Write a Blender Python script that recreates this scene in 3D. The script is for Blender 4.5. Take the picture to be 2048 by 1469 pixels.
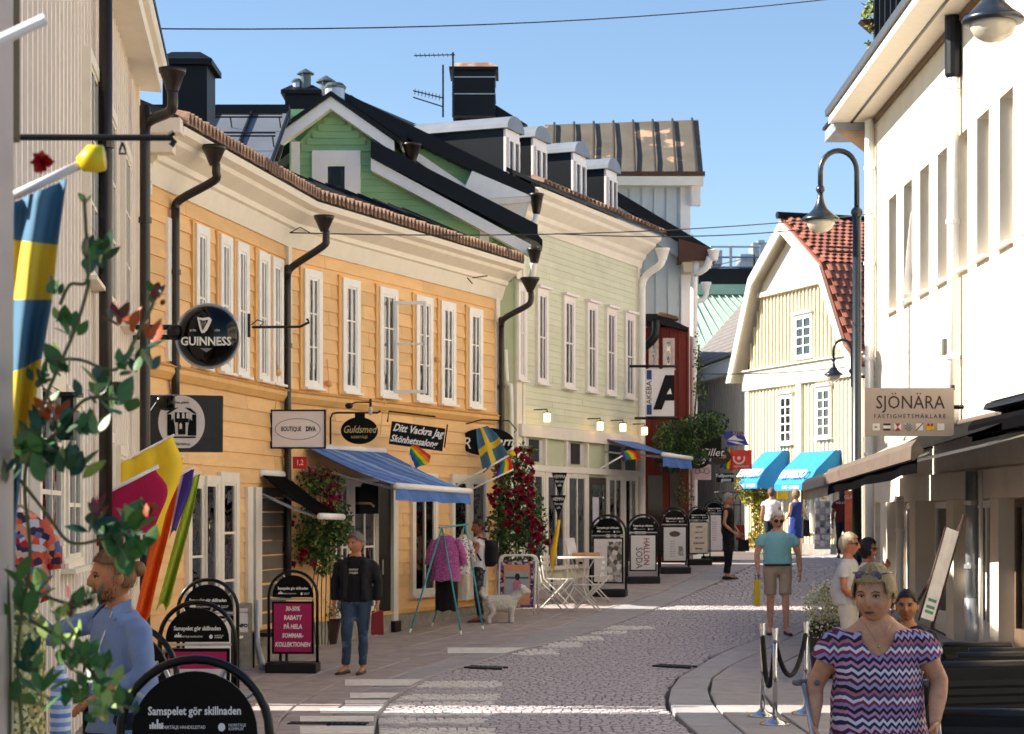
import bpy, bmesh, math, random
from mathutils import Vector, Matrix
R = math.radians
rnd = random.Random(7)
sc = bpy.context.scene
for o in list(bpy.data.objects):
    bpy.data.objects.remove(o, do_unlink=True)
COL = sc.collection
# ------------------------------------------------------------------ camera, sky, sun, exposure
F, HZ, CX = 4000.0, 1030.0, 1024.0            # photograph: focal length in pixels, horizon row, centre column
cam = bpy.data.cameras.new('camera'); cam.sensor_width = 36; cam.lens = 36*F/2048
cam.shift_y = (HZ-734.5)/2048; cam.clip_start = .1; cam.clip_end = 2000
cam.dof.use_dof = True; cam.dof.focus_distance = 14.5; cam.dof.aperture_fstop = 8
camo = bpy.data.objects.new('camera', cam); COL.objects.link(camo)
camo.location = (0, 0, 0); camo.rotation_euler = (R(90), 0, 0); sc.camera = camo
SUN_EL, SUN_DIR = 33.0, Vector((-1, .03, 0)).normalized()
w = bpy.data.worlds.new('World'); sc.world = w; w.use_nodes = True
nt = w.node_tree; bg = nt.nodes['Background']
sky = nt.nodes.new('ShaderNodeTexSky'); sky.sky_type = 'NISHITA'; sky.sun_disc = False
sky.sun_elevation = R(SUN_EL); sky.sun_rotation = math.atan2(SUN_DIR.x, SUN_DIR.y)
sky.altitude = 0; sky.air_density = 1.0; sky.dust_density = .2; sky.ozone_density = 3.0
nt.links.new(sky.outputs[0], bg.inputs[0]); bg.inputs[1].default_value = .063
sl = bpy.data.lights.new('sun', 'SUN'); sl.energy = 4.0; sl.angle = R(.5); sl.color = (1, .92, .80)
slo = bpy.data.objects.new('sun', sl); COL.objects.link(slo)
tosun = Vector((SUN_DIR.x*math.cos(R(SUN_EL)), SUN_DIR.y*math.cos(R(SUN_EL)), math.sin(R(SUN_EL))))
slo.rotation_euler = (-tosun).to_track_quat('-Z', 'Y').to_euler()
vs = sc.view_settings; vs.view_transform = 'Standard'; vs.look = 'None'; vs.gamma = 1; vs.use_curve_mapping = False
vs.exposure = 1.62
sc.cycles.max_bounces = 10; sc.cycles.diffuse_bounces = 7; sc.cycles.glossy_bounces = 3; sc.cycles.transparent_max_bounces = 12
sc.cycles.caustics_reflective = False; sc.cycles.caustics_refractive = False
sc.cycles.use_denoising = True
# ------------------------------------------------------------------ materials
def C(h):
    h = h.lstrip('#'); c = [int(h[i:i+2], 16)/255 for i in (0, 2, 4)]
    return tuple(x/12.92 if x <= .04045 else ((x+.055)/1.055)**2.4 for x in c)
MATS = {}
def M(name, hexc, rough=.6, var=.18, scale=6.0, bump=.0, metal=0.0, spec=.4, obj_var=0.0, emit=None, stretch=None, coat=0):
    if name in MATS: return MATS[name]
    m = bpy.data.materials.new(name); m.use_nodes = True; n = m.node_tree; b = n.nodes['Principled BSDF']
    c = C(hexc); L = n.links.new
    b.inputs['Roughness'].default_value = rough; b.inputs['Metallic'].default_value = metal
    b.inputs['Specular IOR Level'].default_value = spec; b.inputs['Coat Weight'].default_value = coat
    tc = n.nodes.new('ShaderNodeTexCoord'); mp = n.nodes.new('ShaderNodeMapping'); L(tc.outputs['Object'], mp.inputs[0])
    if stretch: mp.inputs['Scale'].default_value = stretch
    nz = n.nodes.new('ShaderNodeTexNoise'); nz.inputs['Scale'].default_value = scale; nz.inputs['Detail'].default_value = 6
    nz.inputs['Roughness'].default_value = .65; L(mp.outputs[0], nz.inputs['Vector'])
    mr = n.nodes.new('ShaderNodeMapRange'); mr.inputs[1].default_value = .3; mr.inputs[2].default_value = .7
    mr.inputs[3].default_value = 1-var; mr.inputs[4].default_value = 1+var*.6; L(nz.outputs[0], mr.inputs[0])
    mul = n.nodes.new('ShaderNodeVectorMath'); mul.operation = 'SCALE'; mul.inputs[0].default_value = c
    if obj_var:
        oi = n.nodes.new('ShaderNodeObjectInfo'); mo = n.nodes.new('ShaderNodeMapRange')
        mo.inputs[3].default_value = 1-obj_var; mo.inputs[4].default_value = 1+obj_var; L(oi.outputs['Random'], mo.inputs[0])
        mm = n.nodes.new('ShaderNodeMath'); mm.operation = 'MULTIPLY'; L(mr.outputs[0], mm.inputs[0]); L(mo.outputs[0], mm.inputs[1])
        L(mm.outputs[0], mul.inputs['Scale'])
    else: L(mr.outputs[0], mul.inputs['Scale'])
    L(mul.outputs[0], b.inputs['Base Color'])
    if bump:
        bp = n.nodes.new('ShaderNodeBump'); bp.inputs['Strength'].default_value = bump; bp.inputs['Distance'].default_value = .02
        n2 = n.nodes.new('ShaderNodeTexNoise'); n2.inputs['Scale'].default_value = scale*5; n2.inputs['Detail'].default_value = 4
        L(mp.outputs[0], n2.inputs['Vector']); L(n2.outputs[0], bp.inputs['Height']); L(bp.outputs[0], b.inputs['Normal'])
    if emit: b.inputs['Emission Color'].default_value = (*C(hexc), 1); b.inputs['Emission Strength'].default_value = emit
    MATS[name] = m; return m
def patches(m, hexc, scale, lo, hi, rough=None):
    """blend a second colour in by noise patches (rust, flaking paint, moss)"""
    n = m.node_tree; L = n.links.new; b = n.nodes['Principled BSDF']; src = b.inputs['Base Color'].links[0].from_socket
    tc = n.nodes.new('ShaderNodeTexCoord'); nz = n.nodes.new('ShaderNodeTexNoise'); nz.inputs['Scale'].default_value = scale; nz.inputs['Detail'].default_value = 8
    L(tc.outputs['Object'], nz.inputs['Vector'])
    mr = n.nodes.new('ShaderNodeMapRange'); mr.inputs[1].default_value = lo; mr.inputs[2].default_value = hi; L(nz.outputs[0], mr.inputs[0])
    mx = n.nodes.new('ShaderNodeMix'); mx.data_type = 'RGBA'; L(mr.outputs[0], mx.inputs[0]); L(src, mx.inputs[6]); mx.inputs[7].default_value = (*C(hexc), 1)
    L(mx.outputs[2], b.inputs['Base Color']); return m
def glass_mat(name, tint='#DDE3E6', wav=.04):
    m = bpy.data.materials.new(name); m.use_nodes = True; n = m.node_tree; n.nodes.clear(); L = n.links.new
    out = n.nodes.new('ShaderNodeOutputMaterial'); mix = n.nodes.new('ShaderNodeMixShader'); tr = n.nodes.new('ShaderNodeBsdfTransparent')
    gl = n.nodes.new('ShaderNodeBsdfGlossy'); gl.inputs['Roughness'].default_value = .02; gl.inputs['Color'].default_value = (1, .97, .95, 1)
    tr.inputs['Color'].default_value = (*C(tint), 1); lw = n.nodes.new('ShaderNodeFresnel'); lw.inputs['IOR'].default_value = 2.3
    tc = n.nodes.new('ShaderNodeTexCoord'); nz = n.nodes.new('ShaderNodeTexNoise'); nz.inputs['Scale'].default_value = 3.5
    bp = n.nodes.new('ShaderNodeBump'); bp.inputs['Strength'].default_value = wav; bp.inputs['Distance'].default_value = .3
    L(tc.outputs['Object'], nz.inputs['Vector']); L(nz.outputs[0], bp.inputs['Height'])
    L(bp.outputs[0], gl.inputs['Normal']); L(lw.outputs[0], mix.inputs[0])
    L(tr.outputs[0], mix.inputs[1]); L(gl.outputs[0], mix.inputs[2]); L(mix.outputs[0], out.inputs[0]); MATS[name] = m; return m
GLASS = glass_mat('window glass'); GLASSD = glass_mat('dull glass', wav=.02); [setattr(n_.inputs['IOR'], 'default_value', 1.25) for n_ in GLASSD.node_tree.nodes if n_.type == 'FRESNEL']
def stripes(name, cols, axis='Z', freq=6.0, zig=0.0, zfreq=10.0, rough=.85, noise=0.0):
    """repeating bands of colours along an object axis, optionally zig-zag"""
    m = bpy.data.materials.new(name); m.use_nodes = True; n = m.node_tree; b = n.nodes['Principled BSDF']; L = n.links.new
    b.inputs['Roughness'].default_value = rough; tc = n.nodes.new('ShaderNodeTexCoord'); sp = n.nodes.new('ShaderNodeSeparateXYZ'); L(tc.outputs['Object'], sp.inputs[0])
    def ma(op, a, bb):
        k = n.nodes.new('ShaderNodeMath'); k.operation = op
        for i, v in enumerate((a, bb)):
            if isinstance(v, (int, float)): k.inputs[i].default_value = v
            else: L(v, k.inputs[i])
        return k.outputs[0]
    v = sp.outputs[axis]
    if zig:
        x = ma('ADD', sp.outputs['X'], ma('MULTIPLY', sp.outputs['Y'], .8)); v = ma('ADD', v, ma('MULTIPLY', ma('PINGPONG', ma('MULTIPLY', x, zfreq), 1.0), zig))
    if noise:
        nz = n.nodes.new('ShaderNodeTexNoise'); nz.inputs['Scale'].default_value = 4; L(tc.outputs['Object'], nz.inputs['Vector']); v = ma('ADD', v, ma('MULTIPLY', nz.outputs[0], noise))
    v = ma('FRACT', ma('MULTIPLY', v, freq), 0)
    cr = n.nodes.new('ShaderNodeValToRGB'); cr.color_ramp.interpolation = 'CONSTANT'; e = cr.color_ramp.elements
    while len(e) < len(cols): e.new(.5)
    for i, c in enumerate(cols): e[i].position = i/len(cols); e[i].color = (*C(c), 1)
    L(v, cr.inputs[0]); L(cr.outputs[0], b.inputs['Base Color']); MATS[name] = m; return m
def blotch(name, cols, scale=14.0, rough=.8):
    m = bpy.data.materials.new(name); m.use_nodes = True; n = m.node_tree; b = n.nodes['Principled BSDF']; L = n.links.new
    b.inputs['Roughness'].default_value = rough; tc = n.nodes.new('ShaderNodeTexCoord'); v = n.nodes.new('ShaderNodeTexVoronoi'); v.inputs['Scale'].default_value = scale
    L(tc.outputs['Object'], v.inputs['Vector']); sp = n.nodes.new('ShaderNodeSeparateColor'); L(v.outputs['Color'], sp.inputs[0])
    cr = n.nodes.new('ShaderNodeValToRGB'); cr.color_ramp.interpolation = 'CONSTANT'; e = cr.color_ramp.elements
    while len(e) < len(cols): e.new(.5)
    for i, c in enumerate(cols): e[i].position = i/len(cols); e[i].color = (*C(c), 1)
    L(sp.outputs[0], cr.inputs[0]); L(cr.outputs[0], b.inputs['Base Color']); MATS[name] = m; return m
# ------------------------------------------------------------------ building blocks
def P(x, y, Y): return Vector(((x-CX)*Y/F, Y, (HZ-y)*Y/F))       # a point of the place: picture ray at distance Y
PROF = [(-60, -1.9), (9, -1.93), (15, -2.08), (19.5, -2.15), (25, -2.0), (30.4, -1.81), (34.5, -1.62), (38, -1.33), (43, -1.04), (57, -1.0), (500, -1.0)]
def _hermite(Y):
    for i in range(len(PROF)-1):
        (a, za), (b, zb) = PROF[i], PROF[i+1]
        if a <= Y <= b:
            def sl(k):
                if k == 0 or k == len(PROF)-1: return 0
                s0 = (PROF[k][1]-PROF[k-1][1])/(PROF[k][0]-PROF[k-1][0]); s1 = (PROF[k+1][1]-PROF[k][1])/(PROF[k+1][0]-PROF[k][0])
                return 0 if s0*s1 <= 0 else 2*s0*s1/(s0+s1)
            h = b-a; t = (Y-a)/h; m0, m1 = sl(i)*h, sl(i+1)*h
            return (2*t**3-3*t*t+1)*za+(t**3-2*t*t+t)*m0+(-2*t**3+3*t*t)*zb+(t**3-t*t)*m1
    return PROF[-1][1]
_G = [_hermite(-60+i*.1) for i in range(5600)]
def G(Y):
    k = (Y+60)*10; i = int(max(0, min(5598, k))); return _G[i]+(_G[i+1]-_G[i])*min(1, max(0, k-i))
def gp(x, y):
    """the ground point seen at a picture position"""
    lo, hi = 15.0, 300.0
    for _ in range(50):
        m = (lo+hi)/2
        if HZ-G(m)*F/m > y: lo = m
        else: hi = m
    return Vector(((x-CX)*lo/F, lo, G(lo)))
ORG = {}
def tag(o, label=None, cat=None, group=None, kind=None):
    if label: o['label'] = label
    if cat: o['category'] = cat
    if group: o['group'] = group
    if kind: o['kind'] = kind
    return o
def thing(name, label, cat, loc=(0, 0, 0), rotz=0.0, group=None, local=False):
    o = bpy.data.objects.new(name, None); COL.objects.link(o); o.empty_display_size = .2
    o.location = loc; o.rotation_euler = (0, 0, rotz); ORG[o.name] = Vector((0, 0, 0)) if local else Vector(loc)
    return tag(o, label, cat, group)
def org(parent): return ORG.get(parent.name, Vector((0, 0, 0))) if parent else Vector((0, 0, 0))
class MB:
    def __init__(s): s.v = []; s.f = []
    def add(s, vs, fs):
        k = len(s.v); s.v += [Vector(p) for p in vs]; s.f += [tuple(i+k for i in f) for f in fs]; return s
    def hexa(s, p): return s.add(p, [(0, 3, 2, 1), (4, 5, 6, 7), (0, 1, 5, 4), (1, 2, 6, 5), (2, 3, 7, 6), (3, 0, 4, 7)])
    def box(s, a, b):
        (x0, y0, z0), (x1, y1, z1) = a, b
        return s.hexa([(x0, y0, z0), (x1, y0, z0), (x1, y1, z0), (x0, y1, z0), (x0, y0, z1), (x1, y0, z1), (x1, y1, z1), (x0, y1, z1)])
    def prism(s, poly, off):
        """closed polygon of points extruded by a vector"""
        n = len(poly); off = Vector(off); a = [Vector(p) for p in poly]
        return s.add(a+[p+off for p in a], [tuple(range(n))[::-1], tuple(range(n, 2*n))]+[(i, (i+1) % n, n+(i+1) % n, n+i) for i in range(n)])
    def quad(s, *p): return s.add(p, [tuple(range(len(p)))])
    def tube(s, path, r, seg=8, cap=True, flat=1.0):
        path = [Vector(p) for p in path]; n = len(path); rs = r if isinstance(r, (list, tuple)) else [r]*n; vs = []; up = None
        for i, p in enumerate(path):
            d = (path[min(i+1, n-1)]-path[max(i-1, 0)]).normalized()
            if up is None: up = d.cross(Vector((0, 0, 1))); up = up if up.length > .1 else d.cross(Vector((0, 1, 0)))
            a = (up-d*up.dot(d)).normalized(); up = a; b = d.cross(a)
            for k in range(seg): t = 2*math.pi*k/seg; vs.append(p+(a*math.cos(t)+b*math.sin(t)*flat)*rs[i])
        fs = [(i*seg+k, i*seg+(k+1) % seg, (i+1)*seg+(k+1) % seg, (i+1)*seg+k) for i in range(n-1) for k in range(seg)]
        if cap: fs += [tuple(range(seg))[::-1], tuple((n-1)*seg+k for k in range(seg))]
        return s.add(vs, fs)
    def lathe(s, prof, o=(0, 0, 0), seg=16, sx=1, sy=1):
        o = Vector(o); n = len(prof); vs = [o+Vector((r*math.cos(2*math.pi*k/seg)*sx, r*math.sin(2*math.pi*k/seg)*sy, z)) for r, z in prof for k in range(seg)]
        fs = [(i*seg+k, i*seg+(k+1) % seg, (i+1)*seg+(k+1) % seg, (i+1)*seg+k) for i in range(n-1) for k in range(seg)]
        fs += [tuple(range(seg))[::-1], tuple((n-1)*seg+k for k in range(seg))]; return s.add(vs, fs)
    def ball(s, o, r, seg=12, rings=8, sz=(1, 1, 1)):
        o = Vector(o); p = [(r*math.sin(math.pi*i/rings), r*-math.cos(math.pi*i/rings)) for i in range(rings+1)]; p[0] = (r*.01, -r); p[-1] = (r*.01, r)
        vs = [o+Vector((a*math.cos(2*math.pi*k/seg)*sz[0], a*math.sin(2*math.pi*k/seg)*sz[1], z*sz[2])) for a, z in p for k in range(seg)]; n = len(p)
        fs = [(i*seg+k, i*seg+(k+1) % seg, (i+1)*seg+(k+1) % seg, (i+1)*seg+k) for i in range(n-1) for k in range(seg)]+[tuple(range(seg))[::-1], tuple((n-1)*seg+k for k in range(seg))]
        return s.add(vs, fs)
    def mesh(s, name, o=Vector((0, 0, 0)), mat=None, smooth=False, fix=True):
        me = bpy.data.meshes.new(name); me.from_pydata([p-o for p in s.v], [], s.f)
        if fix:
            bm = bmesh.new(); bm.from_mesh(me); bmesh.ops.recalc_face_normals(bm, faces=bm.faces); bm.to_mesh(me); bm.free()
        if mat: me.materials.append(mat)
        if smooth:
            me.polygons.foreach_set('use_smooth', [True]*len(me.polygons))
        return me
    def build(s, name, mat, parent=None, smooth=False, bevel=0.0, kind=None, fix=True):
        o = bpy.data.objects.new(name, s.mesh(name, org(parent), mat, smooth, fix)); COL.objects.link(o)
        if parent: o.parent = parent; ORG[o.name] = org(parent)
        if bevel: b = o.modifiers.new('bevel', 'BEVEL'); b.width = bevel; b.segments = 2; b.limit_method = 'ANGLE'
        if smooth is not True and smooth: pass
        if kind: o['kind'] = kind
        return o
def inst(me, name, parent, loc, rot=(0, 0, 0), scale=None):
    """one more object that shares a mesh (mesh made round its own origin); loc is a place in the scene"""
    o = bpy.data.objects.new(name, me); COL.objects.link(o); o.location = Vector(loc)-org(parent); o.rotation_euler = rot
    if scale: o.scale = scale
    if parent: o.parent = parent; ORG[o.name] = Vector(loc)
    return o
def ringpoly(c, rx, ry, n=32, ax=Vector((1, 0, 0)), ay=Vector((0, 0, 1))): return [Vector(c)+ax*(rx*math.cos(2*math.pi*i/n))+ay*(ry*math.sin(2*math.pi*i/n)) for i in range(n)]
def arc(c, r, a0, a1, n, ax=Vector((1, 0, 0)), ay=Vector((0, 0, 1)), ry=None): return [Vector(c)+ax*(r*math.cos(R(a0+(a1-a0)*i/n)))+ay*((ry or r)*math.sin(R(a0+(a1-a0)*i/n))) for i in range(n+1)]
def spline(pts, k=6):
    pts = [Vector(p) for p in pts]; out = []
    for i in range(len(pts)-1):
        a, b, c, d = pts[max(i-1, 0)], pts[i], pts[i+1], pts[min(i+2, len(pts)-1)]
        for j in range(k):
            t = j/k; out.append(.5*((2*b)+(c-a)*t+(2*a-5*b+4*c-d)*t*t+(3*b-a-3*c+d)*t**3))
    return out+[pts[-1]]
# ---- lettering: built-in font outlines, turned to mesh in one go at the end
TXT = []
def text(s, parent, p, right, up, size, mat, align='CENTER', shear=0.0, bold=0.0, sx=1.0, ext=.0015, name='lettering', sp=1.0):
    cu = bpy.data.curves.new(name, 'FONT'); cu.body = s; cu.size = size; cu.align_x = align; cu.align_y = 'CENTER'; cu.shear = shear
    cu.offset = bold; cu.extrude = ext; cu.resolution_u = 2; cu.space_character = sp
    o = bpy.data.objects.new('tmp_text', cu); COL.objects.link(o)
    r = Vector(right).normalized(); n = r.cross(Vector(up)).normalized(); u = n.cross(r)
    m = Matrix.Translation(Vector(p)-org(parent)) @ Matrix((r, u, n)).transposed().to_4x4() @ Matrix.Diagonal((sx, 1, 1, 1))
    TXT.append((o, m, name, mat, parent)); return o
def flush_text():
    dg = bpy.context.evaluated_depsgraph_get()
    for o, m, name, mat, parent in TXT:
        me = bpy.data.meshes.new_from_object(o.evaluated_get(dg)); me.transform(m); me.materials.clear(); me.materials.append(mat); me.name = name
        k = bpy.data.objects.new(name, me); COL.objects.link(k)
        if parent: k.parent = parent
    for o, *_ in TXT: cu = o.data; bpy.data.objects.remove(o); bpy.data.curves.remove(cu)
    TXT.clear()
# ---- facade frame: u along the wall, z up, w out towards the street
class Fac:
    def __init__(s, x, y, k, side):
        """wall through (x, y) running (k, 1) away from the camera; side = +1 faces right, -1 faces left"""
        d = Vector((k, 1, 0)).normalized(); s.o = Vector((x, y, 0)); s.d = d; s.n = Vector((d.y, -d.x, 0))*side
    def pt(s, u, z, w=0): p = s.o+s.d*u+s.n*w; return Vector((p.x, p.y, z))
    def px(s, x, y, w=0):
        """(u, z) on the wall where the picture ray meets it"""
        r = Vector(((x-CX)/F, 1, 0)); o = s.o+s.n*w; t = o.dot(s.n)/r.dot(s.n); p = r*t-s.o
        return p.dot(s.d), (HZ-y)*t/F
    def box(s, mb, u0, u1, z0, z1, w0, w1):
        q = lambda u, z, w: s.pt(u, z, w)
        return mb.hexa([q(u0, z0, w0), q(u1, z0, w0), q(u1, z0, w1), q(u0, z0, w1), q(u0, z1, w0), q(u1, z1, w0), q(u1, z1, w1), q(u0, z1, w1)])
    def ext(s, mb, prof, u0, u1):
        """profile of (w, z) points run along the wall"""
        return mb.prism([s.pt(u0, z, w) for w, z in prof], s.d*(u1-u0))
class Plane(Fac):
    def __init__(s, x, y, d, n): s.o = Vector((x, y, 0)); s.d = Vector((*d, 0)).normalized(); s.n = Vector((*n, 0)).normalized()
def planks(parent, fac, u0, u1, z0, z1, pitch, mat, name='plank', th=.03, span=None, w=0.0, split=0):
    """lapped weatherboards, each an object"""
    n = max(1, round((z1-z0)/pitch)); p = (z1-z0)/n; me = None; org0 = fac.pt(u0, 0)
    for i in range(n):
        za = z0+i*p
        if span:
            a, b = span(za+p*.5)
            if b-a < .05: continue
            mb = MB(); fac.ext(mb, [(w+.004, za-.008), (w+th, za-.008), (w+.01, za+p), (w+.004, za+p)], a, b); mb.build(name, mat, parent, fix=False)
        elif split:
            cu = u0+(rnd.uniform(.4, 1) if i % 2 else rnd.uniform(1, 2))*split*.5; a = u0
            while a < u1:
                b = u1 if cu > u1-.5 else cu; q = rnd.uniform(-.004, .004); mb = MB(); fac.ext(mb, [(w+.004, za-.008+q), (w+th+abs(q), za-.008+q), (w+.01, za+p), (w+.004, za+p)], a+.003, b-.003); mb.build(name, mat, parent, fix=False); a = b; cu += split*rnd.uniform(.7, 1.3)
        else:
            if me is None:
                mb = MB(); fac.ext(mb, [(w+.004, -.008), (w+th, -.008), (w+.01, p), (w+.004, p)], u0, u1); me = mb.mesh(name, org0, mat)
            inst(me, name, parent, org0+Vector((0, 0, za+rnd.uniform(-.003, .003))))
def battens(parent, fac, u0, u1, z0, z1, pitch, mat, name='batten', bw=.045, th=.03, top=None, w=0.0):
    n = int((u1-u0)/pitch); me = None
    for i in range(n+1):
        u = u0+i*(u1-u0)/max(1, n)
        if top:
            a, b = top(u)
            if b-a < .05: continue
            mb = MB(); fac.box(mb, u-bw/2, u+bw/2, a, b, w, w+th); mb.build(name, mat, parent, fix=False)
        else:
            if me is None: mb = MB(); fac.box(mb, -bw/2, bw/2, z0, z1, w, w+th); me = mb.mesh(name, fac.o.copy(), mat)
            inst(me, name, parent, fac.pt(u, 0))
def window(parent, fac, u0, u1, z0, z1, white, cols=2, rows=3, case=.1, curtain=None, dark=None, w=0.03, bar=.03, head=0.0, sill=True, glass=None, depth=.03):
    """casing, sash with bars, panes, curtain; each window a part, its pieces sub-parts"""
    mb = MB(); b = fac.box; dw = w+.045
    b(mb, u0-case, u0, z0-case*.6, z1+case, w-.02, dw); b(mb, u1, u1+case, z0-case*.6, z1+case, w-.02, dw)
    b(mb, u0, u1, z1, z1+case, w-.02, dw); b(mb, u0, u1, z0-case*.6, z0, w-.02, dw)
    win = mb.build('window', white, parent)
    if head:
        mb = MB(); b(mb, u0-case-.04, u1+case+.04, z1+case+.002, z1+case+head, w-.02, dw+.07); mb.build('window_head', white, win)
    if sill:
        mb = MB(); b(mb, u0-case-.02, u1+case+.02, z0-case*.6-.035, z0-case*.6-.002, w-.02, dw+.05); mb.build('sill', white, win)
    mb = MB(); s = .035; wz0, wz1 = w+.006, w+.032
    b(mb, u0, u0+s, z0, z1, wz0, wz1); b(mb, u1-s, u1, z0, z1, wz0, wz1); b(mb, u0+s, u1-s, z1-s, z1, wz0, wz1); b(mb, u0+s, u1-s, z0, z0+s, wz0, wz1)
    cu = [u0+s+(u1-u0-2*s)*i/cols for i in range(cols+1)]; rz = [z0+s+(z1-z0-2*s)*i/rows for i in range(rows+1)]
    for i in range(1, cols): b(mb, cu[i]-bar*.7, cu[i]+bar*.7, z0+s, z1-s, wz0, wz1+.004)
    for j in range(1, rows): b(mb, u0+s, u1-s, rz[j]-bar/2, rz[j]+bar/2, wz0+.002, wz1-.002)
    mb.build('sash', white, win)
    g = glass or GLASS
    for i in range(cols):
        for j in range(rows):
            mb = MB(); b(mb, cu[i]+.002, cu[i+1]-.002, rz[j]+.002, rz[j+1]-.002, w+.012, w+.015); mb.build('pane', g, win)
    mb = MB(); mb.quad(fac.pt(u0, z0, w+.001), fac.pt(u1, z0, w+.001), fac.pt(u1, z1, w+.001), fac.pt(u0, z1, w+.001)); mb.build('dark_room', dark or M('dark interior', '#2B2826', .9), win)
    if curtain:
        for (fa, fb) in curtain:
            mb = MB(); ua, ub = u0+(u1-u0)*fa, u0+(u1-u0)*fb; n = max(4, int(abs(ub-ua)/.03)); top = []; bot = []
            for i in range(n+1):
                t = ua+(ub-ua)*i/n; ww = w+.006+.002*math.sin(i*2.4); top.append(fac.pt(t, z1-.02, ww)); bot.append(fac.pt(t, z0+.02, ww))
            mb.add(top+bot, [(i, i+1, n+1+i+1, n+1+i) for i in range(n)]); mb.build('curtain', M('curtain', '#F3EAE4', .9), win)
    return win
def hopper(parent, top, h, r, mat, r0=.045):
    mb = MB(); x, y, z = top; mb.lathe([(r0, z-h), (r0*1.2, z-h*.9), (r*.93, z-.05), (r, z-.045), (r*1.06, z), (r*.96, z), (r*.9, z-.03)], (x, y, 0), 14)
    return mb.build('hopper', mat, parent, smooth=True)
def pipe(parent, pts, r, mat, hop=None, name='drainpipe', clips=0, hm=None):
    mb = MB(); q = spline(pts, 4) if len(pts) > 2 else pts; mb.tube(q, r, 10); o = mb.build(name, mat, parent, smooth=True)
    if hop: hopper(o, hop[0], hop[1], hop[2], hm or mat, r)
    a, b = Vector(pts[-1]), Vector(pts[-2])
    for i in range(clips):
        c = a.lerp(b, (i+.5)/clips); mb = MB(); mb.lathe([(r*1.25, c.z-.03), (r*1.25, c.z+.03)], (c.x, c.y, 0), 10); mb.build('pipe_clip', mat, o)
    return o
# ------------------------------------------------------------------ palette
WHITE = M('white paint', '#F6F3EE', .55, .06, 5); CREAMW = M('cream white paint', '#EFE6D6', .55, .06, 5)
WARMW = M('grey white boards', '#F0E6DC', .65, .06, 3, obj_var=.04)
YEL = M('ochre paint', '#EDC086', .65, .09, 2.2, .1, obj_var=.09, stretch=(1, 1, 4)); YELT = M('ochre trim', '#E6B46E', .55, .1, 4)
PGRN = M('pale green paint', '#D9DAC0', .65, .1, 1.5, obj_var=.05); GRN = M('leaf green paint', '#8FB884', .6, .08, 3, obj_var=.04)
LBLUE = M('pale blue grey boards', '#C6D0D2', .65, .06, 3, obj_var=.03); GREYB = M('warm grey boards', '#CDC5B9', .7, .06, 3, obj_var=.04)
BLK = M('black sheet metal', '#14171C', .45, .3, 1.2, .05, spec=.22, obj_var=.1); BLKM = M('black iron', '#0E0E10', .4, .2, 10); DARKP = M('black brown pipe', '#241C18', .35, .3, 6, spec=.5)
GREYM = patches(M('grey standing seam', '#6E675D', .85, .2, 1.5, .03, spec=.1), '#C9A384', 1.6, .60, .66)
RED = M('falu red boards', '#7C2C22', .7, .12, 3, obj_var=.08); CREAM = patches(M('cream render', '#E6DBC6', .85, .1, .9, .15), '#D9CAB0', 1.3, .55, .8)
TAN = M('tan render', '#EBDBC0', .85, .06, 1.5, .1); STONE = M('granite base', '#8F887E', .8, .3, 8, .3)
STRAW = M('straw yellow boards', '#D6CBAC', .65, .06, 3, obj_var=.04); STRAWW = M('pale cream trim', '#D9D0BE', .6, .05, 3)
COPPER = M('verdigris copper', '#A9C2AC', .9, .15, 1.0); CTILE = M('orange clay tile', '#A06450', .8, .25, 5, obj_var=.22)
EAVT = M('brown eaves tile', '#A3836C', .75, .3, 12, .1, obj_var=.2); GALV = M('galvanised steel', '#B8BCC0', .35, .15, 6, metal=.6)
DARK = M('dark interior', '#2B2826', .9); CONC = M('concrete', '#9A958C', .85, .3, 9, .3)
# ------------------------------------------------------------------ ground
mb = MB(); ys = [-60, -20, 0, 10, 15]+[16+i*1.0 for i in range(44)]+[64, 80, 120, 200, 500]; xs = [-300, -60, -12, 0, 8, 20, 60, 300]
mb.add([(x, y, G(y)-.06) for y in ys for x in xs], [(j*len(xs)+i, j*len(xs)+i+1, (j+1)*len(xs)+i+1, (j+1)*len(xs)+i) for j in range(len(ys)-1) for i in range(len(xs)-1)])
mb.build('ground', M('dark joint sand', '#6B625C', .95, .3, 3, .2), kind='structure', fix=False)
def curve(pts):
    q = sorted([(p.y, p.x) for p in (gp(*a) for a in pts)]); q = [(q[0][0]-6, q[0][1])]+q
    def f(Y):
        if Y <= q[0][0]: return q[0][1]
        for (a, xa), (b, xb) in zip(q, q[1:]):
            if a <= Y <= b: return xa+(xb-xa)*(Y-a)/max(1e-6, b-a)
        (a, xa), (b, xb) = q[-2:]; return xb+(Y-b)*.30
    return f
XL2 = curve([(655, 1469), (657, 1439), (691, 1405), (760, 1367), (842, 1337), (903, 1318), (1081, 1268), (1200, 1222), (1330, 1184)])
XL3 = curve([(753, 1469), (751, 1436), (773, 1408), (825, 1374), (876, 1347), (931, 1335), (1013, 1309), (1183, 1265), (1330, 1210), (1440, 1165)])
XL1 = curve([(570, 1469), (573, 1439), (602, 1412), (690, 1365), (800, 1325), (900, 1290)])
XR1 = curve([(1396, 1469), (1364, 1446), (1336, 1414), (1334, 1388), (1355, 1358), (1390, 1338), (1431, 1311), (1539, 1270), (1640, 1232)])
XR2 = curve([(1490, 1469), (1454, 1440), (1425, 1408), (1416, 1379), (1425, 1355), (1466, 1329), (1539, 1297), (1627, 1253), (1740, 1215)])
def XF(Y): return -4.06-.122*(Y-21.5) if Y < 22.2 else (-3.13+.18*(Y-27.6) if Y < 27.6 else (-3.13+.42*(Y-27.6) if Y < 34.5 else .05+.414*(Y-36)))
XRB = lambda Y: 6.02+.016*Y
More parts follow.
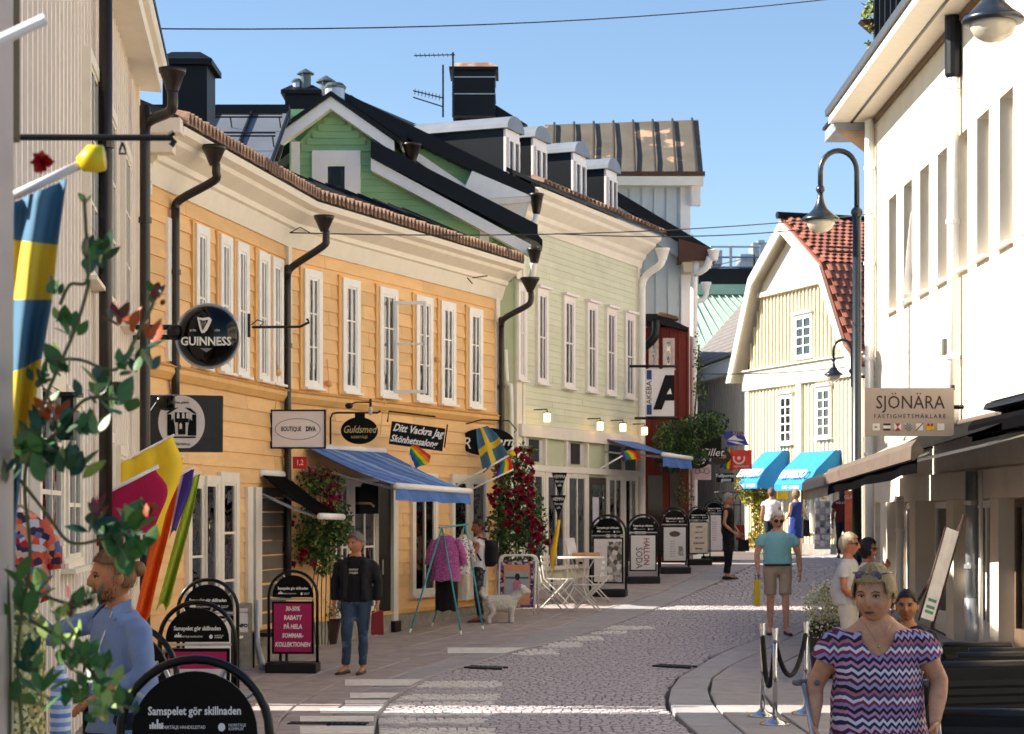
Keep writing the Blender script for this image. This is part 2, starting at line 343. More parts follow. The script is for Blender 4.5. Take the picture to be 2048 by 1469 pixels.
STRIPES = [((690, 1000), (1362, 1375)), ((700, 996), (1389, 1400)), ((690, 992), (1404, 1411)), ((640, 985), (1421, 1431)), ((600, 975), (1436, 1447)), ((600, 985), (1456, 1472)),
           ((895, 1115), (1298, 1310)), ((985, 1163), (1283, 1295)), ((1045, 1205), (1272, 1281)), ((1095, 1255), (1262, 1268)), ((1100, 1310), (1252, 1259))]
def in_stripe(p):
    y = HZ-p.z*F/p.y; x = CX+p.x*F/p.y
    return any(a <= x <= b and c <= y <= d for (a, b), (c, d) in STRIPES)
mw, mg = MB(), MB(); Y = 19.0
row = 0
while Y < 57:
    pit = .105 if Y < 38 else .2
    xa, xb = XL3(Y)+.02, (XR1(Y) if Y < 36 else XRB(Y)+4)-.02
    if Y > 43: xa = max(xa, 2.2); xb = 11
    x = xa+(.06 if row % 2 else 0)
    while x < xb-.05:
        wd = min(pit*rnd.uniform(.85, 1.15), xb-x); dp = pit*.93; h = rnd.uniform(-.005, .005); j = rnd.uniform(-.012, .012); q = G(Y)+h; q2 = G(Y+dp)+h; e = .009
        p0, p1 = x+.004, x+wd-.004; m = mw if in_stripe(Vector((x+wd/2, Y+dp/2, q))) else mg
        m.add([(p0, Y+j, q-.03), (p1, Y+j, q-.03), (p1, Y+dp+j, q2-.03), (p0, Y+dp+j, q2-.03), (p0+e, Y+e+j, q), (p1-e, Y+e+j, q), (p1-e, Y+dp-e+j, q2), (p0+e, Y+dp-e+j, q2)],
              [(4, 5, 6, 7), (0, 1, 5, 4), (1, 2, 6, 5), (2, 3, 7, 6), (3, 0, 4, 7)])
        x += wd
    Y += pit; row += 1
road = thing('road', None, None); road['kind'] = 'structure'
mg.build('setts', M('grey granite setts', '#BBB4B9', .85, .3, 14, .2), road, kind='stuff', fix=False)
mw.build('white_setts', M('white setts', '#E4E0DC', .8, .25, 9, .2), road, kind='stuff', fix=False)
def strip(parent, name, mat, xa, xb, y0, y1, dy, ncol, zo=.0, gap=.008, jitter=0.0):
    y = y0; r = 0
    while y < y1:
        d = dy*rnd.uniform(1-jitter, 1+jitter)
        for c in range(ncol):
            f = lambda t, yy: xa(yy)+(xb(yy)-xa(yy))*t
            t0, t1 = c/ncol, (c+1)/ncol; off = (d*.5 if c % 2 else 0); ya, yb = y+gap+off, y+d-gap+off; h = zo+rnd.uniform(-.002, .002); e = .012
            mb = MB(); top = [(f(t0, ya)+gap, ya), (f(t1, ya)-gap, ya), (f(t1, yb)-gap, yb), (f(t0, yb)+gap, yb)]
            if top[1][0]-top[0][0] < .04: continue
            cx, cy = sum(p[0] for p in top)/4, sum(p[1] for p in top)/4
            ins = [(px+math.copysign(e, cx-px), py+math.copysign(e, cy-py)) for px, py in top]
            mb.add([(px, py, G(py)+zo-.07) for px, py in top]+[(px, py, G(py)+h-.008) for px, py in top]+[(px, py, G(py)+h) for px, py in ins],
                   [(0, 1, 5, 4), (1, 2, 6, 5), (2, 3, 7, 6), (3, 0, 4, 7), (4, 5, 9, 8), (5, 6, 10, 9), (6, 7, 11, 10), (7, 4, 8, 11), (8, 9, 10, 11)])
            mb.build(name, mat, parent, fix=False)
        y += d; r += 1
KERB = M('blue grey granite kerb', '#A6A3A6', .75, .18, 7, .15, obj_var=.07); SLABR = M('grey pavement slab', '#ADA7A5', .8, .18, 5, .1, obj_var=.06)
SLABL = M('brown pavement slab', '#ABA09E', .8, .22, 4, .1, obj_var=.05)
pl = thing('left_pavement', None, None); pl['kind'] = 'structure'; pr = thing('right_pavement', None, None); pr['kind'] = 'structure'
strip(pl, 'kerbstone', KERB, XL2, XL3, 18, 44, 1.1, 1, .012, .012); strip(pr, 'kerbstone', KERB, XR1, XR2, 18, 36, 1.1, 1, .012, .012)
XQ = lambda Y: min(XL1(Y), XL2(Y)-.5) if Y < 27 else XL2(Y)-.5
strip(pl, 'paving_slab', SLABL, lambda Y: max(XF(Y), -6), XQ, 18, 43, 1.0, 3, .014, .005, .1); strip(pl, 'paving_slab', SLABL, XQ, XL2, 18, 43, 1.3, 1, .014, .005, .1)
strip(pr, 'paving_slab', SLABR, XR2, lambda Y: XR2(Y)+.62, 18, 36.4, 1.3, 1, .014, .012, .1)
strip(pr, 'paving_slab', SLABR, lambda Y: XR2(Y)+.62, XRB, 18, 36.4, 1.6, 3, .014, .012, .1)
mb = MB(); [mb.box((3.0+c*.4, 50+r*.4, -1.01), (3.38+c*.4, 50.38+r*.4, -.995)) for r in range(0) for c in range(0)]
PAINT = M('worn white road paint', '#EAE6E0', .7, .2, 12)
for (xa, xb), (ya, yb) in STRIPES[:7]:          # the crossing stripes run on over the kerb
    q = [gp(xa, yb), None, None, gp(xa, ya)]; xe = lambda p: XL3(p.y)-.02
    if xe(q[0])-q[0].x > .1:
        mb = MB(); a, b = q[0], q[3]; zz = lambda Y: G(Y)+.019
        mb.quad((a.x, a.y, zz(a.y)), (xe(a), a.y, zz(a.y)), (xe(b), b.y, zz(b.y)), (b.x, b.y, zz(b.y))); o = mb.build('road_marking', PAINT, pl)
def grate(a, b, wd, label):
    p, q = gp(*a), gp(*b); d = (q-p).normalized(); n = Vector((-d.y, d.x, 0))*wd/2; t = thing('drain_grate', label, 'drain', p); nb = int((q-p).length/.06)
    mb = MB(); up = Vector((0, 0, .022))
    for s in (-1, 1): mb.tube([p+n*s+up*.6, q+n*s+up*.6], .014, 4)
    mb.build('frame', BLKM, t); mb = MB()
    for i in range(nb): c = p.lerp(q, i/nb)+up*.5; mb.tube([c-n, c+n], .012, 4)
    o = mb.build('grate_bars', BLKM, t)
grate((935, 1336), (1010, 1339), .22, 'dark iron drain slot along the left kerb of the street'); grate((1312, 1333), (1388, 1337), .22, 'dark iron drain slot at the right kerb')
grate((578, 1450), (735, 1452), .15, 'long narrow drain channel across the left kerb in front of the crossing')
# ------------------------------------------------------------------ white boarded house (left, near)
def body(parent, pts, z0, z1, mat, name='wall'):
    mb = MB(); mb.prism([(x, y, z0) for x, y in pts], (0, 0, z1-z0)); return mb.build(name, mat, parent)
WH = Fac(-4.06, 21.5, -.122, 1)
wh = thing('white_house', 'tall white boarded house with two dark drainpipes on the left edge', 'house', (-4.06, 21.5, -2.1))
k = -.122; body(wh, [(-4.06, 21.5), (-4.06+14*.122*1.0, 7.5), (-12, 7.5), (-12, 21.5)], -2.4, 4.75, WARMW)
battens(wh, WH, -13.5, -.12, -1.6, 4.6, .26, WARMW, bw=.06, th=.025)
mb = MB(); WH.box(mb, -.12, .03, -2.2, 4.6, -.05, .06); mb.build('corner_board', CREAMW, wh)
mb = MB(); WH.ext(mb, [(-.3, 4.61), (.28, 4.58), (.28, 4.72), (.33, 4.74), (.35, 4.84), (-.3, 5.0)], -14, .16); mb.build('eaves', CREAMW, wh)
mb = MB(); WH.ext(mb, [(.36, 4.85), (.36, 4.9), (-3.5, 6.1), (-3.5, 6.05)], -14, .2); mb.build('roof', BLK, wh)
mb = MB(); WH.box(mb, -14, 0, -2.3, -1.62, 0, .05); mb.build('stone_base', STONE, wh)
def px_window(parent, fac, x0, x1, yt, yb, white, **kw):
    """window from its left and right picture columns and the rows of its top and bottom at the left edge"""
    u0, z1 = fac.px(x0, yt); u1, _ = fac.px(x1, yt); _, z0 = fac.px(x0, yb); return window(parent, fac, u0, u1, z0, z1, white, **kw)
for (x0, x1) in ((196, 212), (226, 238), (249, 258)): px_window(wh, WH, x0, x1, 880-int((x0-196)*-1.0), 1130, CREAMW, cols=1, rows=3, case=.09)
px_window(wh, WH, 60, 105, 760, 1100, CREAMW, cols=2, rows=3, case=.12); px_window(wh, WH, 118, 145, 800, 1120, CREAMW, cols=2, rows=3, case=.1)
for u in (-2.3, -4.2, -6.1): window(wh, WH, u, u+.75, 1.9, 3.5, CREAMW, cols=2, rows=3, case=.1)
a = WH.pt(-5.35, 0, .12); pipe(wh, [(a.x, a.y, 6), (a.x, a.y, -2.0)], .055, DARKP, clips=4)
q = P(345, 190, 20.3); b = P(290, 250, 20.6); pipe(wh, [P(345, 182, 20.3), P(345, 213, 20.3), P(335, 226, 20.4), P(298, 243, 20.6), P(290, 262, 20.6), P(290, 300, 20.6), P(290, 1425, 20.6)], .055, DARKP, hop=(P(345, 138, 20.3), .24, .135), clips=4)
# ------------------------------------------------------------------ ochre house
YL, YR = Fac(-3.13, 27.6, .18, 1), Fac(-3.13, 27.6, .42, 1)
uL = -(27.6-22.25)*math.hypot(1, .18); uR = (34.42-27.6)*math.hypot(1, .42)
yh = thing('ochre_house', 'long ochre yellow weatherboarded shop house with white cornice, bent at its drainpipe', 'house', (-3.13, 27.6, -2.0))
eL, eR = YL.pt(uL, 0), YR.pt(uR, 0)
body(yh, [(eL.x, eL.y), (-3.13, 27.6), (eR.x, eR.y), (-7.5, eR.y), (-7.5, eL.y)], -2.4, 4.05, YEL)
FRAME_W = M('shop frame white', '#EAE2D6', .5, .06, 5)
for fac, a, b in ((YL, uL, 0), (YR, 0, uR)):
    planks(yh, fac, a, b, 1.72, 3.73, .2, YEL, split=3.0); planks(yh, fac, a, b, .42, 1.56, .19, YEL, split=3.0); planks(yh, fac, a, b, -1.5, .42, .2, YEL, split=3.0)
    mb = MB(); fac.ext(mb, [(0, 1.55), (.05, 1.55), (.1, 1.63), (.1, 1.68), (.13, 1.70), (.03, 1.745), (0, 1.745)], a-.02, b+.05); mb.build('belt_course', YELT, yh)
    prof = [(0, 3.70), (.05, 3.70), (.07, 3.76), (.12, 3.93), (.16, 3.95), (.17, 4.02), (.34, 4.13), (.36, 4.18), (.46, 4.22), (.48, 4.30), (0, 4.36)]
    mb = MB(); fac.ext(mb, prof, a-.02 if fac is YL else 0, b+(.08 if fac is YL else .12)); mb.build('cornice', CREAMW, yh)
    mb = MB(); fac.ext(mb, [(.46, 4.305), (.46, 4.36), (-1.8, 5.36), (-1.8, 5.28)], a-.05, b+.12); ro = mb.build('roof', BLK, yh)
    n = int((b-a)/.55); mb = MB()
    for i in range(n+1): u = a+(b-a)*i/n; mb = MB(); fac.ext(mb, [(.40, 4.395), (.40, 4.43), (-1.8, 5.40), (-1.8, 5.365)], u-.012, u+.012); mb.build('roof_seam', BLK, ro)
    # clay eaves tiles
    n = int((b-a)/.125); me = None
    mb = MB(); ax = fac.n*.10; prf = arc((0, 0, 0), .062, 0, 180, 6, fac.d, Vector((0, 0, 1)), .15); inn = arc((0, 0, 0), .045, 180, 0, 6, fac.d, Vector((0, 0, 1)), .12)
    mb.prism(prf+inn, -fac.n*.22+Vector((0, 0, .05))); me = mb.mesh('roof_tile', Vector((0, 0, 0)), EAVT)
    for i in range(n): inst(me, 'roof_tile', yh, fac.pt(a+(i+.5)*(b-a)/n, 4.325+rnd.uniform(-.01, .01), .52))
    mb = MB(); fac.box(mb, a, b, -2.3, -1.52, 0, .06); mb.build('stone_base', CONC, yh)
    mb = MB(); fac.ext(mb, [(0, -1.50), (.09, -1.52), (.09, -1.49), (0, -1.44)], a, b); mb.build('base_sill', YELT, yh)
mb = MB(); YL.box(mb, -.07, -.002, 1.75, 3.7, .0, .07); YR.box(mb, .002, .07, 1.75, 3.7, .0, .07); mb.build('corner_board', CREAMW, yh)
mb = MB(); YR.box(mb, uR-.14, uR+.02, -2.1, 3.72, .0, .06); mb.build('corner_board', CREAMW, yh)
YE = Plane(eL.x, eL.y, (1, 0), (0, -1))                       # end wall seen past the passage
planks(yh, YE, -3, -.42, -1.5, 3.7, .2, YEL)
mb = MB(); YE.box(mb, -.42, .03, -2.1, 3.70, -.02, .07); YE.box(mb, -.5, .09, 3.55, 3.68, .0, .1); YE.box(mb, -.5, .09, 3.70, 3.9, .0, .12); YE.box(mb, -.6, .35, 4.0, 4.2, -.02, .2); YE.box(mb, -.7, .45, 4.2, 4.36, -.02, .3); mb.build('corner_pilaster', CREAMW, yh)
YW = [(383, 408, 420, 720), (432, 455, 458, 745), (466, 488, 482, 752), (509, 530, 500, 770), (537, 557, 518, 778)]
for i, (x0, x1, yt, yb) in enumerate(YW):
    u0, _ = YL.px(x0, 600); u1, _ = YL.px(x1, 600); window(yh, YL, u0+.1, u1-.1, 1.84, 3.36, WHITE, cols=2, rows=2, case=.11, curtain=((0, .48), (.54, 1)), bar=.025); mb = MB(); YL.box(mb, u0-.09, u0-.015, 1.75, 3.5, .0, .05); mb.build('trim_strip', YELT, yh)
mb = MB(); YL.box(mb, uL+.62, uL+.95, 1.76, 3.4, .0, .06); mb.build('window_shutter', WHITE, yh)
for i, (x0, x1) in enumerate(((602, 636), (679, 712), (753, 788), (826, 858), (876, 904), (932, 958))):
    u0, _ = YR.px(x0, 650); u1, _ = YR.px(x1, 650); wn = window(yh, YR, u0+.1, u1-.1, 1.86, 3.34, WHITE, cols=2, rows=3, case=.11, curtain=((0, .47), (.56, 1)) if i != 1 else ((0, .3), (.42, 1)), bar=.022); mb = MB(); YR.box(mb, u0-.1, u0-.015, 1.75, 3.48, .0, .05); mb.build('trim_strip', YELT, yh)
    if i == 2:
        mb = MB(); c = YR.pt(u1-.12, 0, .07); d = (YR.d*.35+YR.n*.8).normalized()*.48
        for z0, z1, t0, t1 in ((1.86, 1.91, 0, 1), (3.22, 3.27, 0, 1), (2.6, 2.63, 0, 1), (1.91, 3.22, 0, .09), (1.91, 3.22, .91, 1)):
            p, r = c+d*t0, c+d*t1; mb.prism([(p.x, p.y, z0), (r.x, r.y, z0), (r.x, r.y, z1), (p.x, p.y, z1)], YR.d*.03)
        mb.build('open_casement', WHITE, wn)
# shop floor of the ochre house
def shopwin(parent, fac, x0, x1, zt, zb, cols=1, rows=1, case=.1, dark=None, curtain=None, yref=1050, door=False):
    u0, _ = fac.px(x0, yref); u1, _ = fac.px(x1, yref); return window(parent, fac, u0, u1, zb, zt, FRAME_W, cols=cols, rows=rows, case=case, dark=dark, curtain=curtain, sill=not door, w=.035)
shopwin(yh, YL, 372, 396, .35, -1.35, 1, 2, .12); shopwin(yh, YL, 437, 461, .40, -1.45, 1, 3, .13); shopwin(yh, YL, 402, 424, .38, -1.35, 1, 1, .1)
mb = MB(); u0, _ = YL.px(486, 1050); YL.box(mb, u0, u0+.22, -1.7, .36, .02, .07); YL.box(mb, u0+.34, u0+.6, -1.7, .36, .02, .07); mb.build('door_frame', FRAME_W, yh)
mb = MB(); YL.box(mb, u0+.22, u0+.34, -1.7, .36, .0, .03); YL.box(mb, u0+.6, -.05, -1.7, .36, .0, .03); mb.build('dark_doorway', M('grey brown door', '#6B6258', .7), yh)  # doorway panels in one even grey brown
for x0, x1 in ((664, 688), (700, 742)): shopwin(yh, YR, x0, x1, .45, -1.4, 2, 2, .09)
u0, _ = YR.px(748, 1100); u1, _ = YR.px(776, 1100); mb = MB(); YR.box(mb, u0, u1, -1.95, .62, .005, .045); dr = mb.build('door', M('black door', '#15130F', .35), yh)
mb = MB(); YR.box(mb, u0-.1, u0, -1.95, .7, .0, .08); YR.box(mb, u1, u1+.16, -1.95, .7, .0, .10); YR.box(mb, u0, u1, .62, .74, .0, .08); mb.build('door_frame', FRAME_W, yh)
mb = MB(); p = YR.pt(u0+.12, -.9, .09); mb.tube([p, p+Vector((0, 0, .22))], .012, 6); mb.build('handle', GALV, dr)
mb = MB(); YR.box(mb, u1-.02, u1+.2, -2.1, -1.62, .05, .13); mb.build('plinth_block', BLKM, yh)
SHOPV = blotch('shop display', ['#3A3632', '#57504A', '#7A6E52', '#8C8F78', '#A6A08E', '#4A4038'], 9)
for i, (x0, x1) in enumerate(((823, 862), (902, 928), (938, 962))): shopwin(yh, YR, x0, x1, .55, -1.2 if i == 0 else -1.3, 2 if i == 0 else 1, 1, .11, dark=SHOPV if i == 0 else None)
MUST = M('bright ochre paint', '#DDA02F', .6, .1, 4, obj_var=.05)
# drainpipes
pipe(yh, [P(432, 328, 22.9), P(432, 345, 22.9), P(428, 362, 22.95), P(360, 400, 23.0), P(351, 420, 23.0), P(351, 450, 23.0), P(351, 830, 23.0)], .05, DARKP, hop=(P(428, 292, 22.9), .23, .135), clips=2)
pipe(yh, [P(652, 462, 27.3), P(652, 480, 27.3), P(646, 493, 27.3), P(586, 533, 27.35), P(576, 552, 27.35), P(575, 590, 27.4), P(576, 1200, 27.4)], .05, DARKP, hop=(P(648, 432, 27.3), .22, .135), clips=3)
pipe(yh, [P(1062, 585, 34.2), P(1062, 600, 34.2), P(1054, 612, 34.2), P(1012, 635, 34.2), P(1003, 650, 34.25), P(1003, 690, 34.3), P(1004, 1195, 34.3)], .05, DARKP, hop=(P(1060, 556, 34.2), .25, .16), clips=3)
for (x, y) in ((440, 705), (470, 700), (650, 770), (735, 690), (868, 724), (912, 740), (758, 800)):
    pass
for (x, y, fc) in ((545, 745, YL), (648, 768, YR), (866, 720, YR), (757, 805, YR)):
    u, z = fc.px(x, y); mb = MB(); p = fc.pt(u, z, .08); mb.ball(p, .05, 8, 6); mb.tube([p, fc.pt(u, z+.35, .05)], .008, 5); mb.tube([p, fc.pt(u-.04, z-.5, .05)], .006, 5); mb.build('wall_bracket', YELT, yh)
# ------------------------------------------------------------------ pale green house with dormers + green gable
PG = Fac(.05, 36, .414, 1); uP = (42.3-36)*math.hypot(1, .414)
ph = thing('pale_green_house', 'pale green weatherboarded house with four black dormers and lit shopfront', 'house', (.05, 36, -1.5))
ePG = PG.pt(uP, 0); body(ph, [(.05, 36), (ePG.x, ePG.y), (-6.5, ePG.y), (-6.5, 36)], -2, 5.6, PGRN)
planks(ph, PG, 0.0, uP, 1.66, 5.25, .118, PGRN, th=.022, split=4.0)
mb = MB(); PG.box(mb, -.02, .22, -1.6, 5.3, 0, .05); PG.box(mb, .3, .4, 1.6, 5.3, 0, .045); mb.build('corner_board', CREAMW, ph); mb = MB(); PG.box(mb, uP-.12, uP+.02, -1.4, 5.3, 0, .05); mb.build('corner_board', CREAMW, ph)
mb = MB(); PG.ext(mb, [(0, 5.22), (.05, 5.22), (.08, 5.36), (.14, 5.42), (.16, 5.5), (.36, 5.66), (.38, 5.72), (.48, 5.78), (.5, 5.86), (0, 5.9)], -.05, uP+.1); mb.build('cornice', CREAMW, ph)
ap = Vector((-3.0, 36, 7.56))
mb = MB(); PG.ext(mb, [(.55, 5.865), (.55, 5.93), (-3.2, 7.75), (-3.2, 7.66)], -.12, uP+.15); rf = mb.build('roof', BLK, ph)
mb = MB(); PG.ext(mb, [(-3.2, 7.66), (-3.2, 7.75), (-7, 6.0), (-7, 5.9)], -.12, uP+.15); mb.build('roof', BLK, ph)
n = int((uP+.2)/.21); mb = MB(); prf = arc((0, 0, 0), .1, 0, 180, 5, PG.d, Vector((0, 0, 1)), .085); inn = arc((0, 0, 0), .085, 180, 0, 5, PG.d, Vector((0, 0, 1)), .07); mb.prism(prf+inn, -PG.n*.25+Vector((0, 0, .09))); me = mb.mesh('eaves_tile', Vector((0, 0, 0)), EAVT)
for i in range(n): inst(me, 'eaves_tile', ph, PG.pt(-.1+(i+.5)*(uP+.2)/n, 5.93, .60))
WLIL = M('white joinery', '#F1EAE6', .5, .05, 5)
for (x0, x1) in ((1030, 1047), (1069, 1090), (1122, 1144), (1169, 1189), (1208, 1227), (1246, 1264)):
    u0, _ = PG.px(x0, 680); u1, _ = PG.px(x1, 680); window(ph, PG, u0+.1, u1-.1, 2.5, 4.08, WLIL, cols=2, rows=2, case=.11, bar=.03, curtain=((0, .34), (.66, 1)), head=.05, dark=M('pale room', '#7A726A', .9))
# gable end towards the camera
GP = Plane(0, 36, (1, 0), (0, -1))
gz = lambda X: 5.72+(7.45-5.72)*(.46-X)/3.46
def gspan(z):                                     # right half of the gable wall at height z
    return (-4.0, min(.0, .46-(z-5.72)*3.46/1.73-.25))
planks(ph, GP, -4, 0, 4.2, 7.3, .117, GRN, span=gspan)
# side verge boards
def slopeboard(parent, A, B, h, y0, y1, name, mat, up=0.0):
    A, B = Vector(A), Vector(B); mb = MB(); mb.prism([(A.x, y0, A.z+up), (B.x, y0, B.z+up), (B.x, y0, B.z-h+up), (A.x, y0, A.z-h+up)], (0, y1-y0, 0)); return mb.build(name, mat, parent)
slopeboard(ph, P(690, 205, 35.7), P(1070, 392, 35.7), .26, 35.62, 36.0, 'verge', BLK, .16); slopeboard(ph, P(770, 262, 35.75), P(955, 388, 35.75), .16, 35.68, 36.0, 'verge_board', WHITE)
mb = MB(); mb.prism([P(944, 342, 35.6), P(1062, 392, 35.6), P(918, 401, 35.6)], (0, .4, 0)); mb.build('cornice_return', WHITE, ph)
mb = MB(); mb.prism([P(916, 401, 35.55), P(1062, 393, 35.55), P(1062, 404, 35.55), P(935, 416, 35.55)], (0, .45, 0)); mb.prism([P(945, 417, 35.6), P(1058, 405, 35.6), P(1050, 440, 35.6), P(990, 432, 35.6)], (0, .4, 0)); mb.build('cornice_return', CREAMW, ph)
# gabled bay in front
BY = 35.15; BP = Plane(0, BY, (1, 0), (0, -1)); zz = lambda y: (HZ-y)*BY/F; xx = lambda x: (x-CX)*BY/F
gh = thing('green_gable_house', 'small leaf green gabled house squeezed behind the ochre roof, with white barge boards', 'house', (xx(680), BY, -1.6))
body(gh, [(xx(583), BY+.02), (xx(765), BY+.02), (xx(765), 35.9), (xx(583), 35.9)], 0, zz(300), GRN)
mb = MB(); mb.prism([(xx(583), BY+.02, zz(301)), (xx(765), BY+.02, zz(301)), (xx(662), BY+.02, zz(215))], (0, .8, 0)); mb.build('gable_wall', GRN, gh)
mb = MB(); mb.prism([(xx(765), BY+.02, zz(760)), (xx(985), BY+.02, zz(760)), (xx(985), BY+.02, zz(462)), (xx(765), BY+.02, zz(345))], (0, .8, 0)); mb.build('wall', GRN, gh)
def bspan(z):
    y = HZ-z*F/BY
    if y > 345: return (xx(600), min(xx(985), xx(760+(y-345)*1.78)))
    if y > 300: return (xx(600), xx(748))
    return (xx(600+max(0, (300-y))*.82), xx(748-max(0, (300-y))*1.0)) if y > 222 else (0, 0)
planks(gh, BP, 0, 1, zz(520), zz(222), .117, GRN, span=bspan)
slopeboard(gh, (xx(545), 0, zz(285)), (xx(664), 0, zz(200)), .21, BY-.28, BY-.02, 'barge_board', WHITE); slopeboard(gh, (xx(664), 0, zz(200)), (xx(790), 0, zz(288)), .21, BY-.279, BY-.021, 'barge_board', WHITE)
slopeboard(gh, (xx(540), 0, zz(278)), (xx(665), 0, zz(190)), .085, BY-.34, 35.9, 'roof', BLK); slopeboard(gh, (xx(665), 0, zz(190)), (xx(800), 0, zz(283)), .085, BY-.339, 35.9, 'roof', BLK)
slopeboard(gh, (xx(700), 0, zz(186)), (xx(812), 0, zz(262)), .16, 35.3, 35.95, 'roof', BLK)
slopeboard(gh, (xx(744), 0, zz(322)), (xx(1062), 0, zz(494)), .21, BY-.28, BY-.02, 'barge_board', WHITE); slopeboard(gh, (xx(744), 0, zz(319)), (xx(1075), 0, zz(488)), .31, BY-.34, 35.9, 'lean_to_roof', BLK, .29)
mb = MB(); BP.box(mb, xx(583), xx(600), zz(480), zz(285), -.01, .05); mb.build('corner_board', WHITE, gh); mb = MB(); BP.box(mb, xx(748), xx(765), zz(345), zz(285), -.01, .05); mb.build('corner_board', WHITE, gh)
mb = MB(); BP.box(mb, xx(960), xx(978), zz(520), zz(450), -.01, .05); mb.build('corner_board', WHITE, gh)
window(gh, BP, xx(652), xx(694), zz(430), zz(330), WHITE, cols=1, rows=1, case=.24, w=.03, dark=M('attic interior', '#5A564C', .9), sill=False, glass=GLASSD)
mb = MB(); mb.lathe([(.11, zz(372)), (.07, zz(335))], (xx(672), BY-.035, 0), 10, sy=.05); mb.tube([(xx(672), BY-.035, zz(372)), (xx(672), BY-.035, zz(400))], .012, 6); mb.build('table_lamp', M('lampshade silhouette', '#3A352F', .9), gh)
mb = MB(); mb.prism([P(1062, 470, 35.0), P(1085, 495, 35.0), P(1085, 480, 35.0), P(1068, 460, 35.0)], (0, .5, 0)); mb.build('gutter_end', BLK, gh)
slopeboard(gh, (xx(455), 0, zz(318)), (xx(585), 0, zz(215)), .5, 36.1, 36.8, 'rear_roof', BLK)
hopper(gh, P(824, 288, 34.9), .42, .17, DARKP, .04); hopper(gh, P(553, 292, 34.9), .28, .13, DARKP, .05)
pipe(gh, [P(549, 330, 34.9), P(549, 390, 34.9)], .045, WHITE); mb = MB()
pipe(gh, [P(1066, 526, 34.7), P(1066, 545, 34.75), P(1061, 560, 34.8)], .06, WHITE, hop=(P(1069, 497, 34.7), .26, .125), hm=DARKP); pipe(ph, [P(1073, 430, 35.6), P(1068, 445, 35.6), P(1040, 456, 35.7), P(1030, 462, 35.8)], .06, WHITE, hop=(P(1073, 388, 35.6), .36, .13), hm=DARKP)
# dormers
for i, (xf0, xf1, yt, yb) in enumerate(((1008, 1034, 235, 368), (1063, 1088, 254, 388), (1143, 1167, 285, 412), (1209, 1229, 318, 436))):
    u0, _ = PG.px(xf0, 300, -.15); u1, _ = PG.px(xf1, 300, -.15); uc = (u0+u1)/2; hw = (u1-u0)/2+.02; dY = PG.pt(uc, 0, -.15).y; zt = (HZ-yt)*dY/F-.12; zb = (HZ-yb)*dY/F
    mb = MB(); PG.box(mb, uc-hw, uc+hw, zb-.3, zt-.12, -2.6, -.15); dm = mb.build('dormer', BLK, ph)
    mb = MB(); prf = arc((0, 0, 0), hw+.08, 0, 180, 10, PG.d, Vector((0, 0, 1)), .26); off = PG.pt(uc, zt-.14, -.04); mb.prism([p+off for p in prf], -PG.n*2.4); mb.build('dormer_roof', M('grey dormer sheet', '#7E848C', .45, .2, 2), dm, smooth=False)
    mb = MB(); PG.box(mb, uc-hw, uc+hw, zb-.05, zt-.13, -.15, -.11); mb.prism([p*.86+PG.pt(uc, zt-.14, -.15) for p in prf], PG.n*.05); mb.build('dormer_front', WLIL, dm)
    for s in (-1, 1):
        a, b = uc+min(0, s*(hw-.06)), uc+max(0, s*(hw-.06)); mb = MB(); f = PG.box; e = .05
        for (p, q, r, t) in ((a, a+e, zb, zt-.3), (b-e, b, zb, zt-.3), (a+e, b-e, zb, zb+e), (a+e, b-e, zt-.3-e, zt-.3)): f(mb, p, q, r, t, -.108, -.07)
        mb.build('casement', WLIL, dm); mb = MB(); f(mb, a+e, b-e, zb+e, zt-.3-e, -.105, -.1); mb.build('pane', GLASS, dm); mb = MB(); f(mb, a+e, b-e, zb+e, zt-.3-e, -.109, -.107); mb.build('dark_room', M('dormer room', '#B5A890', .9), dm)
# shopfront of the pale green house
f = PG.box; mb = MB(); f(mb, .05, uP-.1, 1.42, 1.64, .0, .12); f(mb, .05, uP-.1, .80, .92, .0, .10); mb.build('shop_fascia', FRAME_W, ph)
SG = M('sage panel', '#BFC4A6', .6, .06, 3)
us = [.3, 1.35, 2.45, 3.6, 4.75, 5.75, uP-.15]
for i in range(len(us)-1):
    mb = MB(); f(mb, us[i]-.035, us[i]+.035, -1.3, 1.42, .0, .08); mb.build('shop_mullion', FRAME_W, ph)
    mb = MB(); f(mb, us[i]+.04, us[i+1]-.04, .93, 1.41, .0, .02); pn = mb.build('transom_panel', SG if i < 4 else M('dark transom', '#6F7566', .5), ph)
    if i in (0, 2):
        for j in range(7): mb = MB(); f(mb, us[i]+.3+j*.07, us[i]+.34+j*.07, .98, 1.38, .03, .05); mb.build('vent_slat', M('dark slat', '#3C3632', .7), pn)
        mb = MB(); f(mb, us[i]+.14, us[i]+.27, .98, 1.38, .024, .04); mb.build('vent_cheek', M('lilac paint', '#C9C4D4', .6), pn); mb = MB(); f(mb, us[i]+.8, us[i]+.92, .98, 1.38, .024, .04); mb.build('vent_cheek', M('lilac paint', '#C9C4D4', .6), pn)
    if i != 3:
        window(ph, PG, us[i]+.12, us[i+1]-.12, -1.0, .74, FRAME_W, cols=2, rows=1, case=.07, dark=SHOPV, curtain=((.05, .3), (.55, .75)), sill=False)
    else:
        mb = MB(); f(mb, us[i]+.08, us[i+1]-.08, -1.4, .74, .01, .06); dd = mb.build('door', M('dark door frame', '#3B2F2A', .5), ph); mb = MB(); f(mb, us[i]+.2, us[i+1]-.2, -.7, .6, .064, .07); mb.build('pane', GLASS, dd)
        mb = MB(); f(mb, us[i]+.25, us[i]+.6, -.2, .35, .075, .08); mb.build('notice', M('notice paper', '#D5D2E0', .7), dd)
LAMPG = M('warm lamp glass', '#FFD08A', .4, emit=1.6)
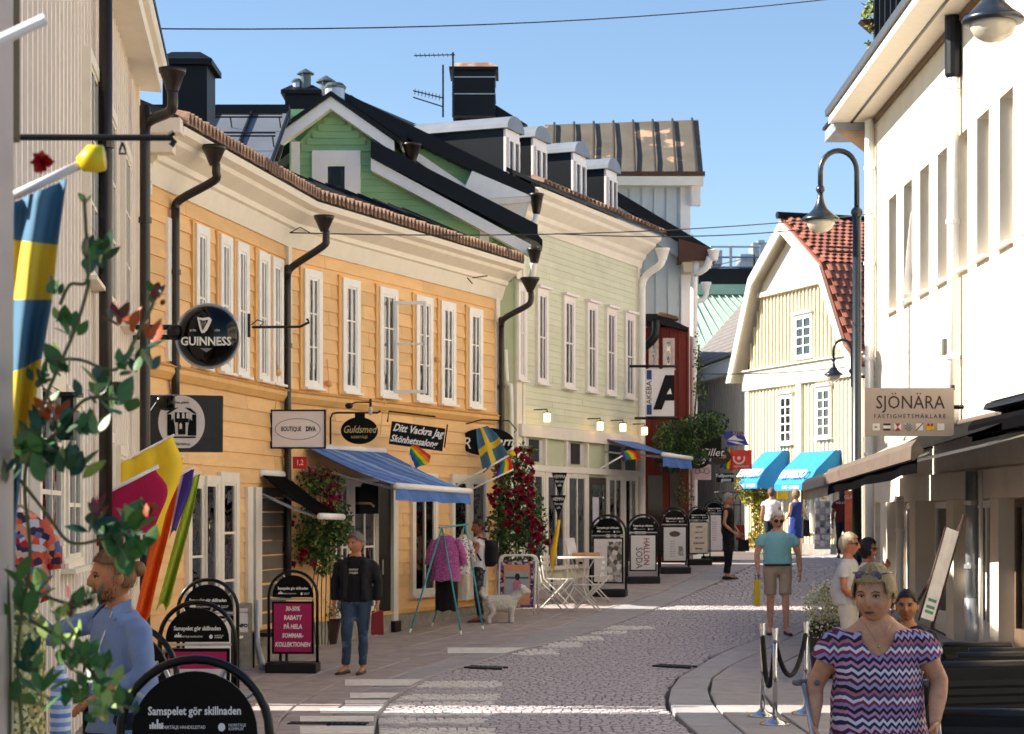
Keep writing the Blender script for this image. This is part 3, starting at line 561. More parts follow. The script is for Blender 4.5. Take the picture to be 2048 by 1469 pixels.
for i, (x, y) in enumerate(((1064, 835), (1172, 852), (1218, 855), (1262, 862))):
    u, z = PG.px(x, y); p = PG.pt(u, z, .3); l = thing('wall_lamp', 'lit square glass wall lamp over the pale green shopfront, %s from the left' % ['first', 'second', 'third', 'fourth'][i], 'wall lamp', PG.pt(u, z, 0), group='wall lamps over the pale green shopfront')
    mb = MB(); mb.box(p-Vector((.06, .06, .09)), p+Vector((.06, .06, .07))); mb.build('lamp_glass', LAMPG, l, bevel=.01)
    mb = MB(); mb.box(p+Vector((-.07, -.07, .07)), p+Vector((.07, .07, .09))); mb.tube([p+Vector((0, 0, .09)), p+Vector((0, 0, .14)), PG.pt(u+.05, z+.14, .0)], .012, 6); mb.build('bracket', BLKM, l)
pipe(ph, [P(1325, 520, 42.0), P(1318, 532, 42.0), P(1292, 552, 42.2), P(1284, 575, 42.2), P(1284, 620, 42.2), P(1284, 1110, 42.2)], .075, WHITE, hop=(P(1325, 497, 42.0), .26, .15))
pipe(ph, [P(1010, 700, 35.9), P(1014, 770, 35.9), P(1022, 800, 35.9), P(1022, 1180, 35.9)], .045, WHITE)
# ------------------------------------------------------------------ roofs and chimneys behind the ochre house
dh = thing('black_roof_house', 'black sheet metal roof with roof rails and a roof ladder behind the ochre house', 'house', (-5.5, 32, -1.6))
body(dh, [(-9, 31), (-3.7, 31), (-3.7, 34.2), (-9, 34.2)], -1.6, 5.2, M('dark wall', '#3A3D42', .7))
GLR = M('dull sheet roof', '#6F737A', .4, .2, 1.2, .03)
A, B = Vector((-9, 31, 5.4)), Vector((-3.75, 31, 5.4)); up = Vector((0, 2.6, 1.35))
mb = MB(); mb.prism([A, B, B+up, A+up], (0, .05, -.08)); mb.build('roof', GLR, dh)
for i in range(9): p = A+Vector((.3+i*.62, 0, .0)); mb = MB(); mb.tube([p+up*.02+Vector((0, -.03, .02)), p+up*.98+Vector((0, -.03, .02))], .03, 5); mb.build('roof_seam', BLK, dh)
mb = MB(); mb.prism([A+up+Vector((0, -.02, -.1)), B+up+Vector((0, -.02, -.1)), B+up+Vector((0, -.02, .14)), A+up+Vector((0, -.02, .14))], (0, .3, 0)); mb.build('ridge_capping', BLK, dh)
for t in (.72, .36):
    q = up*t+Vector((0, -.22, .12)); mb = MB()
    for dz in (0, .05): mb.tube([A+q+Vector((0, 0, dz)), B+q+Vector((0, 0, dz))], .014, 5)
    for i in range(7): p = A+q+Vector((.4+i*.8, 0, 0)); mb.tube([p, p+Vector((0, .2, -.14))], .012, 4)
    mb.build('roof_rail', BLK, dh)
mb = MB(); p = B+Vector((-1.75, -.05, .05))
for s in (0, .35): mb.tube([p+Vector((s, 0, 0))+up*.02, p+Vector((s, 0, 0))+up*.6], .018, 5)
for i in range(8): mb.tube([p+up*(.05+i*.07), p+up*(.05+i*.07)+Vector((.35, 0, 0))], .014, 4)
mb.build('roof_ladder', BLK, dh)
def chimney(label, x0, x1, yt, yb, Y, dep, mat, capm=None, bands=0, name='chimney'):
    a, b = P(x0, yb, Y), P(x1, yt, Y); t = thing(name, label, 'chimney', (a.x, Y, a.z))
    mb = MB(); mb.box((a.x, Y, a.z), (b.x, Y+dep, b.z-.12)); st = mb.build('shaft', mat, t)
    mb = MB(); c = .07; mb.box((a.x-c, Y-c, b.z-.118), (b.x+c, Y+dep+c, b.z-.05)); mb.build('cap', mat, t)
    mb = MB(); q = b.z-.048; mb.hexa([(a.x-c, Y-c, q), (b.x+c, Y-c, q), (b.x+c, Y+dep+c, q), (a.x-c, Y+dep+c, q), (a.x+.1, Y+.1, q+.12), (b.x-.1, Y+.1, q+.12), (b.x-.1, Y+dep-.1, q+.12), (a.x+.1, Y+dep-.1, q+.12)]); mb.build('cap_roof', capm or mat, t)
    for i in range(bands): z = a.z+(b.z-a.z)*(.42+.33*i); mb = MB(); mb.box((a.x-.015, Y-.015, z), (b.x+.015, Y+dep+.015, z+.02)); mb.build('metal_band', GALV, st)
    return t, a, b
chimney('big square black metal chimney beside the white boarded house', 325, 414, 112, 300, 25.0, .7, BLK)
ch2, a2, b2 = chimney('low black chimney box carrying round roof vents', 570, 636, 176, 262, 36.6, .6, BLK)
def vent(x, yt, yb, Y, r, hat, label, dome=False):
    p = P(x, yb, Y); h = (yb-yt)*Y/F; t = thing('roof_vent', label, 'roof vent', p, group='round roof vents')
    mb = MB(); mb.lathe([(r, p.z), (r, p.z+h*.66), (r*.9, p.z+h*.66)], (p.x, p.y, 0), 14); mb.build('vent_pipe', GALV if dome else M('zinc grey', '#5E6B6E', .4, .2, 4, metal=.4), t, smooth=False)
    mb = MB(); mb.lathe([(hat, p.z+h*.72), (hat, p.z+h*.76), (hat*.1, p.z+h)] if not dome else [(hat, p.z+h*.62), (hat*1.05, p.z+h*.75), (hat*.75, p.z+h*.95), (.02, p.z+h)], (p.x, p.y, 0), 14); mb.build('vent_hat', M('zinc grey', '#5E6B6E', .4), t)
    for k in range(3): mb = MB(); q = Vector((p.x+r*.9*math.cos(k*2.1), p.y+r*.9*math.sin(k*2.1), p.z+h*.6)); mb.tube([q, q+Vector((0, 0, h*.16))], .012, 4); mb.build('vent_strut', GALV, t)
vent(611, 138, 178, 36.7, .10, .16, 'tall roof vent with a conical hat on the black chimney box'); vent(594, 158, 178, 36.7, .08, .1, 'short domed roof vent left of the tall one', True)
vent(652, 152, 200, 37.5, .12, .19, 'roof vent with a wide flat conical hat behind the green gable'); vent(670, 166, 200, 37.2, .19, .2, 'fat silver roof vent at the green gable ridge', True)
COPC = patches(M('new copper sheet', '#B98A66', .4, .3, 3, metal=.3), '#D9C9B5', 3, .45, .6)
chimney('black banded chimney with a copper cap behind the dormers', 905, 990, 130, 232, 42.5, 1.0, BLK, COPC, 2)
mb = MB(); t = thing('roof_ridge', 'dark metal ridge piece rising behind the first dormer', 'roof', P(975, 240, 43)); mb.prism([P(905, 250, 43), P(975, 200, 43), P(1055, 250, 43)], (0, 1.5, 0)); mb.build('ridge_sheet', BLK, t)
an = thing('tv_antenna', 'old roof aerial with thin rods beside the banded chimney', 'antenna', P(906, 235, 42)); mb = MB(); mb.tube([P(906, 235, 42), P(906, 105, 42)], .02, 6); mb.tube([P(886, 235, 42), P(886, 130, 42)], .02, 6); mb.build('mast', BLKM, an)
mb = MB(); mb.tube([P(828, 112, 42), P(910, 110, 42)], .012, 5); mb.tube([P(826, 182, 42), P(888, 197, 42)], .014, 5); mb.tube([P(826, 195, 42), P(886, 214, 42)], .014, 5)
for i in range(9): q = P(832+i*9, 112, 42); mb.tube([q+Vector((0, -.2, 0)), q+Vector((0, .2, .02))], .008, 4); q = P(830+i*7, 184+i*1.6, 42); mb.tube([q+Vector((0, -.1, -.08)), q+Vector((0, .1, .08))], .008, 4)
mb.build('antenna_rods', BLKM, an)
# ------------------------------------------------------------------ grey house with the metal roof
GY = 44.4; GW = Plane(0, GY, (1, 0), (0, -1)); X_ = lambda x, Y=GY: (x-CX)*Y/F; Z_ = lambda y, Y=GY: (HZ-y)*Y/F
ge = thing('grey_blue_house', 'tall pale grey blue boarded house with a patchy grey metal roof', 'house', (X_(1310), GY, -1.1))
body(ge, [(X_(1235), GY), (X_(1386), GY), (X_(1386)+.25, 47.8), (X_(1235), 47.8)], -1.2, Z_(470), LBLUE); mb = MB(); mb.box((X_(1100), GY+.2, Z_(480)), (X_(1382), 47.6, Z_(362))); mb.build('attic_wall', LBLUE, ge)
battens(ge, GW, X_(1240), X_(1362), Z_(1090), Z_(495), .25, LBLUE, bw=.05, th=.03); AW = Plane(0, GY+.2, (1, 0), (0, -1)); battens(ge, AW, X_(1238), X_(1360), Z_(480), Z_(376), .24, LBLUE, bw=.05, th=.03)
mb = MB(); GW.box(mb, X_(1362), X_(1386), -1.1, Z_(540), 0, .06); mb.build('corner_board', WHITE, ge); mb = MB(); AW.box(mb, X_(1362), X_(1382), Z_(480), Z_(372), 0, .06); mb.build('corner_board', WHITE, ge)
A, B = P(1085, 352, 44.2), P(1407, 352, 44.2); T1, T0 = P(1397, 240, 46.6), P(1090, 250, 46.6)
mb = MB(); mb.prism([A, B, T1, T0], (0, .08, -.06)); mb.build('roof', GREYM, ge)
for i in range(8):
    t = .06+i*.128; p, q = A.lerp(B, t), T0.lerp(T1, t); mb = MB(); o = Vector((0, -.04, .03)); mb.tube([p+o, q+o], .028, 5); mb.build('roof_seam', M('dark seam', '#3A342E', .6), ge)
mb = MB(); mb.box((A.x, 44.15, Z_(355)), (B.x+.03, 44.3, Z_(347))); mb.build('gutter', M('rust brown', '#5A3A2C', .7), ge); mb = MB(); mb.box((A.x, 44.18, Z_(374)), (B.x, 44.4, Z_(356))); mb.build('eaves_board', CREAMW, ge)
mb = MB(); mb.box((X_(1382), 44.3, Z_(412)), (X_(1400), 44.5, Z_(374))); mb.build('eaves_bracket', WARMW, ge)
slopeboard(ge, P(1232, 388, 44.0), P(1430, 507, 44.0), .24, 43.85, 44.38, 'verge', BLK, .04)
mb = MB(); mb.prism([P(1358, 478, 43.8), P(1418, 495, 43.8), P(1418, 520, 43.8), P(1358, 524, 43.8)], (0, .6, 0)); mb.build('eaves_end', M('rust brown', '#5A3A2C', .7), ge)
mb = MB(); mb.prism([P(1365, 524, 43.9), P(1412, 519, 43.9), P(1400, 545, 43.9), P(1368, 545, 43.9)], (0, .5, 0)); mb.build('soffit', STRAW, ge)
slopeboard(ge, P(1235, 395, 44.15), P(1360, 470, 44.15), .3, 44.1, 44.38, 'barge_board', LBLUE, -.2)
pipe(ge, [P(1420, 515, 43.7), P(1412, 535, 43.8), P(1395, 548, 43.9), P(1388, 565, 44), P(1388, 1110, 44)], .08, WHITE, hop=(P(1427, 500, 43.7), .24, .13))
pipe(ge, [P(1413, 570, 46), P(1412, 590, 46), P(1405, 600, 46), P(1393, 603, 46)], .06, WHITE, hop=(P(1412, 565, 46), .2, .12))
body(ge, [(3.2, 57.5), (4.95, 57.5), (5.75, 66), (3.2, 66)], -1.1, 5.7, LBLUE, 'unseen_shade_block')  # unseen block added to keep the sun off the small grey house front
# ------------------------------------------------------------------ red house
RYY = 42.9; rp = Plane(0, RYY, (1, 0), (0, -1)); rh = thing('red_house', 'narrow dark red boarded house with a tiny tiled roof behind the letter sign', 'house', (X_(1330, RYY), RYY, -1.05))
body(rh, [(X_(1288, RYY), RYY), (X_(1378, RYY), RYY), (X_(1378, RYY), 44.3), (X_(1288, RYY), 44.3)], -1.1, Z_(655, RYY), RED)
battens(rh, rp, X_(1290, RYY), X_(1376, RYY), -1.0, Z_(662, RYY), .16, RED, bw=.04, th=.025)
for x0, x1 in ((1302, 1312), (1330, 1344)): window(rh, rp, X_(x0, RYY), X_(x1, RYY), Z_(735, RYY), Z_(682, RYY), M('pink white paint', '#E3C9BF', .6), cols=1, rows=2, case=.05, w=.03)
mb = MB(); mb.prism([P(1286, 628, RYY-.2), P(1318, 628, RYY-.2), P(1376, 655, RYY-.2), P(1376, 662, RYY-.2), P(1286, 640, RYY-.2)], (0, 1.2, 0)); mb.build('roof', BLK, rh)
mb = MB(); prf = arc((0, 0, 0), .07, 0, 180, 5); mb.prism(prf, (0, .5, 0)); me = mb.mesh('roof_tile', mat=EAVT)
for i in range(7): inst(me, 'roof_tile', rh, P(1322+i*5, 631+i*1.2, RYY-.25))
pipe(rh, [P(1312, 640, RYY-.25), P(1312, 660, RYY-.25), P(1308, 676, RYY-.25), P(1290, 695, RYY-.2), P(1286, 700, RYY-.2)], .09, BLKM)
mb = MB(); rp.box(mb, X_(1296, RYY), X_(1325, RYY), -.9, .85, .03, .05); rp.box(mb, X_(1340, RYY), X_(1362, RYY), -.9, .9, .03, .05); mb.build('shop_window', M('dark shop glass', '#332624', .15), rh)
# ------------------------------------------------------------------ small grey house, copper roof
A, B = P(1385, 752, 66), P(1512, 690, 57); d = (B-A); d.z = 0; d.normalize(); n = Vector((d.y, -d.x, 0)); z = 4.65
sg = thing('small_grey_house', 'low grey boarded house with a ribbed dark roof, left of the gambrel house', 'house', (A.x, A.y, -1)); sf = Plane(A.x, A.y, (d.x, d.y), (n.x, n.y)); L_ = 9.5
body(sg, [tuple(sf.pt(0, 0)[:2]), tuple(sf.pt(L_, 0)[:2]), tuple(sf.pt(L_, 0, -5)[:2]), tuple(sf.pt(0, 0, -5)[:2])], -1.1, 4.4, GREYB); battens(sg, sf, .9, L_, -.9, 4.2, .34, GREYB, bw=.04, th=.03)
mb = MB(); sf.box(mb, 0, .75, -1, 4.2, 0, .06); mb.build('corner_board', WHITE, sg); mb = MB(); sf.box(mb, -.3, L_, 4.2, 4.62, -.1, .25); mb.build('eaves_board', WHITE, sg)
GRIB = M('grey ribbed sheet', '#77706A', .6, .2, 3); mb = MB(); sf.ext(mb, [(.3, 4.63), (.3, 4.7), (-2.6, 8.0), (-2.6, 7.9)], -.35, L_); mb.build('roof', M('dark ribbed roof', '#3C3836', .6), sg)
for i in range(20): t = i/20; mb = MB(); w0, z0 = .3-2.9*t, 4.705+3.3*t; sf.ext(mb, [(w0, z0), (w0-.03, z0+.06), (w0-.09, z0+.13), (w0-.09, z0+.06)], -.35, L_); mb.build('roof_rib', GRIB, sg)
cp = thing('copper_roofed_building', 'large building with a pale green verdigris copper roof in the distance', 'building', P(1450, 700, 82)); cm = Plane(P(1380, 0, 82).x, 82, (1, 0), (0, -1)); mb = MB()
body(cp, [(6.5, 83), (16, 83), (16, 92), (6.5, 92)], -1, 7.0, M('pale render', '#C9C2B0', .8)); q = [P(1340, 720, 80), P(1560, 700, 80), P(1530, 590, 84), P(1395, 590, 84)]
mb = MB(); mb.prism(q, (0, .3, -.3)); mb.build('roof', COPPER, cp)
for i in range(11): t = i/10; mb = MB(); o = Vector((0, -.06, .04)); mb.tube([q[0].lerp(q[1], t)+o+Vector((1.2, 0, 0)), q[3].lerp(q[2], t)+o-Vector((.9, 0, 0))], .02, 4); mb.build('roof_seam', M('pale verdigris', '#B8CFBC', .9), cp)
mb = MB(); mb.box((P(1385, 0, 84).x, 83.8, P(0, 590, 84).z), (P(1540, 0, 84).x, 90, P(0, 570, 84).z)); mb.build('roof_edge', COPPER, cp)
mb = MB(); mb.box((P(1395, 0, 85).x, 84.5, P(0, 570, 85).z), (P(1545, 0, 85).x, 90, P(0, 540, 85).z)); mb.build('roof_plant', BLK, cp)
mb = MB(); yq = 86
for x0, x1 in ((1422, 1460), (1463, 1520)):
    for yy in (494, 515, 535): mb.tube([P(x0, yy, yq), P(x1, yy, yq)], .04, 5)
    for x in (x0, x1): mb.tube([P(x, 540, yq), P(x, 492, yq)], .04, 5)
mb.build('roof_railing', GALV, cp)
for x0, x1, y0, y1 in ((1425, 1445, 500, 530), (1480, 1512, 508, 535), (1505, 1550, 485, 535), (1515, 1530, 480, 490)):
    mb = MB(); a, b = P(x0, y1, 86.5), P(x1, y0, 86.5); mb.box((a.x, 86.5, a.z), (b.x, 88, b.z)); mb.build('ventilation_unit', GALV, cp, bevel=.04)
# ------------------------------------------------------------------ gambrel house
GB = Fac(6.6, 56, -.331, -1); gb = thing('gambrel_house', 'cream boarded gambrel house with orange tiled roof and blue shop awnings in the sun', 'house', (6.6, 56, -1))
g = lambda x, y, w=0: GB.px(x, y, w)
OUT = [g(1478, 768), g(1523, 559), g(1588, 443), g(1667, 533), g(1716, 690), (-7.15, g(1740, 735)[1])]
uL, uRt = g(1495, 900)[0], -7.06; ze = OUT[0][1]
mb = MB(); mb.prism([GB.pt(u, z) for u, z in [(uL, -1.1), (uL, ze)]+[(OUT[1][0]-.1, OUT[1][1]-.1), (OUT[2][0], OUT[2][1]-.25), (OUT[3][0]+.1, OUT[3][1]-.1)]+[(uRt, ze-.2), (uRt, -1.1)]], -GB.n*9); mb.build('wall', STRAW, gb)
zb = g(1600, 760)[1]-.05; zb2 = g(1600, 738)[1]+.1
def lim(z):                                       # inside of the barge boards at height z
    L = [(a, b) for a, b in OUT]; s = .28
    def side(p, q): return p[0]+(q[0]-p[0])*(z-p[1])/(q[1]-p[1])
    l = side(L[0], L[1]) if z < L[1][1] else side(L[1], L[2]); r = side(L[4], L[3]) if z < L[3][1] else side(L[3], L[2]); return r+s, l-s
def colspan(u):
    zt = zb2; z = zb2
    while z < OUT[2][1]-.3:
        a, b = lim(z)
        if a < u < b: zt = z
        z += .05
    return zb2, min(zt, g(1610, 570)[1]+.02)
battens(gb, GB, uRt+.1, uL-.3, 0, 0, .21, STRAW, bw=.055, th=.05, top=colspan); battens(gb, GB, uRt+.1, uL-.25, -.9, zb-.08, .21, STRAW, bw=.055, th=.035)
mb = MB(); GB.box(mb, uRt, uL+.1, zb-.06, zb2+.02, 0, .12); mb.build('beam', STRAWW, gb); mb = MB(); GB.box(mb, uRt, uL+.12, zb2+.022, zb2+.06, 0, .2); mb.build('ledge', STRAWW, gb)
z57 = g(1610, 572)[1]; a, b = lim(z57); mb = MB(); mb.prism([GB.pt(a-.1, z57+.05, .06), GB.pt(b+.1, z57+.05, .06), GB.pt(OUT[2][0], OUT[2][1]-.35, .06)], GB.n*-.05); mb.build('tympanum', STRAWW, gb); mb = MB(); GB.box(mb, a, b, z57-.06, z57+.06, 0, .16); mb.build('ledge', STRAWW, gb)
mb = MB(); GB.box(mb, uL-.22, uL, -1, zb-.07, .0, .08); mb.build('corner_board', STRAWW, gb); u, _ = g(1602, 850); mb = MB(); GB.box(mb, u-.16, u+.16, -1, zb-.07, .0, .09); mb.build('pilaster', STRAWW, gb)
for i in range(5):
    (p, pz), (q, qz) = OUT[i], OUT[i+1]; mb = MB(); dd = Vector((q-p, 0, qz-pz)).normalized(); nn = (dd.z*-.28, dd.x*.28)
    if nn[1] > 0: nn = (-nn[0], -nn[1])
    if i == 0: nn = (-.3, .0)
    if i >= 3: nn = (.3, 0) if i == 4 else (.24, -.08)
    mb.prism([GB.pt(p, pz, .42), GB.pt(q, qz, .42), GB.pt(q+nn[0], qz+nn[1], .42), GB.pt(p+nn[0], pz+nn[1], .42)], -GB.n*.06); mb.build('barge_board', STRAWW, gb)
    mb = MB(); mb.prism([GB.pt(p, pz, .36), GB.pt(q, qz, .36), GB.pt(q-nn[0]*.12, qz-nn[1]*.12+.05, .36), GB.pt(p-nn[0]*.12, pz-nn[1]*.12+.05, .36)], -GB.n*9); mb.build('roof', M('red brown roof', '#7A4334', .7), gb); mb = MB(); mb.prism([GB.pt(p+nn[0]*.1, pz+nn[1]*.1, .355), GB.pt(q+nn[0]*.1, qz+nn[1]*.1, .355), GB.pt(q+nn[0]*.2, qz+nn[1]*.2, .355), GB.pt(p+nn[0]*.2, pz+nn[1]*.2, .355)], -GB.n*.5); mb.build('soffit', STRAWW, gb)
# orange tiles on the near slopes
for (p, q, rows) in ((OUT[3], OUT[2], 12), (OUT[4], OUT[3], 10)):
    e = Vector(GB.pt(q[0], q[1]))-Vector(GB.pt(p[0], p[1])); el = e.length/rows; eu = e.normalized(); ln = -GB.n; nr = eu.cross(ln); nr = nr if nr.z > 0 else -nr
    mb = MB(); prf = [Vector((0, 0, 0))]+[]; wv = []
    for t in range(7): s = t/6; wv.append(ln*(s*.21)+nr*(.025+.035*math.sin(s*math.pi)**1.5))
    lo = [v-nr*.02 for v in wv]; mb.prism(wv+lo[::-1], eu*el*1.12+nr*-.03); me = mb.mesh('roof_tile', mat=CTILE)
    for r in range(rows):
        for c in range(19): inst(me, 'roof_tile', gb, GB.pt(p[0], p[1], .34)+e*(r/rows)+ln*(c*.21+(.10 if r % 2 else 0))+nr*.10)
mb = MB(); mb.tube([GB.pt(OUT[2][0], OUT[2][1]+.14, .5), GB.pt(OUT[2][0], OUT[2][1]+.14, -9)], .1, 6); mb.build('ridge', BLK, gb); q = OUT[3]; mb = MB(); [mb.tube([GB.pt(q[0]-.15, q[1]+.35+dz, .3), GB.pt(q[0]-.15, q[1]+.35+dz, -8)], .03, 5) for dz in (0, .12)]; mb.build('snow_guard', M('rust brown', '#5A3A2C', .7), gb)
for (x0, x1, yt, yb, cols, rows, hd) in ((1594, 1628, 635, 715, 2, 4, .06), (1563, 1588, 795, 888, 2, 5, .07), (1637, 1665, 780, 876, 2, 5, .07)):
    u1, zt = g(x0, yt); u0, _ = g(x1, yt); z0 = g((x0+x1)/2, yb-3)[1]; zt = g((x0+x1)/2, yt)[1]; window(gb, GB, u0+.06, u1-.06, z0, zt, WHITE, cols=cols, rows=rows, case=.09, head=hd, curtain=((0, .35), (.65, 1)), bar=.035, w=.04)
mb = MB(); GB.box(mb, uRt, uL, -1.05, -.75, .0, .06); mb.build('stone_base', STONE, gb)
for x0, x1 in ((1640, 1665), (1600, 1625)):
    u1, _ = g(x0, 1040); u0, _ = g(x1, 1040); window(gb, GB, u0, u1, -.4, 1.0, WHITE, cols=1, rows=1, case=.08, dark=SHOPV, w=.04)
# ------------------------------------------------------------------ building behind the cream one, eaves only in view
bb = thing('pale_corner_building', 'pale grey building with a wide wooden eave just behind the cream render building', 'building', (6.9, 37, -1.4)); body(bb, [(6.9, 36.7), (14, 36.7), (14, 47), (8.95, 47)], -1.5, 7.0, M('pale rose render', '#D9CFC6', .8))  # body lengthened backwards, out of view, so its lit side reflects in the ochre windows
mb = MB(); mb.hexa([P(1745, 318, 36.8), P(1860, 318, 36.8), P(1860, 318, 37.9), P(1745, 318, 37.9), P(1673, 262, 36.8), P(1860, 262, 36.8), P(1860, 262, 37.9), P(1673, 262, 37.9)]); mb.build('soffit', M('soffit wood', '#C9A98A', .7), bb)
mb = MB(); mb.box((P(1670, 0, 36.75).x, 36.7, P(0, 262, 36.8).z), (8, 37.95, P(0, 238, 36.8).z)); mb.build('eaves_board', M('grey zinc', '#8E939C', .5), bb); mb = MB(); mb.box((P(1666, 0, 36.75).x, 36.65, P(0, 237, 36.8).z), (8, 38, P(0, 231, 36.8).z)); mb.build('gutter', BLK, bb)
# ------------------------------------------------------------------ cream render building (right)
RB = Fac(6.02, 0, .016, -1); rb = thing('cream_building', 'sunlit cream rendered building with a row of deep narrow windows on the right', 'building', (6.4, 30, -2)); f = RB.box
U0, U1, Z0, Z1 = 9.0, 36.4, .62, 7.2; WZ0, WZ1 = 3.52, 5.5; op = [24080/(x-1088) for x in (1793, 1824, 1858, 1895, 1935, 1978, 2026)]
op += [op[-1]-1.38*k for k in range(1, 11)]
mb = MB(); f(mb, U0, U1, Z0, WZ0, -.3, 0); f(mb, U0, U1, WZ1, Z1, -.3, 0); e = U1
for a in op: f(mb, a+.76, e, WZ0, WZ1, -.3, 0); e = a
f(mb, U0, e, WZ0, WZ1, -.3, 0); mb.build('wall', CREAM, rb)
mb = MB(); p = [RB.pt(U0, 0, -.3), RB.pt(U1, 0, -.3), RB.pt(U1, 0, -7), RB.pt(U0, 0, -7)]; mb.prism([(q.x, q.y, -2.3) for q in p], (0, 0, 9.5)); mb.build('core', TAN, rb)
mb = MB(); f(mb, U1-.3, U1, -2, Z0-.002, -.3, -.002); mb.build('end_pier', CREAM, rb)
for a in op:
    mb = MB(); w0, w1 = -.27, -.2; f(mb, a, a+.06, WZ0, WZ1, w0, w1); f(mb, a+.70, a+.76, WZ0, WZ1, w0, w1); f(mb, a+.06, a+.7, WZ1-.06, WZ1, w0, w1); f(mb, a+.06, a+.7, WZ0, WZ0+.06, w0, w1); wn = mb.build('window', WHITE, rb)
    mb = MB(); f(mb, a+.06, a+.7, WZ0+.06, WZ1-.06, -.25, -.24); mb.build('pane', GLASS, wn); mb = MB(); f(mb, a+.03, a+.73, WZ0+.03, WZ1-.03, -.285, -.275); mb.build('dark_room', DARK, wn)
    mb = MB(); f(mb, a-.02, a+.78, WZ0-.03, WZ0+.012, -.25, .09); mb.build('sill', WHITE, wn)
mb = MB(); a = op[1]; mb.prism([RB.pt(a+.1, WZ0+.1, -.22), RB.pt(a+.1, WZ1-.1, -.22), RB.pt(a+.1, WZ1-.55, .0), RB.pt(a+.1, WZ0+.1, .14)], RB.d*.03); mb.build('tilted_casement', WHITE, rb)
mb = MB(); RB.ext(mb, [(-.4, 7.202), (.78, 7.202), (.78, 7.34), (-.4, 7.5)], U0, U1+.45); mb.build('eaves', CREAMW, rb); mb = MB(); RB.ext(mb, [(.0, 7.345), (.83, 7.345), (.84, 7.46), (.0, 7.55)], U0, U1+.5); mb.build('roof_edge', M('dark zinc', '#4A4D52', .5), rb)
mb = MB(); RB.ext(mb, [(.36, 7.185), (.40, 7.185), (.40, 7.201), (.36, 7.201)], U0, U1+.4); mb.build('soffit_joint', BLKM, rb); mb = MB(); RB.ext(mb, [(.002, 7.1), (.05, 7.1), (.05, 7.2), (.002, 7.2)], U0, U1); mb.build('soffit_trim', M('brown trim', '#7A6248', .7), rb)
# balcony rail above the eaves
mb = MB(); f(mb, U0, 32.1, 7.58, 8.9, .56, .62); mb.build('balcony_panel', M('grey balcony sheet', '#7D838C', .5, .1), rb)
for i in range(26): mb = MB(); u = 32.2-i*.5; f(mb, u-.035, u+.035, 7.5, 9.0, .63, .7); mb.build('balcony_post', BLK, rb)
mb = MB(); f(mb, U0, 32.2, 9.0, 9.08, .55, .72); f(mb, 32.21, 32.3, 7.5, 9.0, -1.5, .7); mb.build('balcony_rail', BLK, rb)
# shop floor
mb = MB(); f(mb, U0, U1, .22, .617, -.3, .05); mb.build('shop_beam', CREAM, rb)
for a, b, wd in ((34.4, 35.1, .32), (31.9, 32.4, .30), (29.3, 29.85, .22), (26.5, 27.0, .2), (24.0, 24.6, .2), (21.5, 22, .2), (19, 19.5, .2)):
    mb = MB(); f(mb, a, b, -2.1, .218, -.3, wd-.2); mb.build('pilaster', CREAM, rb)
for a, b in ((35.1, 36.1), (32.4, 34.4), (29.85, 31.9), (27.0, 29.3), (24.6, 26.5), (22, 24), (19.5, 21.5)):
    mb = MB(); f(mb, a+.05, a+.13, -1.9, .2, -.29, -.2); f(mb, b-.13, b-.05, -1.9, .2, -.29, -.2); f(mb, a+.13, b-.13, .1, .2, -.29, -.2); f(mb, a+.13, b-.13, -1.9, -1.5, -.29, -.2); f(mb, (a+b)/2-.04, (a+b)/2+.04, -1.5, .1, -.29, -.2); fr = mb.build('shop_window', WHITE if b > 26.8 else M('brown shop wood', '#6B5644', .6), rb)
    for q0, q1 in ((a+.13, (a+b)/2-.04), ((a+b)/2+.04, b-.13)): mb = MB(); f(mb, q0, q1, -1.5, .1, -.25, -.24); mb.build('pane', GLASS, fr); mb = MB(); f(mb, q0, q1, -1.5, .1, -.292, -.285); mb.build('dark_room', SHOPV, fr)
p = RB.pt(36.25, 0, .12); pipe(rb, [(p.x, p.y, 7.15), (p.x, p.y, -1.5)], .085, WHITE, clips=5); mb = MB()
q = RB.pt(28.85, 0, .12); pipe(rb, [(q.x, q.y, 7.15), (q.x, q.y, 1.3)], .085, WHITE, clips=3); mb = MB(); mb.lathe([(.09, 6.3), (.12, 6.35), (.12, 7.18)], (q.x, q.y, 0), 12); mb.build('pipe_head', BLK, rb)
q = RB.pt(27.6, 0, .12); pipe(rb, [(q.x, q.y, .6), (q.x, q.y, -1.15)], .085, GALV, clips=2); pipe(rb, [(q.x, q.y, -1.15), (q.x, q.y, -2.0)], .1, GALV, name='downpipe_shoe'); q = RB.pt(27.2, 0, .08); pipe(rb, [(q.x, q.y, .6), (q.x, q.y, -1.7)], .03, WHITE, name='conduit')
q = RB.pt(32.7, 0, .2); pipe(rb, [(q.x, q.y, .3), (q.x, q.y, -1.9)], .06, WHITE, clips=2)
mb = MB(); f(mb, 29.75, 29.9, 2.38, 2.62, 0, .08); mb.build('junction_box', M('grey plastic', '#6E6A66', .6), rb)
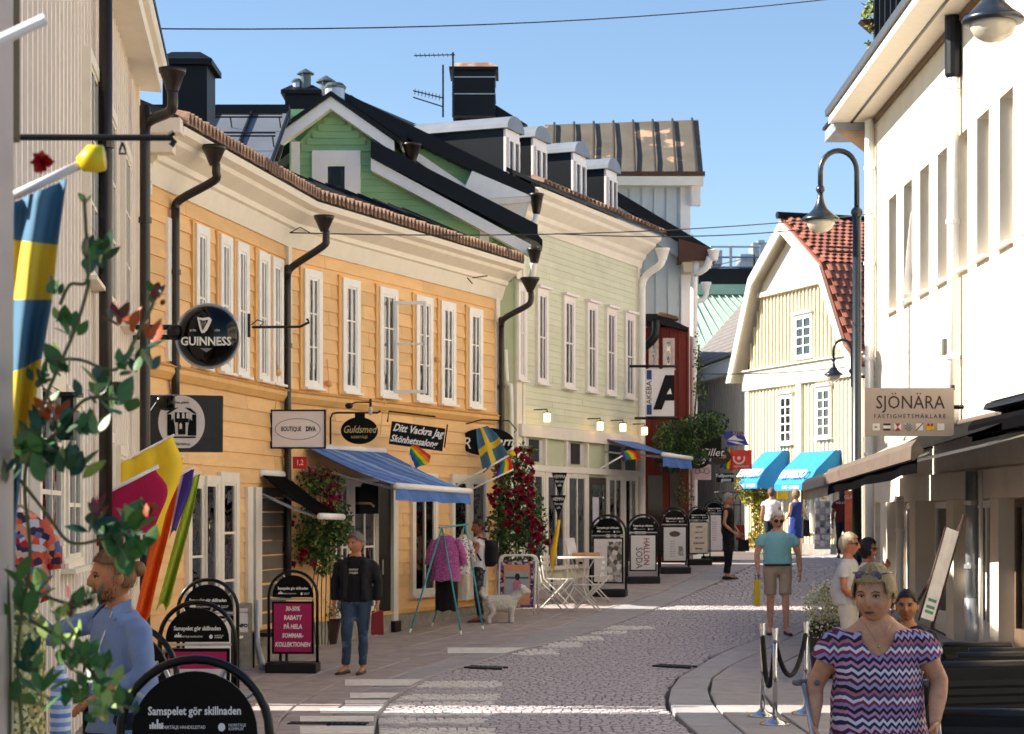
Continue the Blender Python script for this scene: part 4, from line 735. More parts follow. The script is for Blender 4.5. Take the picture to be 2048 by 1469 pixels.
# ------------------------------------------------------------------ awnings
def awning(label, fac, u0, u1, zw, zf, wf, drop, top, val, bar=GALV, w0=.03, zf2=None, cat='awning', barr=.045, flat=None, arms=True, name='awning', slope2=None):
    t = thing(name, label, cat, fac.pt(u0, zw, w0)); zf2 = zf if zf2 is None else zf2; n = 8; mb = MB(); tp = [fac.pt(u0+(u1-u0)*i/n, zw, w0) for i in range(n+1)]; bt = [fac.pt(u0+(u1-u0)*i/n, zf+(zf2-zf)*i/n+.012*math.sin(i*2.1), wf) for i in range(n+1)]
    mid = [a.lerp(b, .5)+Vector((0, 0, -.035)) for a, b in zip(tp, bt)]; allp = tp+mid+bt; m = n+1; th = Vector((0, 0, -.012))
    fs = [(r*m+i, r*m+i+1, (r+1)*m+i+1, (r+1)*m+i) for r in range(2) for i in range(n)]; mb.add(allp, fs); mb.add([p+th for p in allp], fs); mb.build('canopy', top, t, smooth=True, fix=False)
    mb = MB(); mb.tube([bt[0], bt[-1]], barr, 10) if not flat else mb.prism([bt[0]+fac.n*a+Vector((0, 0, c)) for a, c in ((-.08, -.02), (-.08, .03), (.0, flat*.55), (.06, flat*.2), (.07, -flat*.45), (.03, -flat*.5))], bt[-1]-bt[0]); mb.build('front_bar', bar, t, smooth=not flat)
    mb = MB(); low = [p+Vector((0, 0, -drop))+fac.n*(.03*math.sin(i*1.9)) for i, p in enumerate(bt)]; bb_ = [p+Vector((0, 0, -barr*.6)) for p in bt]; mb.add(bb_+low, [(i, i+1, m+i+1, m+i) for i in range(n)]); mb.add([p-fac.n*.006 for p in bb_+low], [(i, i+1, m+i+1, m+i) for i in range(n)]); mb.build('valance', val, t, fix=False)
    mb = MB(); mb.tube([tp[0], tp[-1]], .05, 8); mb.build('roller_tube', bar, t, smooth=True)
    if arms:
        for uu in (u0+.1, u1-.1): 
            mb = MB(); a = fac.pt(uu, zw-.28, w0); b = fac.pt(uu, (zf+zf2)/2-.03, wf); e = a.lerp(b, .5)+Vector((0, 0, -.02)); mb.tube([a, e, b], .022, 6); mb.build('arm', GALV, t)
    return t
BLUEF = stripes('faded blue canvas', ['#4A70B4', '#5580C4', '#3F62A6', '#6690CC', '#4A70B4', '#86A8D8', '#4468AC'], 'Y', .9, noise=.35)
BLUEV = M('blue canvas', '#4C74BC', .8, .15, 4)
YU = lambda x: YR.px(x, 900)[0]
awning('blue shop awning let out over the street on the ochre house', YR, YU(606), YU(765), .96, .40, 1.45, .2, BLUEF, BLUEV, bar=WHITE, zf2=.36)
PUx = lambda x: PG.px(x, 890)[0]
awning('small blue awning over the right end of the pale green shopfront', PG, PUx(1203), PUx(1264), 1.55, 1.2, 1.3, .24, BLUEV, BLUEV, bar=WHITE, zf2=1.18)
BC = M('black canvas', '#08080A', .95, .2, 5, spec=.04); GC = M('dark grey canvas', '#1A1A1A', .95, .15, 6, spec=.04); GC2 = M('light grey canvas', '#A8A49C', .85, .1, 6)
awning('small dark window awning with white arms beside the corner downpipe', YL, -1.25, -.12, .55, -.02, .85, .05, BC, BC, bar=WHITE)
awning('dark shop awning half let out along the cream building, grey roller front', RB, 23.6, 30.9, 1.32, .76, 1.62, .27, GC, BC, bar=M('taupe roller', '#6A5D54', .6, .2, spec=.2), zf2=.58, barr=.075, flat=.24)
awning('light grey shop awning, next one up the street along the cream building', RB, 31.0, 33.6, 1.25, .55, 1.62, .26, GC2, GC2, bar=GC2, zf2=.5, barr=.07, flat=.2)
awning('black awning nearly rolled in at the right edge of the picture', RB, 10.5, 25.5, 1.40, 1.12, .55, .16, BC, BC, bar=BC, zf2=1.10, barr=.05, flat=.2)
cs = thing('awning_cassette', 'long black awning cassette box above the café terrace', 'awning box', RB.pt(18, 1.3, .1)); mb = MB(); RB.ext(mb, [(.06, 1.48), (.3, 1.44), (.34, 1.36), (.06, 1.32)], 10.5, 25.9); mb.build('case', BLK, cs); mb = MB(); RB.ext(mb, [(.06, 1.485), (.32, 1.45), (.32, 1.47), (.06, 1.51)], 10.5, 26.0); mb.build('lid', CREAMW, cs)
SKY = M('sky blue canvas', '#2483C4', .75, .1, 4)
for i, (x0, x1, lab) in enumerate(((1527, 1583, 'left of the two bright blue awnings with white lettering on the gambrel house'), (1600, 1688, 'right of the two bright blue awnings with white lettering on the gambrel house'))):
    ub, _ = g(x0+14, 940); ua, _ = g(x1-4, 940); zt = g((x0+x1)/2, 903)[1]; zl = zt-1.02; t = thing('awning', lab, 'awning', GB.pt(ua, zl, 0))
    prf = [(.03, zt), (.2, zt-.01), (.72, zt-.5), (.95, zl+.16), (.95, zl), (.94, zl), (.03, zl+.02)]; mb = MB(); GB.ext(mb, prf, ua, ub); mb.build('canopy', SKY, t)
    c = GB.pt((ua+ub)/2, zl+.42, .88); sl = (GB.pt(0, zt-.5, .72)-GB.pt(0, zl+.16, .95)); text('ESPRESSO', t, c+GB.n*.02, -GB.d, sl, .34, WHITE, shear=.2, bold=.006)
    text('CAFE · EXPRESSO', t, GB.pt((ua+ub)/2, zl+.08, .96), -GB.d, (0, 0, 1), .13, WHITE)
# ------------------------------------------------------------------ street lamps
LAMPM = M('blue black lamp paint', '#1E2730', .3, .1, 6, spec=.6); OPAL = M('opal lamp glass', '#C9C1B0', .25, .03, 4, spec=.6)
def lamp(label, x, y, Y, s=1.0, post=None, side=1, bracket=None):
    """bell shade hanging from a swan neck; (x, y) = rim centre in the picture"""
    p = P(x, y, Y); t = thing('street_lamp', label, 'street lamp', (p.x+side*.62*s, Y, G(Y) if post else p.z))
    mb = MB(); pr = [(.045, .46), (.05, .36), (.075, .27), (.12, .18), (.2, .1), (.29, .04), (.315, .0), (.3, -.02)]; mb.lathe([(r*s, p.z+h*s) for r, h in pr], (p.x, p.y, 0), 24); sh = mb.build('lamp_shade', LAMPM, t, smooth=True)
    mb = MB(); mb.lathe([(.235*s, p.z-.015*s), (.225*s, p.z-.07*s), (.18*s, p.z-.15*s), (.1*s, p.z-.2*s), (.01, p.z-.22*s)], (p.x, p.y, 0), 20); mb.build('lamp_globe', OPAL, t, smooth=True)
    mb = MB(); mb.ball((p.x, p.y, p.z+.5*s), .075*s, 12, 8); mb.build('knuckle', LAMPM, t, smooth=True)
    c = Vector((p.x+side*.3*s, Y, p.z+.8*s)); pts = [(p.x, Y, p.z+.5*s)]+[c+Vector((-side*.3*s*math.cos(R(a)), 0, .34*s*math.sin(R(a)))) for a in range(0, 181, 15)]+[(p.x+side*.6*s, Y, p.z+.1*s if post else p.z-.05)]
    mb = MB(); mb.tube(pts, .045*s, 10); mb.build('swan_neck', LAMPM, t, smooth=True)
    q = Vector((p.x+side*.6*s, Y, 0)); mb = MB(); mb.ball((q.x, Y, p.z+.12*s), .1*s, 12, 8); mb.build('knuckle', LAMPM, t, smooth=True)
    if post: mb = MB(); mb.lathe([(.12, G(Y)-.02), (.12, G(Y)+.8), (.085, G(Y)+.9), (.07, p.z+.1*s)], (q.x, Y, 0), 14); mb.build('post', LAMPM, t, smooth=True)
    if bracket: mb = MB(); mb.tube([(q.x, Y, p.z-.3), (q.x, Y, p.z+.1*s)], .04*s, 8); mb.tube([(q.x, Y, p.z-.05), (q.x+bracket, Y+.1, p.z-.05)], .035, 6); mb.build('bracket', LAMPM, t)
lamp('swan neck street lamp on a tall dark post beyond the cream building', 1641, 440, 33, 1.0, True); lamp('bell shaped street lamp cut by the top right corner of the picture', 1986, 42, 20, 1.0, True)
lamp('small swan neck lamp on a bracket by the gambrel house gable', 1667, 750, 49, .75, None, 1, 1.0)
# ------------------------------------------------------------------ hanging signs
INK = M('black sign paint', '#09090A', .35, .1, 8, spec=.15); GOLD = M('gold lettering', '#E0C684', .4); SGREY = M('pale grey sign', '#DAD5D4', .5, .04, 6); REDS = M('red enamel', '#C8201F', .4, .05); BLUES = M('dark blue', '#22407E', .5); TAUPE = M('taupe sign board', '#B8A697', .6, .04, 5)
WT = M('white lettering', '#F4F1EC', .5, .02); DKT = M('dark lettering', '#3A2F28', .6, .02); XR, ZU = Vector((1, 0, 0)), Vector((0, 0, 1))
class Board:
    """sign facing the camera, turned by yaw and tilted by roll"""
    def __init__(s, name, label, x, y, Y, yaw=0, roll=0, cat='sign'):
        s.c = P(x, y, Y); s.t = thing(name, label, cat, s.c); s.Y = Y; s.r = Vector((math.cos(R(yaw))*math.cos(R(roll)), math.sin(R(yaw))*math.cos(R(roll)), -math.sin(R(roll)))); s.n = s.r.cross(Vector((math.sin(R(roll)), 0, math.cos(R(roll))))).normalized(); s.u = s.n.cross(s.r)
        s.k = Y/F
    def pt(s, x, y, o=0): return s.c+s.r*x*s.k-s.u*y*s.k+s.n*o           # offsets in picture pixels, y down
    def poly(s, name, pts, th, mat, o=0, parent=None, smooth=False): mb = MB(); mb.prism([s.pt(x, y, o) for x, y in pts], s.n*th); return mb.build(name, mat, parent or s.t)
    def rect(s, name, x0, y0, x1, y1, th, mat, o=0, parent=None): return s.poly(name, [(x0, y0), (x0, y1), (x1, y1), (x1, y0)], th, mat, o, parent)
    def oval(s, name, x, y, rx, ry, th, mat, o=0, parent=None, n=36): return s.poly(name, [(x+rx*math.cos(2*math.pi*i/n), y-ry*math.sin(2*math.pi*i/n)) for i in range(n)], th, mat, o, parent)
    def ring(s, name, x, y, rx, ry, r, mat, o=0, parent=None): mb = MB(); mb.tube([s.pt(x+rx*math.cos(2*math.pi*i/40), y+ry*math.sin(2*math.pi*i/40), o) for i in range(41)], r, 5); return mb.build(name, mat, parent or s.t)
    def txt(s, str_, x, y, h, mat, o, parent=None, **k): return text(str_, parent or s.t, s.pt(x, y, o), s.r, s.u, h*s.k*1.38, mat, **k)
    def line(s, name, pts, r, mat, parent=None): mb = MB(); mb.tube([s.pt(*p) for p in pts], r, 6); return mb.build(name, mat, parent or s.t, smooth=True)
GLOSSB = M('gloss black enamel', '#040405', .12, .05, 6, spec=.35)
b = Board('round_pub_sign', 'round glossy black pub sign with a white harp and lettering', 416, 673, 21); mb = MB(); k = b.k
for s in (1, -1): mb.lathe([(62*k, 0), (58*k, .05), (44*k, .10), (22*k, .125), (.005, .13)], (0, 0, 0), 40)
n2 = len(mb.v)//2; mb.v = [b.c+Vector((p.x, -p.z if i < n2 else p.z, p.y)) for i, p in enumerate(mb.v)]; mb.build('sign_disc', GLOSSB, b.t, smooth=True); b.ring('rim', 0, 0, 62, 62, .022, GALV)
b.txt('GUINNESS', 0, 13, 17, WT, .142, bold=.0035, sx=.92); b.txt('ESTD', -26, -9, 4, WT, .13); b.txt('1759', 22, -9, 4, WT, .13)
hx = [(-18, -36), (-6, -34), (6, -36), (11, -31), (8, -22), (2, -10), (-4, -4), (-8, -6), (-5, -12), (3, -26), (4, -31), (-6, -29), (-13, -31)]; hp = b.poly('harp_emblem', hx, .02, WT, .115)
b.poly('harp_emblem', [(-18, -36), (-14, -32), (-9, -12), (-3, -5), (-9, -4), (-13, -14)], .021, WT, .1148); [b.line('harp_string', [(-11+i*3.4, -30, .133), (-8+i*2.2, -12-i*3, .133)], .002, WT, hp) for i in range(4)]
b.poly('chevron', [(-12, 26), (12, 26), (6, 30), (0, 34), (-6, 30)], .01, M('silver print', '#8C9096', .4), .12)
b.line('bracket_arm', [(-200, -18, 0), (-72, -18, 0)], .03, BLKM); b.line('bracket_arm', [(-200, 2, 0), (-70, 2, 0)], .03, BLKM); mb = MB(); mb.ball(b.pt(-66, -8), .09, 10, 8); mb.build('bracket_clamp', BLKM, b.t)
b = Board('plate_sign', 'black plate sign with a white oval house crest, half behind the yellow flag', 372, 848, 22, 6); b.rect('plate', -70, -56, 72, 57, .06, M('worn black plate', '#1A1817', .3, .4, 2, spec=.6), 0)
b.line('top_edge', [(-72, -57, .03), (73, -54, .03)], .012, M('brown frame', '#4A3B30', .6)); b.line('side_edge', [(72, -55, .03), (71, 57, .03)], .012, M('brown frame', '#4A3B30', .6)); ov = b.poly('oval_panel', [(-8+46*math.cos(2*math.pi*i/36), -2-54*math.sin(2*math.pi*i/36) if math.sin(2*math.pi*i/36) > -.95 else 49) for i in range(36)], .012, SGREY, .062)
for (x0, y0, x1, y1) in ((-21, -22, 6, -2), (-15, -2, 0, 22), (-36, -18, -28, 24), (13, -18, 21, 24), (-33, 26, 20, 29)): b.rect('crest_block', x0, y0, x1, y1, .006, INK, .075, ov)
for (x, y) in ((-17, -19), (-7, -19), (1, -19), (-12, 2)):
    b.poly('crest_window', [(x, y), (x, y+9), (x+5, y+9), (x+5, y), (x+2.5, y-4)], .004, SGREY, .082, ov)
for sgn in (-1, 1): b.poly('crest_leaf', [(-8+sgn*6, -32), (-8+sgn*18, -30), (-8+sgn*30, -20), (-8+sgn*26, -19), (-8+sgn*15, -26)], .005, INK, .075, ov); b.poly('crest_arch', [(-8+sgn*16, -10), (-8+sgn*22, -4), (-8+sgn*22, 24), (-8+sgn*12, 24), (-8+sgn*13, 6)], .004, INK, .075, ov)
b.txt('Wärdshus', -8, 41, 6, INK, .078); b.txt('Den gamla', -8, -42, 5, INK, .078)
l = thing('spotlight', 'small black spotlight aimed at the plate sign', 'spotlight', P(330, 806, 21.6)); mb = MB(); c = P(331, 806, 21.6); mb.lathe([(.02, -.1), (.07, -.08), (.085, .0), (.085, .08), (.07, .1)], (0, 0, 0), 16); mb.v = [c+Vector((p.z, p.x*.6, p.y)) for p in mb.v]; mb.build('lamp_head', GLOSSB, l, smooth=True); mb = MB(); mb.tube([P(322, 806, 21.6), P(313, 806, 21.6), P(302, 822, 21.6)], .014, 6); mb.build('bracket', BLKM, l)
b = Board('shop_sign', 'white framed sign with a thin oval reading BOUTIQUE DIVA', 597, 859, 26.9); b.rect('panel', -52, -36, 52, 36, .03, M('white sign face', '#E6E0E0', .45, .03), .01); fr = b.rect('frame', -55, -39, 55, 39, .03, INK, -.022); [b.rect('frame_edge', *q, .05, INK, .005, fr) for q in ((-55, -39, -52, 39), (52, -39, 55, 39), (-52, -39, 52, -36), (-52, 36, 52, 39))]
b.ring('oval_line', -1, 0, 45, 21, .004, M('grey print', '#6E6A6A', .5), .041); b.txt('BOUTIQUE', -14, 0, 9.5, INK, .041, sx=.62, bold=.002); b.txt('DIVA', 25, 0, 9.5, INK, .041, sx=.66, bold=.0035)
for yy in (-24, 22): b.line('bracket_arm', [(-76, yy, 0), (-54, yy, 0)], .02, BLKM)
b.line('bracket_rod', [(-76, -52, 0), (-76, 44, 0)], .012, BLKM)
b = Board('house_number', 'small red plate with the white number 12', 600, 926, 27.0); b.rect('plate', -14, -12, 14, 12, .02, REDS, 0); b.txt('1,2', 0, 0, 11, WT, .022, sx=.8)
b = Board('goldsmith_sign', 'black oval sign with gold script hanging under a curled iron bracket', 719, 862, 28.6); o = b.oval('panel', 0, 0, 37, 27, .035, INK, 0); b.txt('Guldsmed', 0, -2, 15, GOLD, .037, shear=.35, sx=.78); b.txt('NORRTÄLJE', 0, 13, 5, GOLD, .037, sx=.9); b.rect('hanger', -9, -34, 11, -25, .03, INK, .002)
b.line('bracket', [(-58, 27, 0), (-58, -26, 0), (-54, -34, 0), (-46, -36, 0), (36, -36, 0), (42, -40, 0)], .014, BLKM); b.line('bracket_lamp_arm', [(-18, -52, 0), (-8, -57, 0), (20, -57, 0)], .012, BLKM); mb = MB(); mb.ball(b.pt(-21, -50), .045, 10, 6, (1.3, 1, 1)); mb.build('lamp_head', BLKM, b.t); mb = MB(); mb.lathe([(.02, .0), (.035, -.05), (.03, -.1), (.012, -.12)], b.pt(22, -48), 10); mb.build('bulb', OPAL, b.t); b.line('bulb_holder', [(22, -64, 0), (22, -48, 0)], .018, BLKM)
b = Board('salon_sign', 'slanting black board with white script reading Ditt Vackra Jag', 834, 873, 29.8, 8, 7.5); b.rect('panel', -54, -23, 54, 23, .03, INK, 0); b.txt('Ditt Vackra Jag', 0, -11, 15, WT, .032, shear=.35, sx=.8, bold=.004); b.txt('Skönhetssalong', -6, 11, 14, WT, .032, shear=.35, sx=.78, bold=.004); b.line('wall_rod', [(-62, -20, -.03), (-62, -42, -.03), (32, -44, -.03)], .014, BLKM); b.line('wall_hook', [(58, -32, -.03), (58, 15, -.03)], .012, BLKM)
b = Board('yarn_shop_sign', 'large black oval sign with white script, half hidden by the crossed flag', 973, 884, 33.2); b.oval('panel', 0, 0, 55, 28, .04, INK, 0); b.txt('R', -40, 4, 24, WT, .042, shear=.2, sx=.9); b.txt('Garn', 28, 0, 18, WT, .042, shear=.35, bold=.004); b.line('bracket', [(-75, -5, 0), (-55, -32, 0), (-10, -44, 0), (45, -42, 0), (60, -24, 0), (55, -18, 0)], .012, BLKM)
b = Board('letter_sign', 'white square sign with a big slanting black letter A and blue stripe', 1319, 786, 40.6); b.rect('panel', -29, -47, 29, 47, .05, M('white sign face', '#E6E0E0', .45), 0); b.poly('letter_a', [(29, -35), (11, -35), (-13, 34), (4, 34), (11, 16), (29, 16)], .01, INK, .051); b.poly('letter_counter', [(14, 3), (24, 3), (21, -9)], .006, WT, .0625)
b.rect('blue_stripe', -26, -45, -16, -26, .008, BLUES, .051); b.rect('blue_stripe', -26, 24, -16, 44, .008, BLUES, .051); b.txt('AKEBA', -21, 0, 11, INK, .052) ; TXT[-1] = (TXT[-1][0], Matrix.Translation(b.pt(-21, 0, .053)-b.c) @ Matrix((b.u, -b.r, b.n)).transposed().to_4x4(), *TXT[-1][2:])
b.line('bracket_arm', [(-60, -53, 0), (34, -53, 0)], .03, BLKM); b.line('bracket_arm', [(-50, 51, 0), (36, 51, 0)], .03, BLKM)
b = Board('restaurant_sign', 'dark square sign with white script reading Gillet below the ivy', 1420, 898, 44); b.rect('panel', -24, -28, 22, 18, .05, INK, 0); b.txt('Gillet', 2, 8, 16, WT, .052, shear=.3)
b = Board('oval_sign', 'left black oval sign with white script under the ivy', 1393, 919, 43); b.oval('panel', 0, 0, 27, 19, .04, INK, 0); b.txt('ancider s', 6, 0, 9, WT, .042, shear=.3); b.line('flourish', [(-8, 10, .045), (8, 11, .045), (16, 6, .045)], .008, WT)
b = Board('oval_sign', 'right dark brown oval sign beside the rainbow flag', 1440, 914, 45); b.oval('panel', 0, 0, 22, 16, .04, M('dark brown sign', '#2B1C18', .4), 0); b.txt('ATELJÉ', 0, 0, 6, GOLD, .042)
b = Board('pink_sign', 'small pink square sign with grey circles under the oval signs', 1404, 946, 43.5); b.rect('panel', -18, -16, 18, 14, .03, M('pale pink sign', '#DDBFC4', .6), 0); [b.ring('circle_print', x, y, 5, 5, .008, M('grey print', '#6E6A6A', .5), .035) for x, y in ((-9, -3), (0, -5), (9, -3))]
b = Board('lake_sign', 'tilted blue sign with white wave print and yellow letters', 1470, 878, 46, 0, 3); b.poly('panel', [(-28, -14), (14, -15), (27, 12), (-14, 14)], .08, M('violet blue sign', '#3B3C9B', .5), 0); b.poly('wave_print', [(-16, 3), (-2, -7), (4, -1), (18, 3), (8, 4)], .008, WT, .082); b.poly('wave_print', [(-18, 5), (4, 6), (20, 12), (2, 10)], .008, WT, .082); b.txt('NTG', 6, -10, 8, M('yellow print', '#F0C020', .5), .083)
b = Board('agency_sign', 'square orange red sign with a white figure print beside the rainbow flag', 1476, 920, 46); b.rect('panel', -24, -19, 27, 19, .08, M('orange red sign', '#EE4630', .5), 0); mb = MB(); mb.tube([b.pt(1+11*math.cos(R(a)), -3+11*math.sin(R(a)), .085) for a in range(-20, 201, 20)], .02, 6); mb.build('figure_print', WT, b.t); b.oval('dot_print', 1, -3, 3.5, 3.5, .01, WT, .082); b.txt('Fastighetsbyrån', 2, 13, 4.5, WT, .083)
b = Board('street_name_sign', 'small black street name plate on the grey boarded wall', 1450, 956, 52); b.rect('panel', -18, -9, 17, 9, .03, INK, 0); b.txt('Tullports-', 0, -4, 7, WT, .032); b.txt('gatan', 2, 4, 7, WT, .032)
b = Board('estate_agent_sign', 'taupe rectangular sign reading SJÖNÄRA with a row of signal flags', 1816, 825, 26.3); b.rect('panel', -89, -48, 89, 48, .08, TAUPE, 0); b.txt('SJÖNÄRA', 2, -18, 27, DKT, .082, sx=.86, sp=1.02); b.txt('FASTIGHETSMÄKLARE', 1, 9, 8.5, DKT, .082, sx=.95, sp=1.38); b.line('bracket_arm', [(89, -10, .04), (110, -10, .04)], .03, BLKM); b.line('hook', [(88, -54, .04), (88, -44, .04)], .03, BLKM)
SF = M('cream flag print', '#EFE8DC', .5); RF = M('red print', '#B83038', .5); YF = M('yellow print', '#F0C020', .5)
for i in range(7):
    x = -73+i*21.5; fl = b.rect('signal_flag', x, 23, x+14, 37, .004, SF if i not in (1, 5) else (DKT if i == 1 else YF), .082); sub = lambda *q: b.rect('flag_mark', x+q[0], 23+q[1], x+q[2], 23+q[3], .003, q[4], .0865, fl)
    if i == 0: sub(4, 6, 9, 8.5, DKT)
    if i == 1: sub(0, 4, 14, 10, SF)
    if i == 2: b.poly('flag_mark', [(x+1, 23), (x+13, 23), (x+7, 30)], .003, RF, .0865, fl); b.poly('flag_mark', [(x+1, 37), (x+7, 30), (x+13, 37)], .003, RF, .0865, fl)
    if i == 3: [sub(c*2.8, r*2.8, c*2.8+2.8, r*2.8+2.8, DKT) for c in range(5) for r in range(5) if (c+r) % 2]
    if i == 4: b.line('flag_mark', [(x, 37, .088), (x+14, 23, .088)], .006, DKT, fl)
    if i == 5: sub(1, 0, 6, 5, RF); sub(8, 0, 13, 5, RF)
# old iron bracket bars
t = thing('iron_bracket', 'empty wrought iron sign bracket with scrolls on the ochre wall', 'bracket', P(500, 655, 25.5)); mb = MB(); mb.tube([P(505, 655, 25.5), P(600, 654, 25.3), P(618, 645, 25.3), P(614, 638, 25.3)], .018, 6); mb.tube([P(498, 628, 25.5), P(498, 675, 25.5)], .02, 6); mb.tube([P(503, 650, 25.5), P(515, 640, 25.4), P(528, 645, 25.4), P(520, 652, 25.4)], .008, 5); mb.build('bracket_arm', BLKM, t)
t = thing('iron_bracket', 'long dark iron bar with hooks reaching out from the blurred near post', 'bracket', P(45, 275, 5.6)); mb = MB(); mb.tube([P(30, 275, 5.6), P(342, 276, 5.6), P(348, 284, 5.6), P(342, 292, 5.6)], .009, 8); mb.tube([P(338, 272, 5.6), P(348, 265, 5.6)], .008, 6); mb.build('bar', BLKM, t)
mb = MB(); mb.tube([P(245, 285, 5.6), P(240, 300, 5.6), P(239, 308, 5.6), P(252, 308, 5.6), P(250, 298, 5.6), P(245, 286, 5.6)], .0035, 6); mb.build('shackle', BLKM, t)
# ------------------------------------------------------------------ near blurred post
np_ = thing('near_post', 'blurred pale wall corner at the extreme left edge', 'wall', P(0, 700, 4.3)); mb = MB(); mb.box((-3, 4.2, -1.9), (P(27, 0, 4.4).x, 4.4, 1.15)); mb.build('wall_corner', M('grey rose paint', '#C7B9B4', .7, .08, 3), np_); mb = MB(); mb.box((P(20, 0, 4.46).x, 4.41, .83), (P(40, 0, 4.46).x, 4.46, 1.6)); mb.build('edge_strip', M('mossy edge', '#5A4F34', .8), np_)
mb = MB(); mb.tube([P(-20, 90, 3.9), P(92, 38, 3.9)], .012, 8); t = thing('flag_pole', 'blurred empty white flag pole in the top left corner', 'flag pole', P(-20, 90, 3.9)); mb.build('pole', WHITE, t)
# ------------------------------------------------------------------ flags and banners
def cloth(parent, name, fn, ns, nt_, mats, pick, th=.0): 
    mb = MB(); vs = [fn(i/ns, j/nt_) for j in range(nt_+1) for i in range(ns+1)]; mb.add(vs, [(j*(ns+1)+i, j*(ns+1)+i+1, (j+1)*(ns+1)+i+1, (j+1)*(ns+1)+i) for j in range(nt_) for i in range(ns)])
    o = mb.build(name, None, parent, smooth=True, fix=False); [o.data.materials.append(m) for m in mats]
    for j in range(nt_):
        for i in range(ns): o.data.polygons[j*ns+i].material_index = pick((i+.5)/ns, (j+.5)/nt_)
    so = o.modifiers.new('thickness', 'SOLIDIFY'); so.thickness = .002; return o
def bil(tl, tr, bl, br, s, t): return tl.lerp(tr, s).lerp(bl.lerp(br, s), t)
def flag(label, tl, tr, bl, br, mats, pick, rip=.03, nw=2.5, ns=16, nt_=16, pole=None, pr=.012, cat='flag', tip=None, group=None, name='flag'):
    t = thing(name, label, cat, tl, group=group); nrm = (tr-tl).cross(bl-tl).normalized()
    cloth(t, 'cloth', lambda s, q: bil(tl, tr, bl, br, s, q)+nrm*rip*math.sin(s*nw*6.28+q*2)*(.25+.75*q)+(tr-tl)*(.16*math.sin(q*3.14)*(s-.3)*(1.2+math.sin(q*5)))+(bl-tl)*(.03*math.sin(s*nw*6.28+1)*q), ns, nt_, mats, pick)
    if pole: mb = MB(); mb.tube(pole, pr, 8); mb.build('pole', WHITE, t, smooth=True)
    if tip: mb = MB(); d = (pole[1]-pole[0]).normalized(); mb.tube([pole[1], pole[1]+d*tip*.4, pole[1]+d*tip], [tip*.3, tip*.5, tip*.55], 8); mb.build('pole_tip', M('yellow plastic tip', '#F2D21C', .4), t, smooth=True)
    return t
SB = M('flag blue', '#4A7694', .8, .1, 4); SY = M('flag yellow', '#E6C63C', .8, .08, 4)
YB = 4.7
t = thing('flag', 'big blurred blue and yellow flag hanging down the left edge', 'flag', P(30, 405, YB))
Lx = [(405, 28), (480, 24), (600, 20), (750, 15), (940, 4), (1100, 0), (1300, -10), (1480, -14)]; Rx = [(358, 134), (490, 116), (600, 105), (718, 84), (830, 68), (910, 46), (1050, 30), (1480, 22)]
def ip(tab, q):
    q *= len(tab)-1; i = min(int(q), len(tab)-2); f_ = q-i; return tab[i][0]+(tab[i+1][0]-tab[i][0])*f_, tab[i][1]+(tab[i+1][1]-tab[i][1])*f_
def fl_(s, q):
    (y0, x0), (y1, x1) = ip(Lx, q), ip(Rx, q); return P(x0+(x1-x0)*s, y0+(y1-y0)*s, YB+.03*math.sin(s*9+q*4))
cloth(t, 'cloth', fl_, 14, 42, [SB, SY], lambda s, q: 1 if (.143 < q < .286 or .43 < q < .60+.1*s) else 0); mb = MB(); mb.tube([P(5, 402, YB), P(168, 326, YB)], .011, 8); mb.build('pole', M('cool white paint', '#E4E2E4', .5), t, smooth=True); mb = MB(); mb.tube([P(160, 330, YB), P(185, 318, YB), P(208, 316, YB)], [.018, .034, .03], 10); mb.build('pole_tip', M('yellow plastic tip', '#F2D21C', .4), t, smooth=True)
RAIN = [M('rainbow %d' % i, h, .8, .05) for i, h in enumerate(('#E23A22', '#F58A1D', '#F5D21E', '#2E9A46', '#1F5FB0', '#5A2E86'))]
rp_ = lambda s, q: min(5, int(q*6)); rs_ = lambda s, q: min(5, int((1-s)*6))
flag('small rainbow flag blowing in front of the slanting salon sign', P(830, 888, 29), P(862, 912, 29), P(818, 905, 29), P(832, 938, 29), RAIN, lambda s, q: min(5, int(q*5.2)), .03, pole=[P(826, 940, 29), P(816, 895, 29)], pr=.008)
flag('blue flag with a yellow cross in front of the oval yarn sign', P(952, 858, 32), P(975, 852, 32), P(966, 945, 32), P(1016, 908, 32), [SB, SY], lambda s, q: 1 if (.35 < s < .56 or .46 < q < .62) else 0, .05, 1.5, 20, 24, pole=[P(896, 982, 32), P(1018, 911, 32)], pr=.016, tip=.1)
flag('rainbow flag on a white pole just below the yellow cross flag', P(1003, 925, 31.7), P(1016, 915, 31.7), P(988, 958, 31.7), P(1026, 938, 31.7), RAIN, rs_, .01, pole=[P(920, 990, 31.7), P(1027, 939, 31.7)], pr=.014)
flag('small rainbow flag under the right blue awning', P(1242, 905, 40), P(1262, 900, 40), P(1245, 922, 40), P(1284, 918, 40), RAIN, rs_, .03, pole=[P(1192, 942, 40), P(1245, 912, 40)], pr=.016)
flag('rainbow flag hanging beside the orange red sign', P(1452, 893, 45.5), P(1462, 898, 45.5), P(1440, 935, 45.5), P(1466, 942, 45.5), RAIN, rs_, .04)
flag('yellow banner flag behind the magenta one', P(218, 940, 18.5), P(346, 872, 18.5), P(226, 1075, 18.5), P(318, 1070, 18.5), [M('golden yellow cloth', '#F2CF33', .8, .08)], lambda s, q: 0, .09, 3, pole=[P(190, 953, 18.5), P(349, 870, 18.5)], cat='banner')
